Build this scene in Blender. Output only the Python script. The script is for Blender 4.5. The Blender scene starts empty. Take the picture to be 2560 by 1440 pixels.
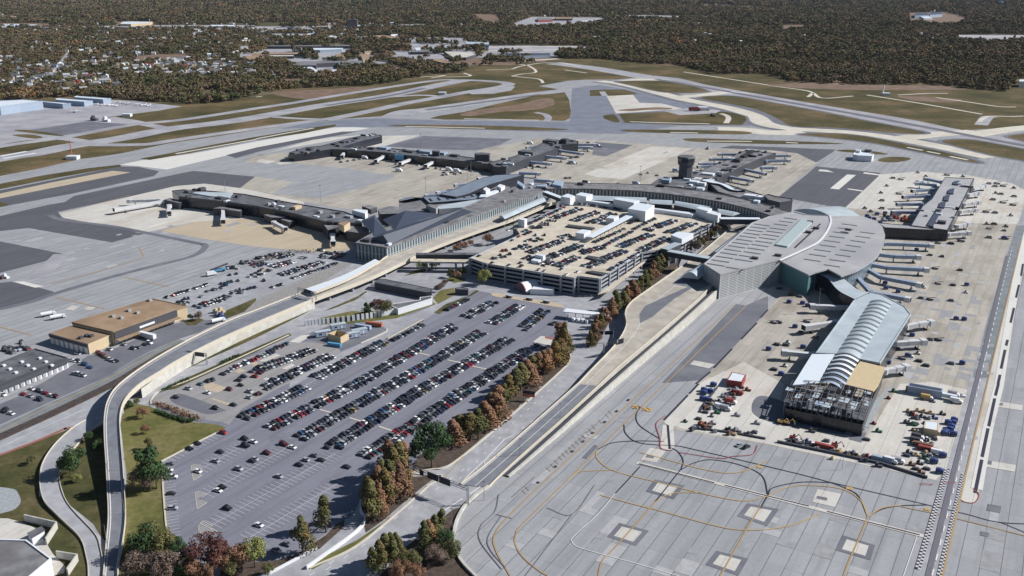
import bpy, bmesh, math, random
from mathutils import Vector, Matrix, noise
from mathutils.geometry import tessellate_polygon
random.seed(7)
R = math.radians
SC = bpy.context.scene
COL = SC.collection
# ------------------------------------------------------------------ camera
FPX, HY, CH = 2330.0, -70.0, 230.0       # focal length in photo pixels, horizon row, height in metres
PITCH = math.atan((720 - HY) / FPX)
cd = bpy.data.cameras.new('camera'); cam = bpy.data.objects.new('camera', cd); COL.objects.link(cam)
cam.location = (0, 0, CH); cam.rotation_euler = (math.pi/2 - PITCH, 0, 0)
cd.sensor_width = 36; cd.lens = FPX/2560*36; cd.clip_start = 5; cd.clip_end = 60000
SC.camera = cam
# ------------------------------------------------------------------ sky and sun
SUN_EL, SUN_AZ = R(36), R(83)            # azimuth clockwise from +Y
w = bpy.data.worlds.new("World"); SC.world = w; w.use_nodes = True
nt = w.node_tree; nt.nodes.clear()
sky = nt.nodes.new('ShaderNodeTexSky'); sky.sky_type = 'NISHITA'; sky.sun_disc = False
sky.sun_elevation = SUN_EL; sky.sun_rotation = SUN_AZ; sky.air_density = 1.0; sky.dust_density = 0.3; sky.ozone_density = 2.0
bg = nt.nodes.new('ShaderNodeBackground'); bg.inputs[1].default_value = 0.05
wo = nt.nodes.new('ShaderNodeOutputWorld')
nt.links.new(sky.outputs[0], bg.inputs[0]); nt.links.new(bg.outputs[0], wo.inputs[0])
sd = bpy.data.lights.new('sun', 'SUN'); sd.energy = 5.0; sd.angle = R(0.5); sd.color = (1.0, 0.965, 0.925)
so = bpy.data.objects.new('sun', sd); COL.objects.link(so)
sv = Vector((math.sin(SUN_AZ)*math.cos(SUN_EL), math.cos(SUN_AZ)*math.cos(SUN_EL), math.sin(SUN_EL)))
so.rotation_euler = sv.to_track_quat('Z', 'Y').to_euler(); so.location = sv*3000
SC.view_settings.view_transform = 'Standard'; SC.view_settings.look = 'None'
SC.view_settings.exposure = 0.33; SC.view_settings.gamma = 1
SC.render.engine = 'CYCLES'
SC.cycles.max_bounces = 4; SC.cycles.diffuse_bounces = 2; SC.cycles.glossy_bounces = 2
# ------------------------------------------------------------------ helpers
CP, SP = math.cos(PITCH), math.sin(PITCH)
def G(u, v, z=0.0):
    """photo pixel -> point on the level z (metres)"""
    x = u-1280; y = 720-v
    d = (x, FPX*CP + y*SP, -FPX*SP + y*CP)
    t = (z-CH)/d[2]
    return Vector((d[0]*t, d[1]*t, z))
def GP(p, z=0.0): return G(p[0], p[1], z)
TH = R(30.5)                              # direction the parking rows and taxi lines run in
AD = Vector((math.sin(TH), math.cos(TH), 0)); BD = Vector((math.cos(TH), -math.sin(TH), 0))
# zoom helpers: points read off enlarged crops of the photograph
def crop(ox, oy, s): return lambda *a: [(ox + a[i]/s, oy + a[i+1]/s) for i in range(0, len(a), 2)]
c1 = crop(0, 0, 4); c2 = crop(640, 0, 4); c3 = crop(1280, 0, 4); c4 = crop(1920, 0, 4)
c5 = crop(0, 300, 4); c6 = crop(640, 300, 4); c7 = crop(1280, 300, 4); c8 = crop(1920, 300, 4)
d1 = crop(0, 600, 4); d2 = crop(640, 600, 4); d3 = crop(1280, 600, 4); d4 = crop(1920, 600, 4)
d5 = crop(0, 960, 3); d6 = crop(640, 960, 3); d7 = crop(1280, 960, 3); d8 = crop(1920, 960, 3)
lotA = crop(400, 1080, 16/3); lotB = crop(370, 820, 16/3); lotC = crop(780, 720, 16/3); lotD = crop(1000, 740, 16/3)
lotE = crop(640, 920, 16/3); gar1 = crop(1160, 480, 6.4); gar2 = crop(1480, 500, 6.4); lotL = crop(400, 600, 16/3)
def tag(o, label=None, cat=None, group=None, kind=None):
    if label: o['label'] = label
    if cat: o['category'] = cat
    if group: o['group'] = group
    if kind: o['kind'] = kind
    return o
def new_obj(name, me, parent=None):
    o = bpy.data.objects.new(name, me); COL.objects.link(o)
    if parent: o.parent = parent
    return o
def empty(name, loc=(0, 0, 0), rz=0.0):
    o = bpy.data.objects.new(name, None); COL.objects.link(o)
    o.location = loc; o.rotation_euler = (0, 0, rz); o.empty_display_size = 1
    return o
class MB:
    """collects faces (with uv in metres) and links them as one mesh object"""
    def __init__(s): s.v = []; s.f = []; s.uv = []; s.mi = []
    def face(s, pts, uv=None, mi=0):
        n = len(s.v); s.v += [tuple(p) for p in pts]; s.f.append(tuple(range(n, n+len(pts))))
        s.uv += uv if uv else [(p[0], p[1]) for p in pts]; s.mi.append(mi)
    def quadstrip(s, a, b, mi=0):
        for i in range(len(a)-1): s.face([a[i], a[i+1], b[i+1], b[i]], mi=mi)
    def poly(s, pts, mi=0, flip=False):
        pts = [Vector(p) for p in pts]
        for t in tessellate_polygon([[Vector((p.x, p.y, 0)) for p in pts]]):
            q = [pts[i] for i in t]
            nz = (q[1]-q[0]).cross(q[2]-q[0]).z
            if (nz < 0) != flip: q = [q[0], q[2], q[1]]
            s.face(q, mi=mi)
    def wall(s, a, b, z0, z1, mi=0, u0=0.0):
        L = math.hypot(b[0]-a[0], b[1]-a[1])
        s.face([(a[0], a[1], z0), (b[0], b[1], z0), (b[0], b[1], z1), (a[0], a[1], z1)],
               [(u0, z0), (u0+L, z0), (u0+L, z1), (u0, z1)], mi)
        return u0+L
    def ring(s, pts, z0, z1, mi=0):
        pts = ccw(pts); u = 0.0
        for i in range(len(pts)): u = s.wall(pts[i], pts[(i+1) % len(pts)], z0, z1, mi, u)
    def prism(s, pts, z0, z1, mi=0, top=True, bottom=False, tmi=None):
        s.ring(pts, z0, z1, mi)
        if top: s.poly([(p[0], p[1], z1) for p in pts], mi if tmi is None else tmi)
        if bottom: s.poly([(p[0], p[1], z0) for p in pts], mi, flip=True)
    def box(s, c, d, ax=(1, 0), mi=0):
        """box centred at c (bottom at c.z), size d=(along ax, across, up)"""
        ux, uy = ax; l = math.hypot(ux, uy); ux /= l; uy /= l
        hx, hy = d[0]/2, d[1]/2
        P = [(c[0]+ux*i*hx-uy*j*hy, c[1]+uy*i*hx+ux*j*hy) for i, j in ((-1, -1), (1, -1), (1, 1), (-1, 1))]
        s.prism(P, c[2], c[2]+d[2], mi, bottom=True)
    def tube(s, a, b, r0, r1=None, n=8, mi=0, cap=True):
        r1 = r0 if r1 is None else r1
        a = Vector(a); b = Vector(b); d = (b-a).normalized()
        x = d.orthogonal().normalized(); y = d.cross(x)
        A = [a + (x*math.cos(2*math.pi*i/n)+y*math.sin(2*math.pi*i/n))*r0 for i in range(n)]
        B = [b + (x*math.cos(2*math.pi*i/n)+y*math.sin(2*math.pi*i/n))*r1 for i in range(n)]
        for i in range(n): j = (i+1) % n; s.face([A[i], A[j], B[j], B[i]], mi=mi)
        if cap: s.face(list(reversed(A)), mi=mi); s.face(B, mi=mi)
    def build(s, name, mats, parent=None, smooth=False, origin=None):
        me = bpy.data.meshes.new(name)
        v = s.v
        if origin is not None: v = [(p[0]-origin[0], p[1]-origin[1], p[2]-origin[2]) for p in v]
        me.from_pydata(v, [], s.f)
        ul = me.uv_layers.new(name='UVMap'); flat = [c for q in s.uv for c in q]; ul.data.foreach_set('uv', flat)
        me.polygons.foreach_set('material_index', s.mi)
        if smooth: me.polygons.foreach_set('use_smooth', [True]*len(s.f))
        for m in (mats if isinstance(mats, (list, tuple)) else [mats]): me.materials.append(m)
        me.update()
        return new_obj(name, me, parent)
def area2(p): return sum(p[i][0]*p[(i+1) % len(p)][1]-p[(i+1) % len(p)][0]*p[i][1] for i in range(len(p)))
def ccw(p): return list(p) if area2(p) > 0 else list(reversed(p))
def smooth_closed(P, n=5):
    out = []; N = len(P)
    for i in range(N):
        p0, p1, p2, p3 = P[i-1], P[i], P[(i+1) % N], P[(i+2) % N]
        for k in range(n):
            t = k/n
            out.append(0.5*((2*p1)+(p2-p0)*t+(2*p0-5*p1+4*p2-p3)*t*t+(3*p1-p0-3*p2+p3)*t**3))
    return out
def smooth_open(P, n=6):
    if len(P) < 3: return P
    Q = [2*P[0]-P[1]]+P+[2*P[-1]-P[-2]]; out = []
    for i in range(1, len(Q)-2):
        p0, p1, p2, p3 = Q[i-1:i+3]
        for k in range(n):
            t = k/n
            out.append(0.5*((2*p1)+(p2-p0)*t+(2*p0-5*p1+4*p2-p3)*t*t+(3*p1-p0-3*p2+p3)*t**3))
    out.append(P[-1]); return out
def offs(P, wd):
    """left / right offset of an open polyline"""
    L, Rr = [], []
    for i, p in enumerate(P):
        d = (P[min(i+1, len(P)-1)]-P[max(i-1, 0)]); d.z = 0; d.normalize(); n = Vector((-d.y, d.x, 0))
        L.append(p+n*wd/2); Rr.append(p-n*wd/2)
    return L, Rr
def inset(P, dist):
    """shrink (dist>0) or grow a closed polygon"""
    P = ccw(P); n = len(P); out = []
    for i in range(n):
        a, b, c = P[i-1], P[i], P[(i+1) % n]
        e1 = Vector((b[0]-a[0], b[1]-a[1], 0)); e2 = Vector((c[0]-b[0], c[1]-b[1], 0))
        if e1.length < 1e-6 or e2.length < 1e-6: out.append(Vector((b[0], b[1], 0))); continue
        e1.normalize(); e2.normalize()
        n1 = Vector((-e1.y, e1.x, 0)); n2 = Vector((-e2.y, e2.x, 0)); m = n1+n2
        if m.length < 0.2: m = n1
        m.normalize(); k = dist/max(0.4, m.dot(n1))
        out.append(Vector((b[0], b[1], 0))+m*k)
    return out
# ------------------------------------------------------------------ materials
class NG:
    def __init__(s, m): s.t = m.node_tree; s.n = s.t.nodes; s.l = s.t.links
    def node(s, typ, **kw):
        o = s.n.new('ShaderNode'+typ)
        for k, v in kw.items(): setattr(o, k, v)
        return o
    def put(s, sock, v):
        if hasattr(v, 'links'): s.l.new(v, sock)
        else: sock.default_value = v
    def math(s, op, a, b=0.0, c=0.0):
        o = s.node('Math', operation=op); s.put(o.inputs[0], a); s.put(o.inputs[1], b)
        if op in ('MULTIPLY_ADD', 'COMPARE', 'SMOOTH_MIN'): s.put(o.inputs[2], c)
        return o.outputs[0]
    def mix(s, f, a, b):
        o = s.node('Mix', data_type='RGBA'); s.put(o.inputs['Factor'], f); s.put(o.inputs[6], a); s.put(o.inputs[7], b)
        return o.outputs[2]
    def noise(s, vec, scale, detail=3, rough=0.55):
        o = s.node('TexNoise'); s.put(o.inputs['Vector'], vec); o.inputs['Scale'].default_value = scale
        o.inputs['Detail'].default_value = detail; o.inputs['Roughness'].default_value = rough
        return o.outputs[0]
    def ramp(s, f, stops):
        o = s.node('ValToRGB'); s.put(o.inputs[0], f); e = o.color_ramp.elements
        while len(e) > 1: e.remove(e[0])
        e[0].position = stops[0][0]; e[0].color = stops[0][1]
        for p, c in stops[1:]: q = e.new(p); q.color = c
        return o.outputs[0]
    def pos(s): return s.node('NewGeometry').outputs['Position']
    def grid(s):
        m = s.node('Mapping'); s.l.new(s.pos(), m.inputs[0]); m.inputs['Rotation'].default_value = (0, 0, TH)
        return m.outputs[0]
    def scaled(s, vec, sc):
        m = s.node('Mapping'); s.l.new(vec, m.inputs[0]); m.inputs['Scale'].default_value = sc
        return m.outputs[0]
def C(r, g, b): return (r, g, b, 1.0)
def base_mat(name, rough=0.8, metal=0.0, spec=0.3):
    m = bpy.data.materials.new(name); m.use_nodes = True
    p = m.node_tree.nodes['Principled BSDF']; p.inputs['Roughness'].default_value = rough
    p.inputs['Metallic'].default_value = metal; p.inputs['Specular IOR Level'].default_value = spec
    return m, NG(m), p
def surf(name, a, b, scale=0.2, rough=0.8, big=None, bigcol=None, metal=0.0, spec=0.3):
    """two-tone noisy surface, with an optional large-scale stain colour"""
    m, g, p = base_mat(name, rough, metal, spec)
    f = g.noise(g.pos(), scale, 4, 0.6)
    c = g.mix(g.ramp(f, [(0.35, C(0, 0, 0)), (0.65, C(1, 1, 1))]), C(*a), C(*b))
    if big:
        f2 = g.ramp(g.noise(g.pos(), big, 3), [(0.5, C(0, 0, 0)), (0.68, C(1, 1, 1))])
        c = g.mix(g.math('MULTIPLY', f2, 0.75), c, C(*bigcol))
    g.l.new(c, p.inputs['Base Color'])
    return m
def paving(name, a, b, joint, jb=7.6, ja=15.2, stain=None, jw=0.035, streak=0.35, tint=0.2, ca=0.6):
    """slabs laid on the apron grid: per-slab tint, joints, tyre streaks, stains"""
    m, g, p = base_mat(name, 0.85)
    v = g.grid(); sx = g.node('SeparateXYZ'); g.l.new(v, sx.inputs[0])
    X, Y = sx.outputs[0], sx.outputs[1]
    fx = g.math('DIVIDE', X, jb); fy = g.math('DIVIDE', Y, ja)
    cv = g.node('CombineXYZ'); g.l.new(g.math('FLOOR', fx), cv.inputs[0]); g.l.new(g.math('FLOOR', fy), cv.inputs[1])
    wn = g.node('TexWhiteNoise', noise_dimensions='2D'); g.l.new(cv.outputs[0], wn.inputs['Vector'])
    base = g.mix(g.noise(g.pos(), 0.02, 5, 0.65), C(*a), C(*b))
    dark = C(*[x*0.72 for x in a])
    base = g.mix(g.math('MULTIPLY', wn.outputs[0], tint), base, dark)
    st = g.noise(g.scaled(v, (0.22, 0.012, 1)), 1.0, 4, 0.6)
    base = g.mix(g.math('MULTIPLY', g.ramp(st, [(0.45, C(0, 0, 0)), (0.72, C(1, 1, 1))]), streak), base, dark)
    fine = g.noise(g.pos(), 0.5, 3, 0.7)
    base = g.mix(g.math('MULTIPLY', g.ramp(fine, [(0.4, C(0, 0, 0)), (0.75, C(1, 1, 1))]), 0.3), base, dark)
    if stain:
        f2 = g.ramp(g.noise(g.scaled(v, (1, 0.45, 1)), 0.028, 5, 0.7), [(0.5, C(0, 0, 0)), (0.7, C(1, 1, 1))])
        base = g.mix(g.math('MULTIPLY', f2, 0.6), base, C(*stain))
    blot = g.ramp(g.noise(g.scaled(v, (1, .5, 1)), 0.06, 6, .75), [(0.56, C(0, 0, 0)), (0.74, C(1, 1, 1))])
    base = g.mix(g.math('MULTIPLY', blot, .45), base, C(*[x*0.5 for x in a]))
    j1 = g.math('LESS_THAN', g.math('FRACT', fx), jw); j2 = g.math('LESS_THAN', g.math('FRACT', fy), jw*0.6)
    base = g.mix(g.math('MULTIPLY', j1, ca), base, C(*joint))
    base = g.mix(g.math('MULTIPLY', j2, ca*0.22), base, C(*joint))
    g.l.new(base, p.inputs['Base Color'])
    return m
def stripes(name, a, b, per_u, frac_u, per_v=None, frac_v=0.5, rough=0.35, off=0.0, spec=0.5):
    """facade pattern from the wall's own uv (metres): vertical bars of colour b over a, optional horizontal bars"""
    m, g, p = base_mat(name, rough, spec=spec)
    uv = g.node('UVMap'); sx = g.node('SeparateXYZ'); g.l.new(uv.outputs[0], sx.inputs[0])
    nz = g.noise(g.pos(), 0.15, 3)
    col = g.mix(nz, C(*a), C(*[min(1, x*1.25) for x in a]))
    f = g.math('LESS_THAN', g.math('FRACT', g.math('DIVIDE', sx.outputs[0], per_u)), frac_u)
    if per_v:
        f2 = g.math('LESS_THAN', g.math('FRACT', g.math('DIVIDE', g.math('ADD', sx.outputs[1], off), per_v)), frac_v)
        f = g.math('MAXIMUM', f, f2)
    col = g.mix(f, col, C(*b)); g.l.new(col, p.inputs['Base Color'])
    return m
def grassmat(name, a, b, c, sc=0.012):
    m, g, p = base_mat(name, 0.95, spec=0.1)
    n1 = g.noise(g.scaled(g.pos(), (1, 1, 1)), sc, 5, 0.7)
    col = g.ramp(n1, [(0.36, C(*a)), (0.5, C(*b)), (0.64, C(*c))])
    n2 = g.noise(g.pos(), 0.25, 4, 0.75)
    col = g.mix(g.math('MULTIPLY', g.ramp(n2, [(0.35, C(1, 1, 1)), (0.6, C(0, 0, 0))]), 0.5), col, C(*[x*0.5 for x in a]))
    g.l.new(col, p.inputs['Base Color']); return m
def leafmat(name, cols, nscale=0.5, var=0.5):
    """foliage: colour varies per tree (object random) and leaf clump (position noise)"""
    m, g, p = base_mat(name, 0.8, spec=0.15)
    oi = g.node('ObjectInfo')
    wn = g.node('TexWhiteNoise', noise_dimensions='3D')
    g.l.new(g.scaled(g.pos(), (1.3, 1.3, 1.3)), wn.inputs['Vector'])
    n = g.noise(g.pos(), nscale, 3, 0.7)
    f = g.math('ADD', g.math('MULTIPLY', oi.outputs['Random'], 1-var), g.math('MULTIPLY', n, var))
    k = len(cols)
    col = g.ramp(f, [(0.15+0.7*i/(k-1), C(*c)) for i, c in enumerate(cols)])
    g.l.new(col, p.inputs['Base Color']); return m
def flat(name, c, rough=0.5, metal=0.0, var=0.15, spec=0.4):
    m, g, p = base_mat(name, rough, metal, spec)
    f = g.noise(g.pos(), 0.35, 4, 0.65)
    g.l.new(g.mix(f, C(*[x*(1-var) for x in c]), C(*[min(1, x*(1+var)) for x in c])), p.inputs['Base Color'])
    return m
M = {}
M['field'] = grassmat('airfield_grass', (0.060, 0.056, 0.024), (0.105, 0.088, 0.042), (0.19, 0.135, 0.075), 0.009)
M['far'] = grassmat('woodland_floor', (0.06, 0.052, 0.03), (0.10, 0.085, 0.05), (0.20, 0.165, 0.11), 0.006)
M['lawn'] = grassmat('lawn_grass', (0.05, 0.056, 0.022), (0.082, 0.08, 0.034), (0.14, 0.115, 0.06), 0.03)
M['lawn2'] = grassmat('bright_lawn_grass', (0.095, 0.105, 0.035), (0.15, 0.145, 0.052), (0.20, 0.17, 0.085), 0.03)
M['soil'] = surf('mulch_soil', (0.05, 0.036, 0.028), (0.10, 0.075, 0.06), 0.4)
M['brownscrub'] = surf('brown_scrub', (0.13, 0.085, 0.055), (0.22, 0.15, 0.11), 0.05)
M['conc'] = paving('apron_concrete', (0.27, 0.28, 0.30), (0.40, 0.405, 0.425), (0.09, 0.09, 0.11), jw=0.045, streak=0.55, tint=0.3, ca=0.75)
M['concF'] = surf('far_taxiway_concrete', (0.27, 0.27, 0.30), (0.38, 0.38, 0.40), 0.03, big=0.01, bigcol=(0.24, 0.24, 0.28))
M['cream'] = paving('cream_apron_concrete', (0.48, 0.465, 0.43), (0.66, 0.64, 0.60), (0.22, 0.2, 0.18), stain=(0.36, 0.28, 0.20), streak=0.25)
M['creamD'] = paving('stained_apron_concrete', (0.36, 0.34, 0.30), (0.52, 0.48, 0.42), (0.16, 0.15, 0.13), stain=(0.15, 0.12, 0.10), streak=0.6, tint=0.4)
M['white'] = paving('new_white_concrete', (0.58, 0.575, 0.55), (0.68, 0.67, 0.64), (0.35, 0.33, 0.3), streak=0.15, tint=0.1)
M['tan'] = paving('tan_apron_concrete', (0.42, 0.35, 0.25), (0.52, 0.45, 0.35), (0.25, 0.2, 0.15), streak=0.3)
M['beige'] = surf('beige_taxiway_concrete', (0.50, 0.47, 0.40), (0.60, 0.57, 0.50), 0.06, big=0.02, bigcol=(0.45, 0.42, 0.36))
M['asph'] = surf('asphalt', (0.12, 0.125, 0.15), (0.175, 0.18, 0.205), 0.06, big=0.015, bigcol=(0.10, 0.105, 0.13))
M['asphD'] = paving('dark_apron_asphalt', (0.085, 0.088, 0.105), (0.125, 0.128, 0.148), (0.05, 0.05, 0.06), streak=0.5, jb=11, ja=60)
M['asphB'] = surf('blue_grey_asphalt', (0.15, 0.165, 0.21), (0.20, 0.215, 0.26), 0.04)
M['lot'] = paving('parking_lot_asphalt', (0.15, 0.155, 0.195), (0.26, 0.265, 0.315), (0.10, 0.10, 0.13), jb=22.1, ja=90, streak=0.6, tint=0.12, jw=0.006)
M['lotL'] = paving('worn_lot_concrete', (0.25, 0.245, 0.25), (0.34, 0.33, 0.33), (0.14, 0.13, 0.13), streak=0.5)
M['road'] = surf('road_concrete', (0.27, 0.275, 0.30), (0.37, 0.375, 0.40), 0.15, big=0.02, bigcol=(0.25, 0.25, 0.28))
M['roadT'] = surf('blue_green_road_asphalt', (0.15, 0.17, 0.185), (0.21, 0.23, 0.245), 0.1)
M['roadD'] = surf('dark_deck_asphalt', (0.15, 0.16, 0.185), (0.20, 0.21, 0.235), 0.15)
M['roadB'] = surf('beige_deck_concrete', (0.34, 0.31, 0.27), (0.45, 0.42, 0.37), 0.12, big=0.04, bigcol=(0.30, 0.27, 0.24))
M['wallc'] = surf('cream_retaining_wall', (0.42, 0.41, 0.375), (0.54, 0.53, 0.49), 0.3, big=0.08, bigcol=(0.42, 0.40, 0.35))
M['curb'] = flat('curb_concrete', (0.52, 0.48, 0.40), 0.8)
M['brick'] = flat('red_brick_curb', (0.28, 0.11, 0.09), 0.8)
M['rip'] = surf('riprap_stone', (0.16, 0.155, 0.15), (0.36, 0.35, 0.34), 1.2)
M['gravel'] = surf('grey_gravel', (0.24, 0.27, 0.29), (0.36, 0.38, 0.40), 1.0)
M['yel'] = flat('yellow_paint', (0.36, 0.25, 0.12), 0.6)
M['yelb'] = flat('bright_yellow_paint', (0.46, 0.31, 0.11), 0.6)
M['wht'] = flat('white_paint', (0.66, 0.66, 0.68), 0.6)
M['blk'] = flat('black_paint', (0.025, 0.025, 0.045), 0.6)
M['tyre'] = flat('tyre_mark', (0.13, 0.13, 0.155), 0.7)
M['redp'] = flat('red_paint', (0.27, 0.05, 0.045), 0.6)
# ------------------------------------------------------------------ flat ground sheets
_layer = [0.0]; LINC = 0.003
def level(z): _layer[0] = z      # sections that do not overlap start again from a low level
def sheet(name, mat, P, sm=False, z=0.0, kind='structure'):
    _layer[0] += LINC
    W = [GP(p, 0) for p in P]
    if sm: W = smooth_closed(W)
    zz = z+_layer[0]
    mb = MB(); mb.poly([Vector((p.x, p.y, zz)) for p in W])
    return tag(mb.build(name, mat), kind=kind)
def band(name, mat, P, wd, z=0.0, sm=True):
    _layer[0] += LINC
    W = [GP(p, 0) for p in P]
    if sm: W = smooth_open(W)
    L, Q = offs(W, wd); zz = z+_layer[0]
    mb = MB(); mb.quadstrip([Vector((p.x, p.y, zz)) for p in Q], [Vector((p.x, p.y, zz)) for p in L])
    return tag(mb.build(name, mat), kind='structure')
def lines(name, mat, LL, wd, zoff=0.02, sm=True, dash=None):
    """painted lines, many strokes of one marking"""
    _layer[0] += LINC
    mb = MB()
    for P in LL:
        W = [GP(p, 0) if not isinstance(p, Vector) else p.copy() for p in P]
        if sm: W = smooth_open(W)
        for p in W: p.z = _layer[0]+zoff
        if dash:
            on, offd = dash; acc = 0.0
            for i in range(len(W)-1):
                a, b = W[i], W[i+1]; L = (b-a).length; d = (b-a).normalized(); t = -acc
                while t < L:
                    s0, s1 = max(t, 0), min(t+on, L)
                    if s1 > s0:
                        l, q = offs([a+d*s0, a+d*s1], wd); mb.quadstrip(q, l)
                    t += on+offd
                acc = (acc+L) % (on+offd)
        else:
            l, q = offs(W, wd); mb.quadstrip(q, l)
    return tag(mb.build(name, mat), kind='structure')
# the ground reaches the horizon
mb = MB(); S = 30000; N = 12
mb.face([(-S, -300, 0), (S, -300, 0), (S, 42000, 0), (-S, 42000, 0)])
tag(mb.build('ground', M['far']), kind='structure')
TREELINE = [(-900, 262), (0, 252), (110, 246), (200, 241), (280, 246), (345, 252), (440, 258), (470, 262), (560, 256), (640, 241), (687, 235), (692, 226), (735, 222), (855, 216), (922, 215), (995, 205), (1015, 196), (1052, 193), (1056, 186), (1115, 185), (1165, 180), (1168, 166), (1190, 165), (1280, 163), (1360, 155), (1387, 146), (1505, 148), (1562, 155), (1615, 160), (1692, 162), (1755, 180), (1795, 187), (1840, 185), (1920, 187), (1977, 205), (2082, 210), (2095, 200), (2100, 212), (2195, 212), (2332, 212), (2420, 222), (2515, 231), (2528, 218), (2542, 200), (2600, 196), (3400, 190)]
sheet('airfield', M['field'], TREELINE + [(3600, 600), (3600, 1700), (-1000, 1700)])
sheet('field_verge', M['brownscrub'], c2(200, 920, 700, 890, 1100, 870, 1300, 880, 900, 930, 560, 985, 380, 980, 190, 945), True)
sheet('field_verge', M['brownscrub'], c3(1340, 640, 1680, 600, 1660, 655, 1500, 652), False)
sheet('field_verge', M['brownscrub'], c4(1300, 960, 1900, 990, 1850, 1020, 1500, 1010), True)
# whole paved area south of the first taxiway
sheet('apron', M['conc'], [(-900, 560), (-30, 443), (0, 440), (90, 423), (200, 398), (300, 384), (425, 358), (540, 341), (640, 325), (760, 308), (870, 296), (960, 290), (1015, 290), (1060, 278), (1140, 263), (1280, 243), (1345, 230), (1400, 224), (1347, 215), (1420, 202), (1465, 199), (1540, 199), (1600, 193), (1640, 189), (1700, 196), (1767, 212), (1920, 240), (2145, 277), (2295, 302), (2407, 326), (2560, 317), (3300, 280), (3300, 1800), (-400, 1800), (-900, 1200)])
# general aviation apron and upper airfield
sheet('general_aviation_apron', M['concF'], [(-500, 300), (0, 272), (60, 270), (108, 262), (180, 258), (280, 250), (330, 252), (455, 266), (400, 276), (270, 293), (345, 308), (300, 318), (155, 342), (40, 366), (-500, 420)])
sheet('asphalt_patch', M['asph'], c1(300, 1300, 900, 1210, 1000, 1225, 1380, 1245, 1240, 1265, 640, 1352))
for P in (c1(150, 1308, 290, 1300, 620, 1350, 560, 1358), c1(120, 1352, 300, 1345, 430, 1372, 330, 1385), [(0, 364), (60, 352), (130, 347), (187, 353), (185, 358), (100, 372), (0, 386)],):
    sheet('grass_island', M['field'], P, True)
def tw(name, P, wd, mat='concF'): return band(name, M[mat], P, wd)
tw('taxiway', [(-200, 402), (0, 366), (90, 353), (155, 344), (250, 326), (350, 309), (400, 305), (480, 296), (640, 271), (740, 256), (840, 239), (965, 219), (1090, 201), (1157, 200)], 22)
tw('taxiway', [(272, 294), (330, 303), (370, 312), (425, 321), (455, 317)], 22)
tw('runway', [(-300, 450), (0, 396), (87, 383), (175, 365), (300, 346), (425, 322), (540, 308), (640, 293), (815, 262), (965, 240), (1090, 214), (1155, 201)], 44)
tw('taxiway', [(100, 352), (150, 346), (200, 352), (230, 358)], 22)
tw('taxiway', [(210, 360), (262, 362), (362, 361), (425, 352), (520, 338), (640, 321), (760, 305), (850, 293)], 22)
tw('taxiway', [(685, 292), (740, 296), (815, 299)], 16)
tw('taxiway', [(815, 300), (870, 289), (927, 277), (1015, 258), (1115, 240), (1180, 228), (1240, 219), (1272, 211), (1250, 205), (1190, 201), (1150, 200)], 28)
sheet('taxiway', M['concF'], [(1170, 232), (1230, 218), (1275, 212), (1288, 217), (1278, 226), (1235, 234), (1180, 236)])
tw('taxiway', [(960, 243), (1010, 240), (1060, 238), (1110, 242)], 18)
tw('taxiway', [(980, 295), (1015, 280), (1065, 275), (1140, 264), (1280, 244), (1350, 234), (1430, 224)], 46)
tw('runway', [(1385, 158), (1480, 170), (1605, 191), (1780, 222), (1920, 247), (2170, 291), (2420, 338), (2700, 390)], 62)
lines('service_track', M['beige'], [c3(60, 640, 170, 660, 240, 720, 100, 740, 0, 760), c3(0, 690, 100, 660, 300, 630, 480, 625, 680, 665), c3(0, 762, 230, 785, 290, 800, 310, 830), c3(530, 700, 750, 730), c2(2300, 700, 2560, 690), c2(1650, 770, 1890, 755, 1750, 780), c2(1900, 770, 2140, 760, 2080, 730), c4(0, 855, 400, 910, 540, 980, 850, 960), c4(400, 970, 450, 930), c4(990, 950, 1500, 1030, 2140, 1142), c4(1300, 950, 1600, 935, 1800, 935), c4(1680, 975, 2000, 1020, 2300, 1065, 2480, 1070), c4(2110, 1220, 2200, 1165, 2430, 1165, 2560, 1160), c4(560, 885, 700, 825, 710, 800), c3(1720, 720, 2560, 850), c2(700, 1290, 990, 1180)[:0] or c2(0, 970, 60, 965)], 7)
tw('taxiway', c4(2130, 1250, 2190, 1175, 2260, 1165), 20)
sheet('dark_asphalt', M['asphB'], [(1430, 222), (1465, 216), (1500, 213), (1560, 222), (1640, 240), (1740, 262), (1850, 285), (1888, 303), (1872, 316), (1790, 314), (1700, 314), (1560, 334), (1480, 334), (1380, 330), (1250, 326), (1000, 318), (860, 318), (700, 322), (760, 309), (870, 298), (960, 296), (1130, 302), (1425, 304)])
def island(P, sh=0.0, shm='asph', mat='field', sm=True):
    if sh:
        W = [GP(p) for p in P]
        if sm: W = smooth_closed(W)
        _layer[0] += LINC
        mb = MB(); mb.poly([Vector((p.x, p.y, _layer[0])) for p in inset(W, -sh)])
        tag(mb.build('asphalt_shoulder', M[shm]), kind='structure')
    sheet('grass_island', M[mat], P, sm)
island([(1073, 296), (1100, 289), (1160, 280), (1250, 258), (1340, 238), (1412, 231), (1423, 250), (1427, 280), (1424, 296), (1410, 302), (1300, 300), (1180, 299), (1110, 299)], sm=False)
sheet('field_verge', M['brownscrub'], [(1150, 285), (1210, 272), (1290, 262), (1370, 244), (1385, 262), (1330, 275), (1250, 280), (1180, 290)], True)
band('service_track', M['concF'], c3(240, 1125, 330, 1145, 365, 1180, 340, 1215), 12)
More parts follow.
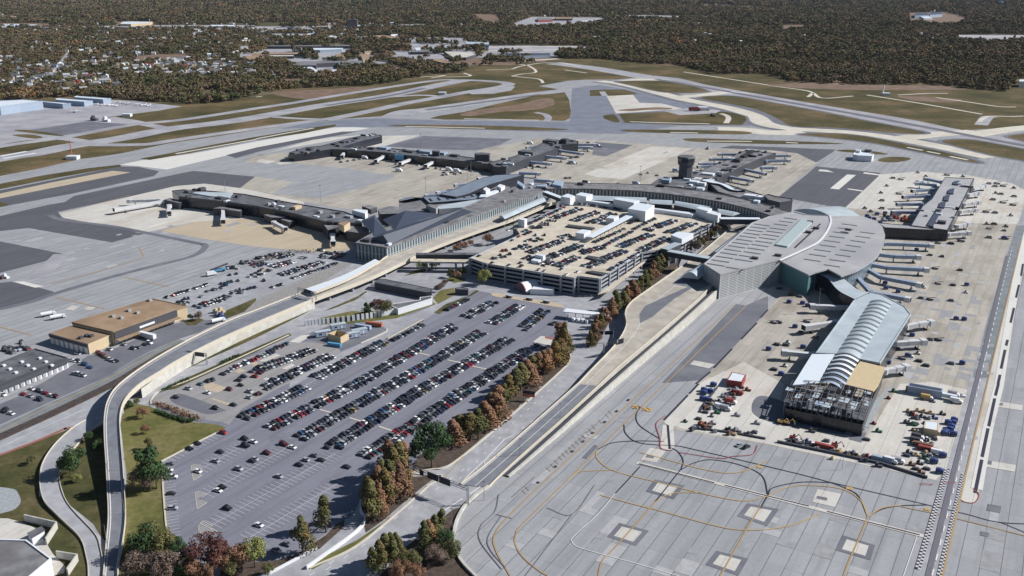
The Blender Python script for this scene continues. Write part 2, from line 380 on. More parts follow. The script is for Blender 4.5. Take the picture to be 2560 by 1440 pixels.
# beige taxiway system and its grass islands
BT = [(1500, 203), (1545, 208), (1605, 221), (1700, 246), (1755, 257), (1830, 272), (1885, 290), (1915, 310), (1985, 322), (2110, 330), (2200, 340), (2300, 357), (2400, 377), (2480, 394)]
band('asphalt_shoulder', M['asph'], BT, 62)
band('taxiway', M['beige'], BT, 34)
for P, wd in (([(1690, 243), (1760, 238), (1820, 229)], 34), ([(1545, 207), (1600, 199), (1660, 200)], 36), ([(2260, 345), (2340, 336), (2440, 329)], 36), ([(2430, 338), (2520, 324), (2640, 312)], 34), ([(1795, 323), (1860, 325), (1930, 332), (2010, 330)], 44)):
    band('taxiway', M['beige'], P, wd)
island([(1545, 204), (1630, 202), (1690, 205), (1765, 226), (1755, 231), (1680, 232), (1630, 225), (1567, 210)], 7)
island([(1590, 179), (1640, 178), (1652, 181), (1630, 187), (1605, 184)], 0)
island([(1750, 244), (1830, 240), (1920, 255), (2040, 277), (2180, 305), (2312, 331), (2245, 333), (2095, 320), (1985, 316), (1950, 300), (1920, 285), (1880, 271), (1805, 256)], 8)
island([(1474, 226), (1505, 224), (1562, 224), (1597, 235), (1555, 239), (1475, 240)], 0, sm=False)
band('service_track', M['concF'], c3(900, 915, 930, 960), 12, sm=False)
sheet('concrete_pad', M['cream'], [(1516, 240), (1582, 237), (1599, 257), (1655, 259), (1715, 274), (1670, 275), (1540, 284)])
sheet('dirt_stain', M['brownscrub'], c3(1060, 1100, 1400, 1075, 1590, 1080, 1560, 1095, 1350, 1100, 1200, 1112), True)
island([(1508, 290), (1520, 287), (1537, 287), (1549, 303), (1545, 306), (1530, 304), (1512, 297)], 0)
island([(1547, 285), (1665, 280), (1720, 283), (1805, 279), (1832, 282), (1862, 291), (1867, 300), (1855, 312), (1705, 312), (1562, 307)], 5, sm=False)
sheet('concrete_pad', M['concF'], [(1660, 278), (1720, 270), (1802, 276), (1790, 283), (1700, 288)])
band('service_track', M['beige'], [(1803, 284), (1818, 290), (1821, 298), (1815, 308)], 9)
island([(2000, 336), (2080, 334), (2160, 341), (2270, 362), (2380, 385), (2445, 404), (2420, 404), (2300, 380), (2180, 357), (2080, 345)], 7)
island([(2355, 353), (2420, 349), (2500, 362), (2640, 392), (2640, 418), (2560, 402), (2490, 390), (2400, 368)], 7)
island([(2520, 342), (2560, 335), (2640, 326), (2640, 366), (2570, 355)], 7)
island([(1708, 349), (1740, 346), (1920, 351), (2060, 356), (2100, 360), (1920, 360), (1750, 355)], 0)
island([(1552, 326), (1605, 324), (1830, 327), (1880, 333), (1830, 336), (1605, 331)], 0)
island([(970, 313), (1080, 312), (1280, 316), (1415, 323), (1380, 326), (1280, 325), (1080, 320)], 0)
island([(350, 397), (420, 384), (500, 368), (640, 342), (760, 322), (840, 311), (838, 316), (760, 333), (640, 350), (475, 383), (375, 400)], 0, sm=False)
island([(-300, 520), (0, 460), (100, 440), (225, 420), (300, 412), (303, 416), (150, 443), (0, 473), (-300, 530)], 0, sm=False)
island([(-20, 508), (0, 506), (22, 512), (0, 517)], 0)
lines('service_track', M['white'], [c3(1180, 1218, 1500, 1228, 1980, 1240), c3(1580, 1325, 1860, 1330), c2(1490, 1265, 2290, 1283), c2(2080, 1188, 2560, 1197), c3(0, 1200, 270, 1202), c3(1950, 1412, 2400, 1415), c4(180, 1425, 300, 1432), c8(1390, 275, 1550, 305), c8(1590, 315, 1720, 340), c8(1820, 365, 2000, 400), c5(1760, 338, 2560, 195), c6(0, 190, 575, 82)], 5, sm=False)
lines('tyre_streak', M['tyre'], [[(1640, 198), (1780, 222), (1920, 247), (2170, 291), (2420, 338), (2700, 390)]], 16)
lines('tyre_streak', M['tyre'], [[(1065, 275), (1280, 246), (1350, 236)], [(815, 264), (965, 241), (1060, 221)]], 12)
lines('runway_marking', M['wht'], [c3(2100, 920, 2200, 936), c3(2200, 917, 2360, 935), c5(0, 365, 270, 315), c5(30, 385, 360, 333)], 8, sm=False)
# ---- main apron patches, left
level(0.0165)
sheet('white_apron', M['white'], [(300, 412), (350, 401), (475, 385), (640, 354), (800, 325), (850, 316), (925, 320), (870, 331), (700, 362), (562, 390), (417, 424), (345, 415)])
sheet('dark_asphalt', M['asphD'], [(565, 388), (640, 369), (760, 346), (855, 329), (895, 328), (860, 336), (760, 354), (640, 381), (590, 395)])
sheet('dark_asphalt', M['asphD'], [(-300, 560), (0, 476), (150, 446), (298, 416), (345, 417), (398, 428), (385, 440), (180, 484), (0, 518), (-300, 590)])
sheet('tan_strip', M['tan'], [(-300, 540), (0, 484), (130, 456), (280, 427), (327, 431), (190, 458), (0, 496), (-300, 560)])
sheet('grass_island', M['field'], [(-20, 508), (0, 507), (22, 512), (0, 517)], True)
sheet('dark_asphalt', M['asphD'], [(-300, 620), (0, 540), (120, 512), (162, 505), (185, 490), (482, 427), (640, 442), (732, 455), (695, 465), (668, 475), (640, 477), (512, 460), (445, 465), (145, 530), (155, 545), (365, 583), (280, 606), (70, 570), (0, 578), (-300, 650)])
sheet('cream_apron', M['cream'], [(147, 533), (300, 497), (440, 465), (512, 459), (660, 478), (760, 505), (760, 540), (640, 560), (482, 555), (367, 580), (287, 567), (160, 545)])
sheet('tan_apron', M['tan'], [(400, 577), (482, 555), (640, 545), (780, 565), (865, 590), (885, 622), (820, 632), (640, 617), (500, 596)])
sheet('cream_apron', M['creamD'], [(640, 478), (600, 470), (640, 440), (600, 410), (640, 388), (740, 380), (860, 378), (1000, 392), (1250, 420), (1300, 440), (1180, 480), (1100, 500), (900, 528), (760, 505)])
sheet('grey_apron', M['conc'], [(560, 425), (600, 407), (727, 407), (860, 420), (990, 440), (965, 452), (802, 497), (680, 484), (732, 455), (640, 442)])
sheet('cream_apron', M['cream'], [(640, 405), (648, 398), (690, 403), (670, 409)]); sheet('cream_apron', M['cream'], c6(190, 430, 300, 418, 370, 432, 240, 448))
sheet('cream_apron', M['cream'], [(780, 350), (830, 343), (905, 338), (700, 375), (640, 390), (600, 402)])
sheet('cream_apron', M['cream'], [(880, 362), (955, 340), (1052, 338), (960, 366), (930, 372)])
sheet('dark_apron', M['asph'], [(960, 366), (1060, 340), (1280, 347), (1250, 362), (1190, 376), (1100, 374)])
sheet('cream_apron', M['creamD'], [(1190, 378), (1282, 358), (1335, 346), (1492, 350), (1742, 371), (1855, 374), (1935, 376), (1990, 382), (2045, 407), (2010, 435), (1945, 492), (1920, 505), (1640, 470), (1380, 460), (1280, 430)])
sheet('grey_apron', M['asph'], c7(830, 220, 1210, 250, 940, 365, 800, 350))
sheet('cream_apron', M['cream'], c7(1390, 265, 1800, 285, 1120, 592, 860, 572, 720, 540))
sheet('dark_asphalt', M['asphD'], [(1797, 370), (1830, 364), (1920, 367), (2090, 374), (2080, 382), (2040, 406), (1992, 383), (1930, 376)])
sheet('dark_apron', M['asphD'], [(2040, 416), (2120, 424), (2200, 432), (2197, 440), (2110, 522), (2045, 510), (1947, 492), (2012, 440)])
for P in (c8(790, 545, 880, 550, 710, 695, 620, 685), c8(960, 522, 1120, 545, 1110, 555, 950, 535), c8(520, 495, 590, 500, 660, 525, 500, 510), c8(800, 685, 950, 705, 940, 715, 790, 692)): sheet('white_patch', M['white'], P)
island([(2095, 378), (2115, 374), (2180, 378), (2220, 385), (2190, 386)], 0); island([(2195, 402), (2210, 394), (2250, 392), (2277, 396), (2265, 402), (2230, 406)], 0)
# right apron
level(0.05)
sheet('south_apron', M['creamD'], [(1935, 755), (1775, 930), (1745, 960), (1655, 1055), (1690, 1075), (1920, 1112), (2203, 1172), (2340, 1202), (2365, 1175), (2413, 1000), (2470, 790), (2517, 632), (2545, 560), (2560, 470), (2420, 438), (2300, 429), (2232, 434), (2197, 436), (2110, 522), (2150, 545), (2000, 700)])
sheet('cream_apron', M['cream'], [(2197, 436), (2232, 434), (2300, 429), (2420, 438), (2530, 458), (2568, 480), (2545, 560), (2440, 558), (2300, 540), (2120, 520), (2110, 522)])
sheet('cream_apron', M['cream'], [(1660, 1052), (1745, 960), (1860, 905), (1960, 960), (1940, 1060), (2160, 1105), (2250, 960), (2330, 955), (2420, 975), (2413, 1000), (2365, 1175), (2338, 1200), (2203, 1170), (1920, 1110), (1700, 1070)])
sheet('dark_apron', M['asph'], [(2545, 560), (2600, 560), (2600, 640), (2553, 600)]); 
sheet('service_road', M['road'], [(2517, 632), (2545, 556), (2575, 556), (2553, 600), (2467, 960), (2346, 1460), (2276, 1460), (2296, 1420), (2365, 1173), (2425, 950)])
sheet('dark_asphalt', M['roadT'], [(2517, 640), (2540, 565), (2566, 562), (2550, 605), (2470, 945), (2430, 945), (2472, 790)])
sheet('cream_strip', M['cream'], [(2553, 600), (2577, 590), (2500, 960), (2447, 1230), (2403, 1225), (2412, 1185), (2467, 960)])
sheet('dark_apron', M['asph'], [(1775, 930), (1850, 840), (1940, 757), (1880, 728), (1640, 925), (1500, 1060), (1640, 1065), (1660, 1048), (1745, 960)][:0] or d3(2240, 640, 2340, 655, 2560, 560, 2560, 700, 2440, 830, 2200, 1090, 1900, 1400, 1500, 1430))
M['patchA'] = surf('pale_repair_slab', (0.33, 0.335, 0.35), (0.40, 0.405, 0.42), 0.3); M['patchB'] = surf('dark_repair_slab', (0.24, 0.245, 0.26), (0.31, 0.315, 0.33), 0.3)
rp_ = random.Random(21); used_ = set()
for mk, n_, zone in (('patchA', 26, (1250, 900, 2500, 1440)), ('patchB', 30, (1250, 900, 2500, 1440)), ('patchA', 40, (20, 560, 640, 800)), ('patchB', 45, (20, 560, 640, 800)), ('patchB', 55, (2250, 600, 2480, 950)), ('patchA', 40, (2250, 600, 2480, 950)), ('patchB', 40, (900, 380, 1250, 500)), ('patchB', 30, (1350, 370, 1950, 450))):
    _layer[0] += LINC; a = MB()
    for i in range(n_):
        u, v = rp_.uniform(zone[0], zone[2]), rp_.uniform(zone[1], zone[3])
        if zone[0] == 1250 and (v < 1200 and u < 1900 and v < 1120-(u-1250)*.6 or (1620 < u < 2420 and v < 1150)): continue
        if zone[0] == 20 and v > 740-(u-60)*.25: continue
        p = GP((u, v)); k1, k2 = math.floor(p.dot(BD)/7.6), math.floor(p.dot(AD)/5); c = BD*(k1*7.6+.1)+AD*k2*5; m_ = rp_.choice((1, 1, 1, 2, 3)); w1, w2 = (7.4 if rp_.random() < .5 else 3.6), 5*m_
        ks = [(k1, k2+e) for e in range(m_)]
        if any(k_ in used_ for k_ in ks): continue
        used_.update(ks)
        a.poly([Vector((q.x, q.y, _layer[0])) for q in (c, c+BD*w1, c+BD*w1+AD*w2, c+AD*w2)])
    if a.f: tag(a.build('repair_patch', M[mk]), kind='structure')
# small apron markings
def ext(P, f):  # scale polygon about centre, in world
    W = [GP(p) for p in P]; c = sum(W, Vector())/len(W); return [c+(p-c)*f for p in W]
def padw(name, mat, W):
    _layer[0] += LINC; mb = MB(); mb.poly([Vector((p.x, p.y, _layer[0])) for p in W]); tag(mb.build(name, M[mat]), kind='structure')
for P in (d7(1095, 740, 1245, 770, 1190, 840, 1050, 800), d7(825, 1070, 975, 1110, 910, 1185, 765, 1140), d7(1790, 920, 1950, 950, 1890, 1035, 1740, 985), d7(1560, 1280, 1720, 1320, 1670, 1405, 1505, 1350), d8(590, 1165, 755, 1215, 730, 1290, 555, 1240)):
    padw('asphalt_surround', 'asph', ext(P, 1.5)); padw('concrete_pad', 'cream', ext(P, 1.0))
for P in (d7(1035, 480, 1155, 500, 1085, 590, 965, 570), d8(370, 790, 548, 825, 505, 925, 330, 885), d3(1820, 1205, 2030, 1245, 1970, 1285, 1780, 1245), d8(1720, 130, 1910, 160, 1905, 200, 1700, 170), d8(1620, 570, 1860, 610, 1850, 660, 1615, 620), d7(1170, 250, 1260, 260, 1200, 330, 1140, 290), d7(1130, 310, 1210, 310, 1220, 480, 1180, 500, 1110, 480), d8(1440, 790, 1540, 790, 1580, 850, 1540, 895, 1450, 880, 1420, 830)):
    sheet('concrete_pad', M['cream'], P)
for P in (d8(370, 840, 445, 855, 440, 878, 360, 860), d7(1010, 530, 1070, 540, 1060, 560, 1000, 550), d8(1720, 140, 1765, 145, 1760, 165, 1715, 160), d8(1640, 575, 1680, 580, 1675, 610, 1630, 600), d8(1650, 900, 1750, 920, 1740, 970, 1640, 950), d8(1595, 1105, 1660, 1120, 1650, 1150, 1590, 1135), d7(620, 455, 645, 470, 560, 560, 525, 555)): sheet('asphalt_patch', M['asph'], P)
sheet('dark_patch', M['asph'], d8(-60, 90, 200, 160, 640, 300, 720, 250, 760, 280, 640, 380, 300, 340, 0, 280, -120, 200), True)  # darker ground patch along the foot of the unfinished concourse
sheet('dirt_strip', M['gravel'], d8(740, 200, 900, 20, 940, 20, 860, 120, 740, 370, 690, 330))
sheet('dirt_pad', M['asph'], d8(640, 350, 740, 370, 700, 440, 605, 415))
band('drain_strip', M['cream'], [(1592, 1157), (1950, 1249), (2310, 1341)], 2.6, sm=False)
band('drain_strip', M['white'], d8(1735, 0, 1650, 330, 1565, 790), 5, sm=False)
band('drain_strip', M['white'], [(2572, 560), (2540, 700), (2498, 960)], 5, sm=False)
lines('drain_slot', M['blk'], [d8(1728, 0, 1705, 90), d8(1700, 110, 1655, 320), d8(1650, 335, 1605, 550), d8(1603, 570, 1552, 820), d4(2550, 240, 2530, 360), d4(2510, 450, 2480, 580), d4(2460, 680, 2425, 830), d4(2395, 1000, 2380, 1060), d4(2370, 1100, 2330, 1290), d4(2320, 1350, 2300, 1440)], 1.6, sm=False)
lines('drain_slot', M['blk'], [[(1597, 1160), (1786, 1208)], [(1812, 1214), (1920, 1241), (2022, 1266)], [(2067, 1279), (2170, 1306), (2299, 1338)]], 0.9, sm=False)
lines('drain_slot', M['blk'], [d3(2560, 700, 2485, 780), d3(2450, 830, 2290, 995), d3(2200, 1090, 2020, 1280), d3(1985, 1320, 1840, 1440), d7(1400, 0, 1330, 75), d7(1320, 85, 1140, 272), d7(1168, 310, 1183, 490)], 1.2, sm=False)
lines('taxi_line', M['yel'], [[(1275, 1440), (1240, 1377), (1237, 1337), (1280, 1283), (1420, 1150), (1627, 960), (1728, 865), (1835, 762)],
    [(1370, 1440), (1347, 1427), (1307, 1393), (1288, 1360), (1290, 1337), (1307, 1310), (1420, 1200), (1493, 1127), (1573, 1047), (1663, 960), (1865, 765)],
    [(1637, 1257), (1537, 1370), (1507, 1400), (1494, 1445)], [(1903, 1265), (1867, 1323), (1795, 1450)], [(2170, 1293), (2147, 1347), (2120, 1410), (2106, 1450)], [(2253, 1267), (2387, 1296), (2640, 1360)]], 0.62)
lines('taxi_line', M['blk'], [[(1703, 1173), (1637, 1257)], [(1920, 1238), (1901, 1272)], [(1703, 1173), (1708, 1152), (1695, 1130), (1678, 1120)], [(1920, 1240), (1905, 1190), (1850, 1163), (1780, 1150), (1735, 1158), (1703, 1175)], [(1920, 1240), (1933, 1220), (2003, 1206), (2080, 1207)], [(2170, 1293), (2150, 1247), (2127, 1227), (2063, 1203), (1920, 1167), (1700, 1116)], [(2170, 1293), (2207, 1273), (2253, 1265), (2320, 1263)], [(1493, 1125), (1530, 1108), (1590, 1103), (1660, 1104)], [(1600, 1020), (1590, 1040), (1600, 1065), (1650, 1098)], [(1560, 1062), (1565, 1085), (1600, 1108), (1700, 1116)]], 0.55)
lines('taxi_line', M['blk'], [[(2080, 1207), (2200, 1235), (2320, 1263), (2420, 1287), (2503, 1307), (2640, 1312)], [(2503, 1307), (2570, 1335)], [(1540, 1233), (1580, 1190), (1600, 1168)]], 0.5)
lines('taxi_line', M['yelb'], [[(1493, 1127), (1493, 1147), (1533, 1177), (1647, 1207), (1780, 1240), (1863, 1253), (1920, 1241)], [(1500, 1238), (1580, 1260), (1647, 1277), (1780, 1313), (1847, 1325), (1920, 1324), (1985, 1312), (2050, 1285)], [(1420, 1200), (1450, 1180), (1533, 1176)], [(1637, 1257), (1670, 1237), (1710, 1232), (1750, 1233)], d7(960, 515, 1600, 670, 1920, 578), [(2170, 1293), (2150, 1250), (2100, 1222), (2010, 1214), (1960, 1222), (1920, 1240)], [(2172, 1292), (2205, 1271), (2253, 1264)]], 0.5, sm=True)
lines('taxi_line', M['wht'], [[(1537, 1235), (1500, 1280), (1435, 1342), (1430, 1355), (1445, 1368), (1500, 1385), (1600, 1412), (1700, 1442)], [(2292, 1343), (2255, 1450)]], 0.3)
lines('crack_line', M['tyre'], [d6(1820, 830, 1790, 960, 1690, 1060, 1680, 1180, 1840, 1390), d6(1840, 990, 1740, 1150, 1760, 1250, 1870, 1380), d6(1800, 980, 1920, 1010), d7(260, 930, 450, 980, 620, 760), d7(100, 1440, 450, 980), d7(0, 850, 170, 700)], 0.4)
lines('stand_mark', M['blk'], [d7(x, y, x+14, y-12) for x, y in ((865, 128), (778, 212), (688, 293), (597, 375), (526, 439), (445, 513), (318, 628), (188, 748))], 1.6, sm=False)
lines('stand_mark', M['yel'], [d7(x, y, x+30, y+32) for x, y in ((600, 310), (575, 335), (550, 358), (525, 381), (500, 405), (475, 428), (450, 452), (425, 474), (400, 497), (375, 520), (350, 543), (320, 572), (290, 600), (260, 628), (100, 770), (75, 795), (700, 225), (725, 200), (650, 270))], 0.3, sm=False)
lines('taxi_line', M['redp'], [d7(1150, 240, 1080, 300, 1105, 400, 1120, 490, 1200, 500), d7(1250, 515, 1560, 560, 1650, 545, 1800, 530, 1840, 460), d8(1440, 785, 1420, 840, 1470, 885, 1550, 890, 1580, 830, 1540, 790)], 0.5)
sheet('gate_number_pad', M['yelb'], d7(905, 158, 962, 165, 940, 190, 900, 182)); sheet('gate_number_pad', M['yelb'], d7(980, 175, 1055, 185, 1040, 210, 975, 200))
for P in (d7(1840, 615, 1885, 622, 1875, 635, 1835, 630), d8(590, 770, 637, 780, 630, 798, 583, 788), d8(1175, 930, 1220, 938, 1215, 955, 1170, 945)): sheet('gate_number_pad', M['yelb'], P)
def txt(s, px, size, mat, rz, name='painted_letters', z=None, rx=0.0, parent=None):
    cu = bpy.data.curves.new(name, 'FONT'); cu.body = s; cu.size = size; cu.align_x = 'CENTER'; cu.align_y = 'CENTER'
    o = bpy.data.objects.new(name, cu); 
    dg = bpy.context.evaluated_depsgraph_get()
    COL.objects.link(o); bpy.context.view_layer.update(); me = bpy.data.meshes.new_from_object(o.evaluated_get(bpy.context.evaluated_depsgraph_get()))
    bpy.data.objects.remove(o); me.materials.append(mat)
    o = bpy.data.objects.new(name, me); COL.objects.link(o)
    p = px if isinstance(px, Vector) else GP(px, _layer[0]+0.03)
    o.location = p; o.rotation_euler = (rx, 0, rz)
    if parent: o.parent = parent
    return o
tag(txt('-N', d7(932, 175)[0], 5, M['blk'], 0.5), kind='structure'); tag(txt('11', d7(1010, 190)[0], 5, M['blk'], 0.5), kind='structure')
tag(txt('STOP', d8(1190, 752)[0], 2.6, M['redp'], -0.1), kind='structure'); tag(txt('STOP', d8(1355, 740)[0], 2.6, M['redp'], -0.1), kind='structure')
# checkered service-road edge
def checker_mat():
    m, g, p = base_mat('checker_paint', 0.6)
    ck = g.node('TexChecker'); uv = g.node('UVMap'); g.l.new(uv.outputs[0], ck.inputs[0]); ck.inputs['Scale'].default_value = 1.0
    ck.inputs[1].default_value = C(0.03, 0.03, 0.04); ck.inputs[2].default_value = C(0.5, 0.5, 0.52)
    g.l.new(ck.outputs[0], p.inputs['Base Color']); return m
M['check'] = checker_mat()
_layer[0] += LINC
mb = MB()
for a, b in (((2294, 1424), (2368, 1173)), ((2344, 1460), (2410, 1185))):
    A, B = GP(a), GP(b); L = (B-A).length; d = (B-A)/L; n = Vector((-d.y, d.x, 0)); k = int(L/1.3)
    for i in range(2):
        P = [A+n*1.1*(i-1), A+d*L+n*1.1*(i-1), A+d*L+n*1.1*i, A+n*1.1*i]
        mb.face([Vector((p.x, p.y, _layer[0]+.01)) for p in P], [(0, i), (k, i), (k, i+1), (0, i+1)])
tag(mb.build('checkered_edge', M['check']), kind='structure')
lines('tyre_streak', M['tyre'], [[(2318, 1450), (2382, 1190), (2440, 960), (2518, 640)]], 2.2)
lines('roadside_line', M['yel'], [[(2352, 1460), (2414, 1188)], [(2414, 1188), (2468, 960), (2554, 600)]], 0.8, sm=False)
lines('lane_dash', M['wht'], [[(2330, 1440), (2395, 1180), (2450, 950), (2530, 620)]], 0.5, dash=(5, 7))
# left apron markings
level(0.095)
lines('apron_track', M['asph'], [c5(500, 950, 620, 1000, 1100, 1060, 1470, 1130, 1960, 1230) + d1(2040, 45, 2042, 85, 1900, 170, 1300, 320, 600, 520, 300, 620, 0, 690)], 6)
lines('taxi_line', M['yel'], [c5(600, 940, 1300, 750), d1(560, 575, 1060, 690), d1(0, 870, 310, 950), d1(1240, 370, 1690, 470), d1(1390, 80, 1420, 130, 1380, 190, 800, 370, 520, 430)], 1.0)
sheet('dark_asphalt', M['asphD'], d1(-800, -120, 0, 15, 690, 150, 0, 330, -800, 500)); sheet('dark_asphalt', M['asphD'], d1(-800, 500, 0, 430, 110, 418, 350, 465, 540, 520, 460, 575, 0, 695, -800, 850))
sheet('concrete_pad', M['cream'], d1(720, 655, 800, 665, 730, 705, 655, 695)); sheet('concrete_pad', M['cream'], d1(880, 668, 960, 672, 910, 705, 835, 695))
sheet('concrete_pad', M['white'], d1(130, 418, 230, 415, 440, 465, 350, 478))
lines('tyre_streak', M['concF'], [d1(620, 140, 380, 380)], 14, sm=False)
# ------------------------------------------------------------------ landside ground
level(0.0178)
sheet('landside_road', M['road'], [(-200, 1180), (0, 1075), (240, 965), (420, 860), (560, 800), (700, 740), (850, 665), (1000, 640), (1170, 650), (1200, 720), (1430, 735), (1540, 770), (1570, 700), (1700, 640), (1790, 700), (1530, 900), (1220, 1210), (1160, 1260), (1130, 1340), (1190, 1460), (600, 1700), (-200, 1700)])
sheet('parking_lot_ground', M['lot'], [(377, 1005), (400, 978), (470, 955), (560, 915), (640, 880), (740, 845), (860, 800), (960, 775), (1100, 760), (1180, 725), (1240, 735), (1400, 760), (1420, 790), (1400, 850), (1330, 930), (1130, 1080), (1050, 1115), (1040, 1165), (930, 1185), (908, 1240), (880, 1290), (850, 1305), (815, 1335), (740, 1385), (690, 1410), (600, 1420), (500, 1400), (430, 1390), (425, 1360), (405, 1155), (447, 1133), (567, 1067), (480, 1053), (417, 1035)])
sheet('parking_lot_ground', M['lotL'], lotB(60, 940, 130, 890, 700, 620, 1500, 330, 1900, 170, 2560, 230, 2560, 420, 1700, 820, 1250, 1080, 1080, 1290, 1000, 1260, 650, 1200, 300, 1130, 100, 1050))
for P in (lotB(740, 760, 860, 730, 1060, 800, 940, 860, 760, 820), lotB(1150, 580, 1220, 540, 1310, 565, 1220, 605), lotB(1360, 470, 1440, 450, 1520, 490, 1440, 520), lotB(820, 940, 870, 935, 1110, 1010, 1060, 1030), lotB(1530, 680, 1580, 660, 1650, 680, 1600, 705), lotB(1480, 440, 1700, 340, 1770, 365, 1560, 450), lotB(1880, 180, 2040, 100, 2230, 80, 2010, 200), lotB(1780, 540, 1920, 470, 1960, 500, 1850, 555), lotB(2040, 380, 2250, 280, 2270, 295, 2090, 400)): sheet('concrete_patch', M['tan' if P[0][0] < 640 else 'cream'], P)
sheet('asphalt_patch', M['asph'], lotB(290, 930, 380, 880, 520, 900, 1000, 1080, 1000, 1110, 800, 1150, 560, 1080, 360, 1010), True)
sheet('asphalt_patch', M['asph'], lotC(0, 600, 40, 600, 380, 420, 560, 450, 960, 530, 930, 580, 600, 760, 400, 830, 130, 740, -80, 670))
sheet('access_road', M['road'], lotC(-300, 1260, 400, 850, 650, 740, 960, 600, 1000, 560, 960, 520, 700, 440, 1300, 370, 1700, 200, 1900, 80, 2020, 110, 1750, 260, 1500, 430, 1050, 660, 400, 960, -300, 1330))
sheet('access_road', M['roadT'], [(-200, 1160), (0, 1068), (120, 1010), (233, 960), (350, 893), (445, 848), (478, 855), (420, 890), (300, 950), (160, 1015), (0, 1086), (-200, 1180)])
sheet('cargo_yard', M['asph'], [(-200, 1100), (0, 1010), (50, 990), (220, 890), (290, 870), (420, 815), (470, 800), (560, 800), (500, 830), (440, 850), (360, 885), (260, 945), (130, 1003), (0, 1062), (-200, 1150)])
sheet('employee_parking_ground', M['road'], lotL(-80, 800, 300, 660, 650, 540, 900, 450, 1270, 340, 1700, 200, 2050, 170, 2450, 260, 2300, 340, 1850, 540, 1420, 700, 820, 950, 560, 1000, 380, 880))
# lawns
LAWN = [('lawn2', d5(940, 130, 1130, 170, 1250, 230, 1440, 285, 1600, 300, 1700, 325, 1540, 400, 1340, 520, 1215, 580, 1240, 860, 1270, 1170, 1350, 1300, 1600, 1400, 1600, 1700, 885, 1700, 890, 1440, 930, 1100, 950, 700, 905, 300)),
    ('lawn', d5(640, 380, 780, 300, 800, 640, 815, 1000, 800, 1190, 760, 1150, 700, 1050, 500, 890, 440, 700, 470, 580, 560, 470)),
    ('lawn', d5(-500, 780, 0, 540, 540, 330, 400, 500, 310, 640, 320, 850, 430, 980, 600, 1150, 650, 1300, 655, 1700, -500, 1700)),
    ('lawn', [(390, 952), (450, 920), (525, 880), (640, 828), (775, 765), (787, 770), (760, 785), (640, 845), (500, 907), (410, 950)]),
    ('lawn', [(395, 980), (437, 958), (512, 925), (640, 868), (722, 833), (730, 838), (640, 880), (512, 938), (440, 972)]),
    ('lawn2', d2(480, 850, 560, 800, 960, 710, 1100, 720, 1400, 690, 1760, 610, 1800, 640, 1400, 785, 900, 840)),
    ('lawn2', d2(1770, 580, 1850, 500, 1980, 480, 2000, 540, 1900, 600, 1820, 640)), ('lawn', d2(2100, 575, 2200, 500, 2235, 510, 2150, 560)),
    ('lawn', d2(1480, 360, 1600, 300, 1830, 280, 1660, 325)), ('lawn2', d2(1900, 400, 1950, 360, 2100, 380, 2080, 415, 1980, 430)),
    ('lawn', d1(2230, 720, 2560, 580, 2560, 650, 2440, 720, 2260, 790)), ('lawn', d1(1830, 810, 1990, 780, 2040, 800, 1960, 850, 1880, 860)),
    ('lawn', d2(680, 710, 1000, 570, 1100, 510, 1110, 520, 1000, 600, 760, 690)), ('lawn', lotC(960, 690, 1480, 425, 1500, 430, 1030, 680)),
    ('lawn2', d6(390, 1385, 500, 1300, 760, 1170, 970, 1030, 1005, 990, 990, 1030, 720, 1230, 430, 1390)), ('lawn', d2(1780, 725, 1900, 640, 2100, 570, 2110, 575, 1830, 740)),
    ('lawn2', gar2(1240, 1140, 1450, 1040, 1470, 1060, 1310, 1170))]
for m_, P in LAWN: sheet('lawn', M[m_], P)
sheet('dry_grass_strip', M['tan'], d1(2050, 1180, 2560, 905, 2560, 925, 2080, 1200)[:0] or lotB(740, 330, 1500, 20, 1560, 0, 1560, 20, 760, 370))
for P in ([(1017, 1183), (1040, 1150), (1060, 1130), (1130, 1085), (1340, 935), (1395, 850), (1420, 860), (1425, 900), (1400, 930), (1130, 1160), (1080, 1174)], [(905, 1240), (930, 1180), (1010, 1172), (1035, 1192), (1095, 1190), (1060, 1215), (1000, 1265), (960, 1300), (915, 1332), (905, 1290)], d6(880, 1500, 1100, 1240, 1230, 1140, 1480, 940, 1550, 925, 1500, 1020, 1480, 1200, 1560, 1340, 1640, 1440, 1640, 1500), [(560, 1410), (690, 1402), (740, 1387), (815, 1338), (845, 1308), (862, 1300), (858, 1320), (800, 1372), (640, 1445), (540, 1470)], [(1465, 868), (1490, 865), (1530, 795), (1700, 662), (1695, 640), (1650, 655), (1520, 765), (1465, 845)], gar2(1700, 820, 1900, 640, 1990, 600, 1800, 760)): sheet('planting_bed', M['soil'], P)
sheet('riprap_slope', M['rip'], d2(-120, 720, 0, 610, 600, 340, 870, 230, 960, 240, 700, 400, 400, 560, 0, 700))
sheet('gravel_pad', M['gravel'], d5(-200, 780, 80, 785, 140, 830, 150, 900, 60, 960, -200, 980), True)
sheet('concrete_yard', M['cream'], d5(-400, 1000, 60, 1010, 170, 1040, 260, 1080, 350, 1200, 400, 1280, 490, 1370, 480, 1420, 400, 1440, 300, 1700, -400, 1700))
sheet('concrete_island', M['tan'], d3(-80, 560, 0, 565, 200, 590, 420, 625, 500, 650, 505, 675, 400, 665, 0, 590, -90, 575), True)
sheet('concrete_island', M['tan'], d2(2350, 545, 2400, 530, 2560, 560, 2560, 590, 2400, 570), True)
sheet('field_verge', M['brownscrub'], c4(0, 850, 500, 830, 1100, 850, 1700, 860, 2000, 890, 1700, 900, 900, 900, 300, 880), True)
sheet('brick_pad', M['cream'], d3(210, 1020, 290, 960, 440, 985, 410, 1065))
sheet('brick_pad', M['brick'], d3(330, 965, 445, 985, 425, 1005, 330, 985))
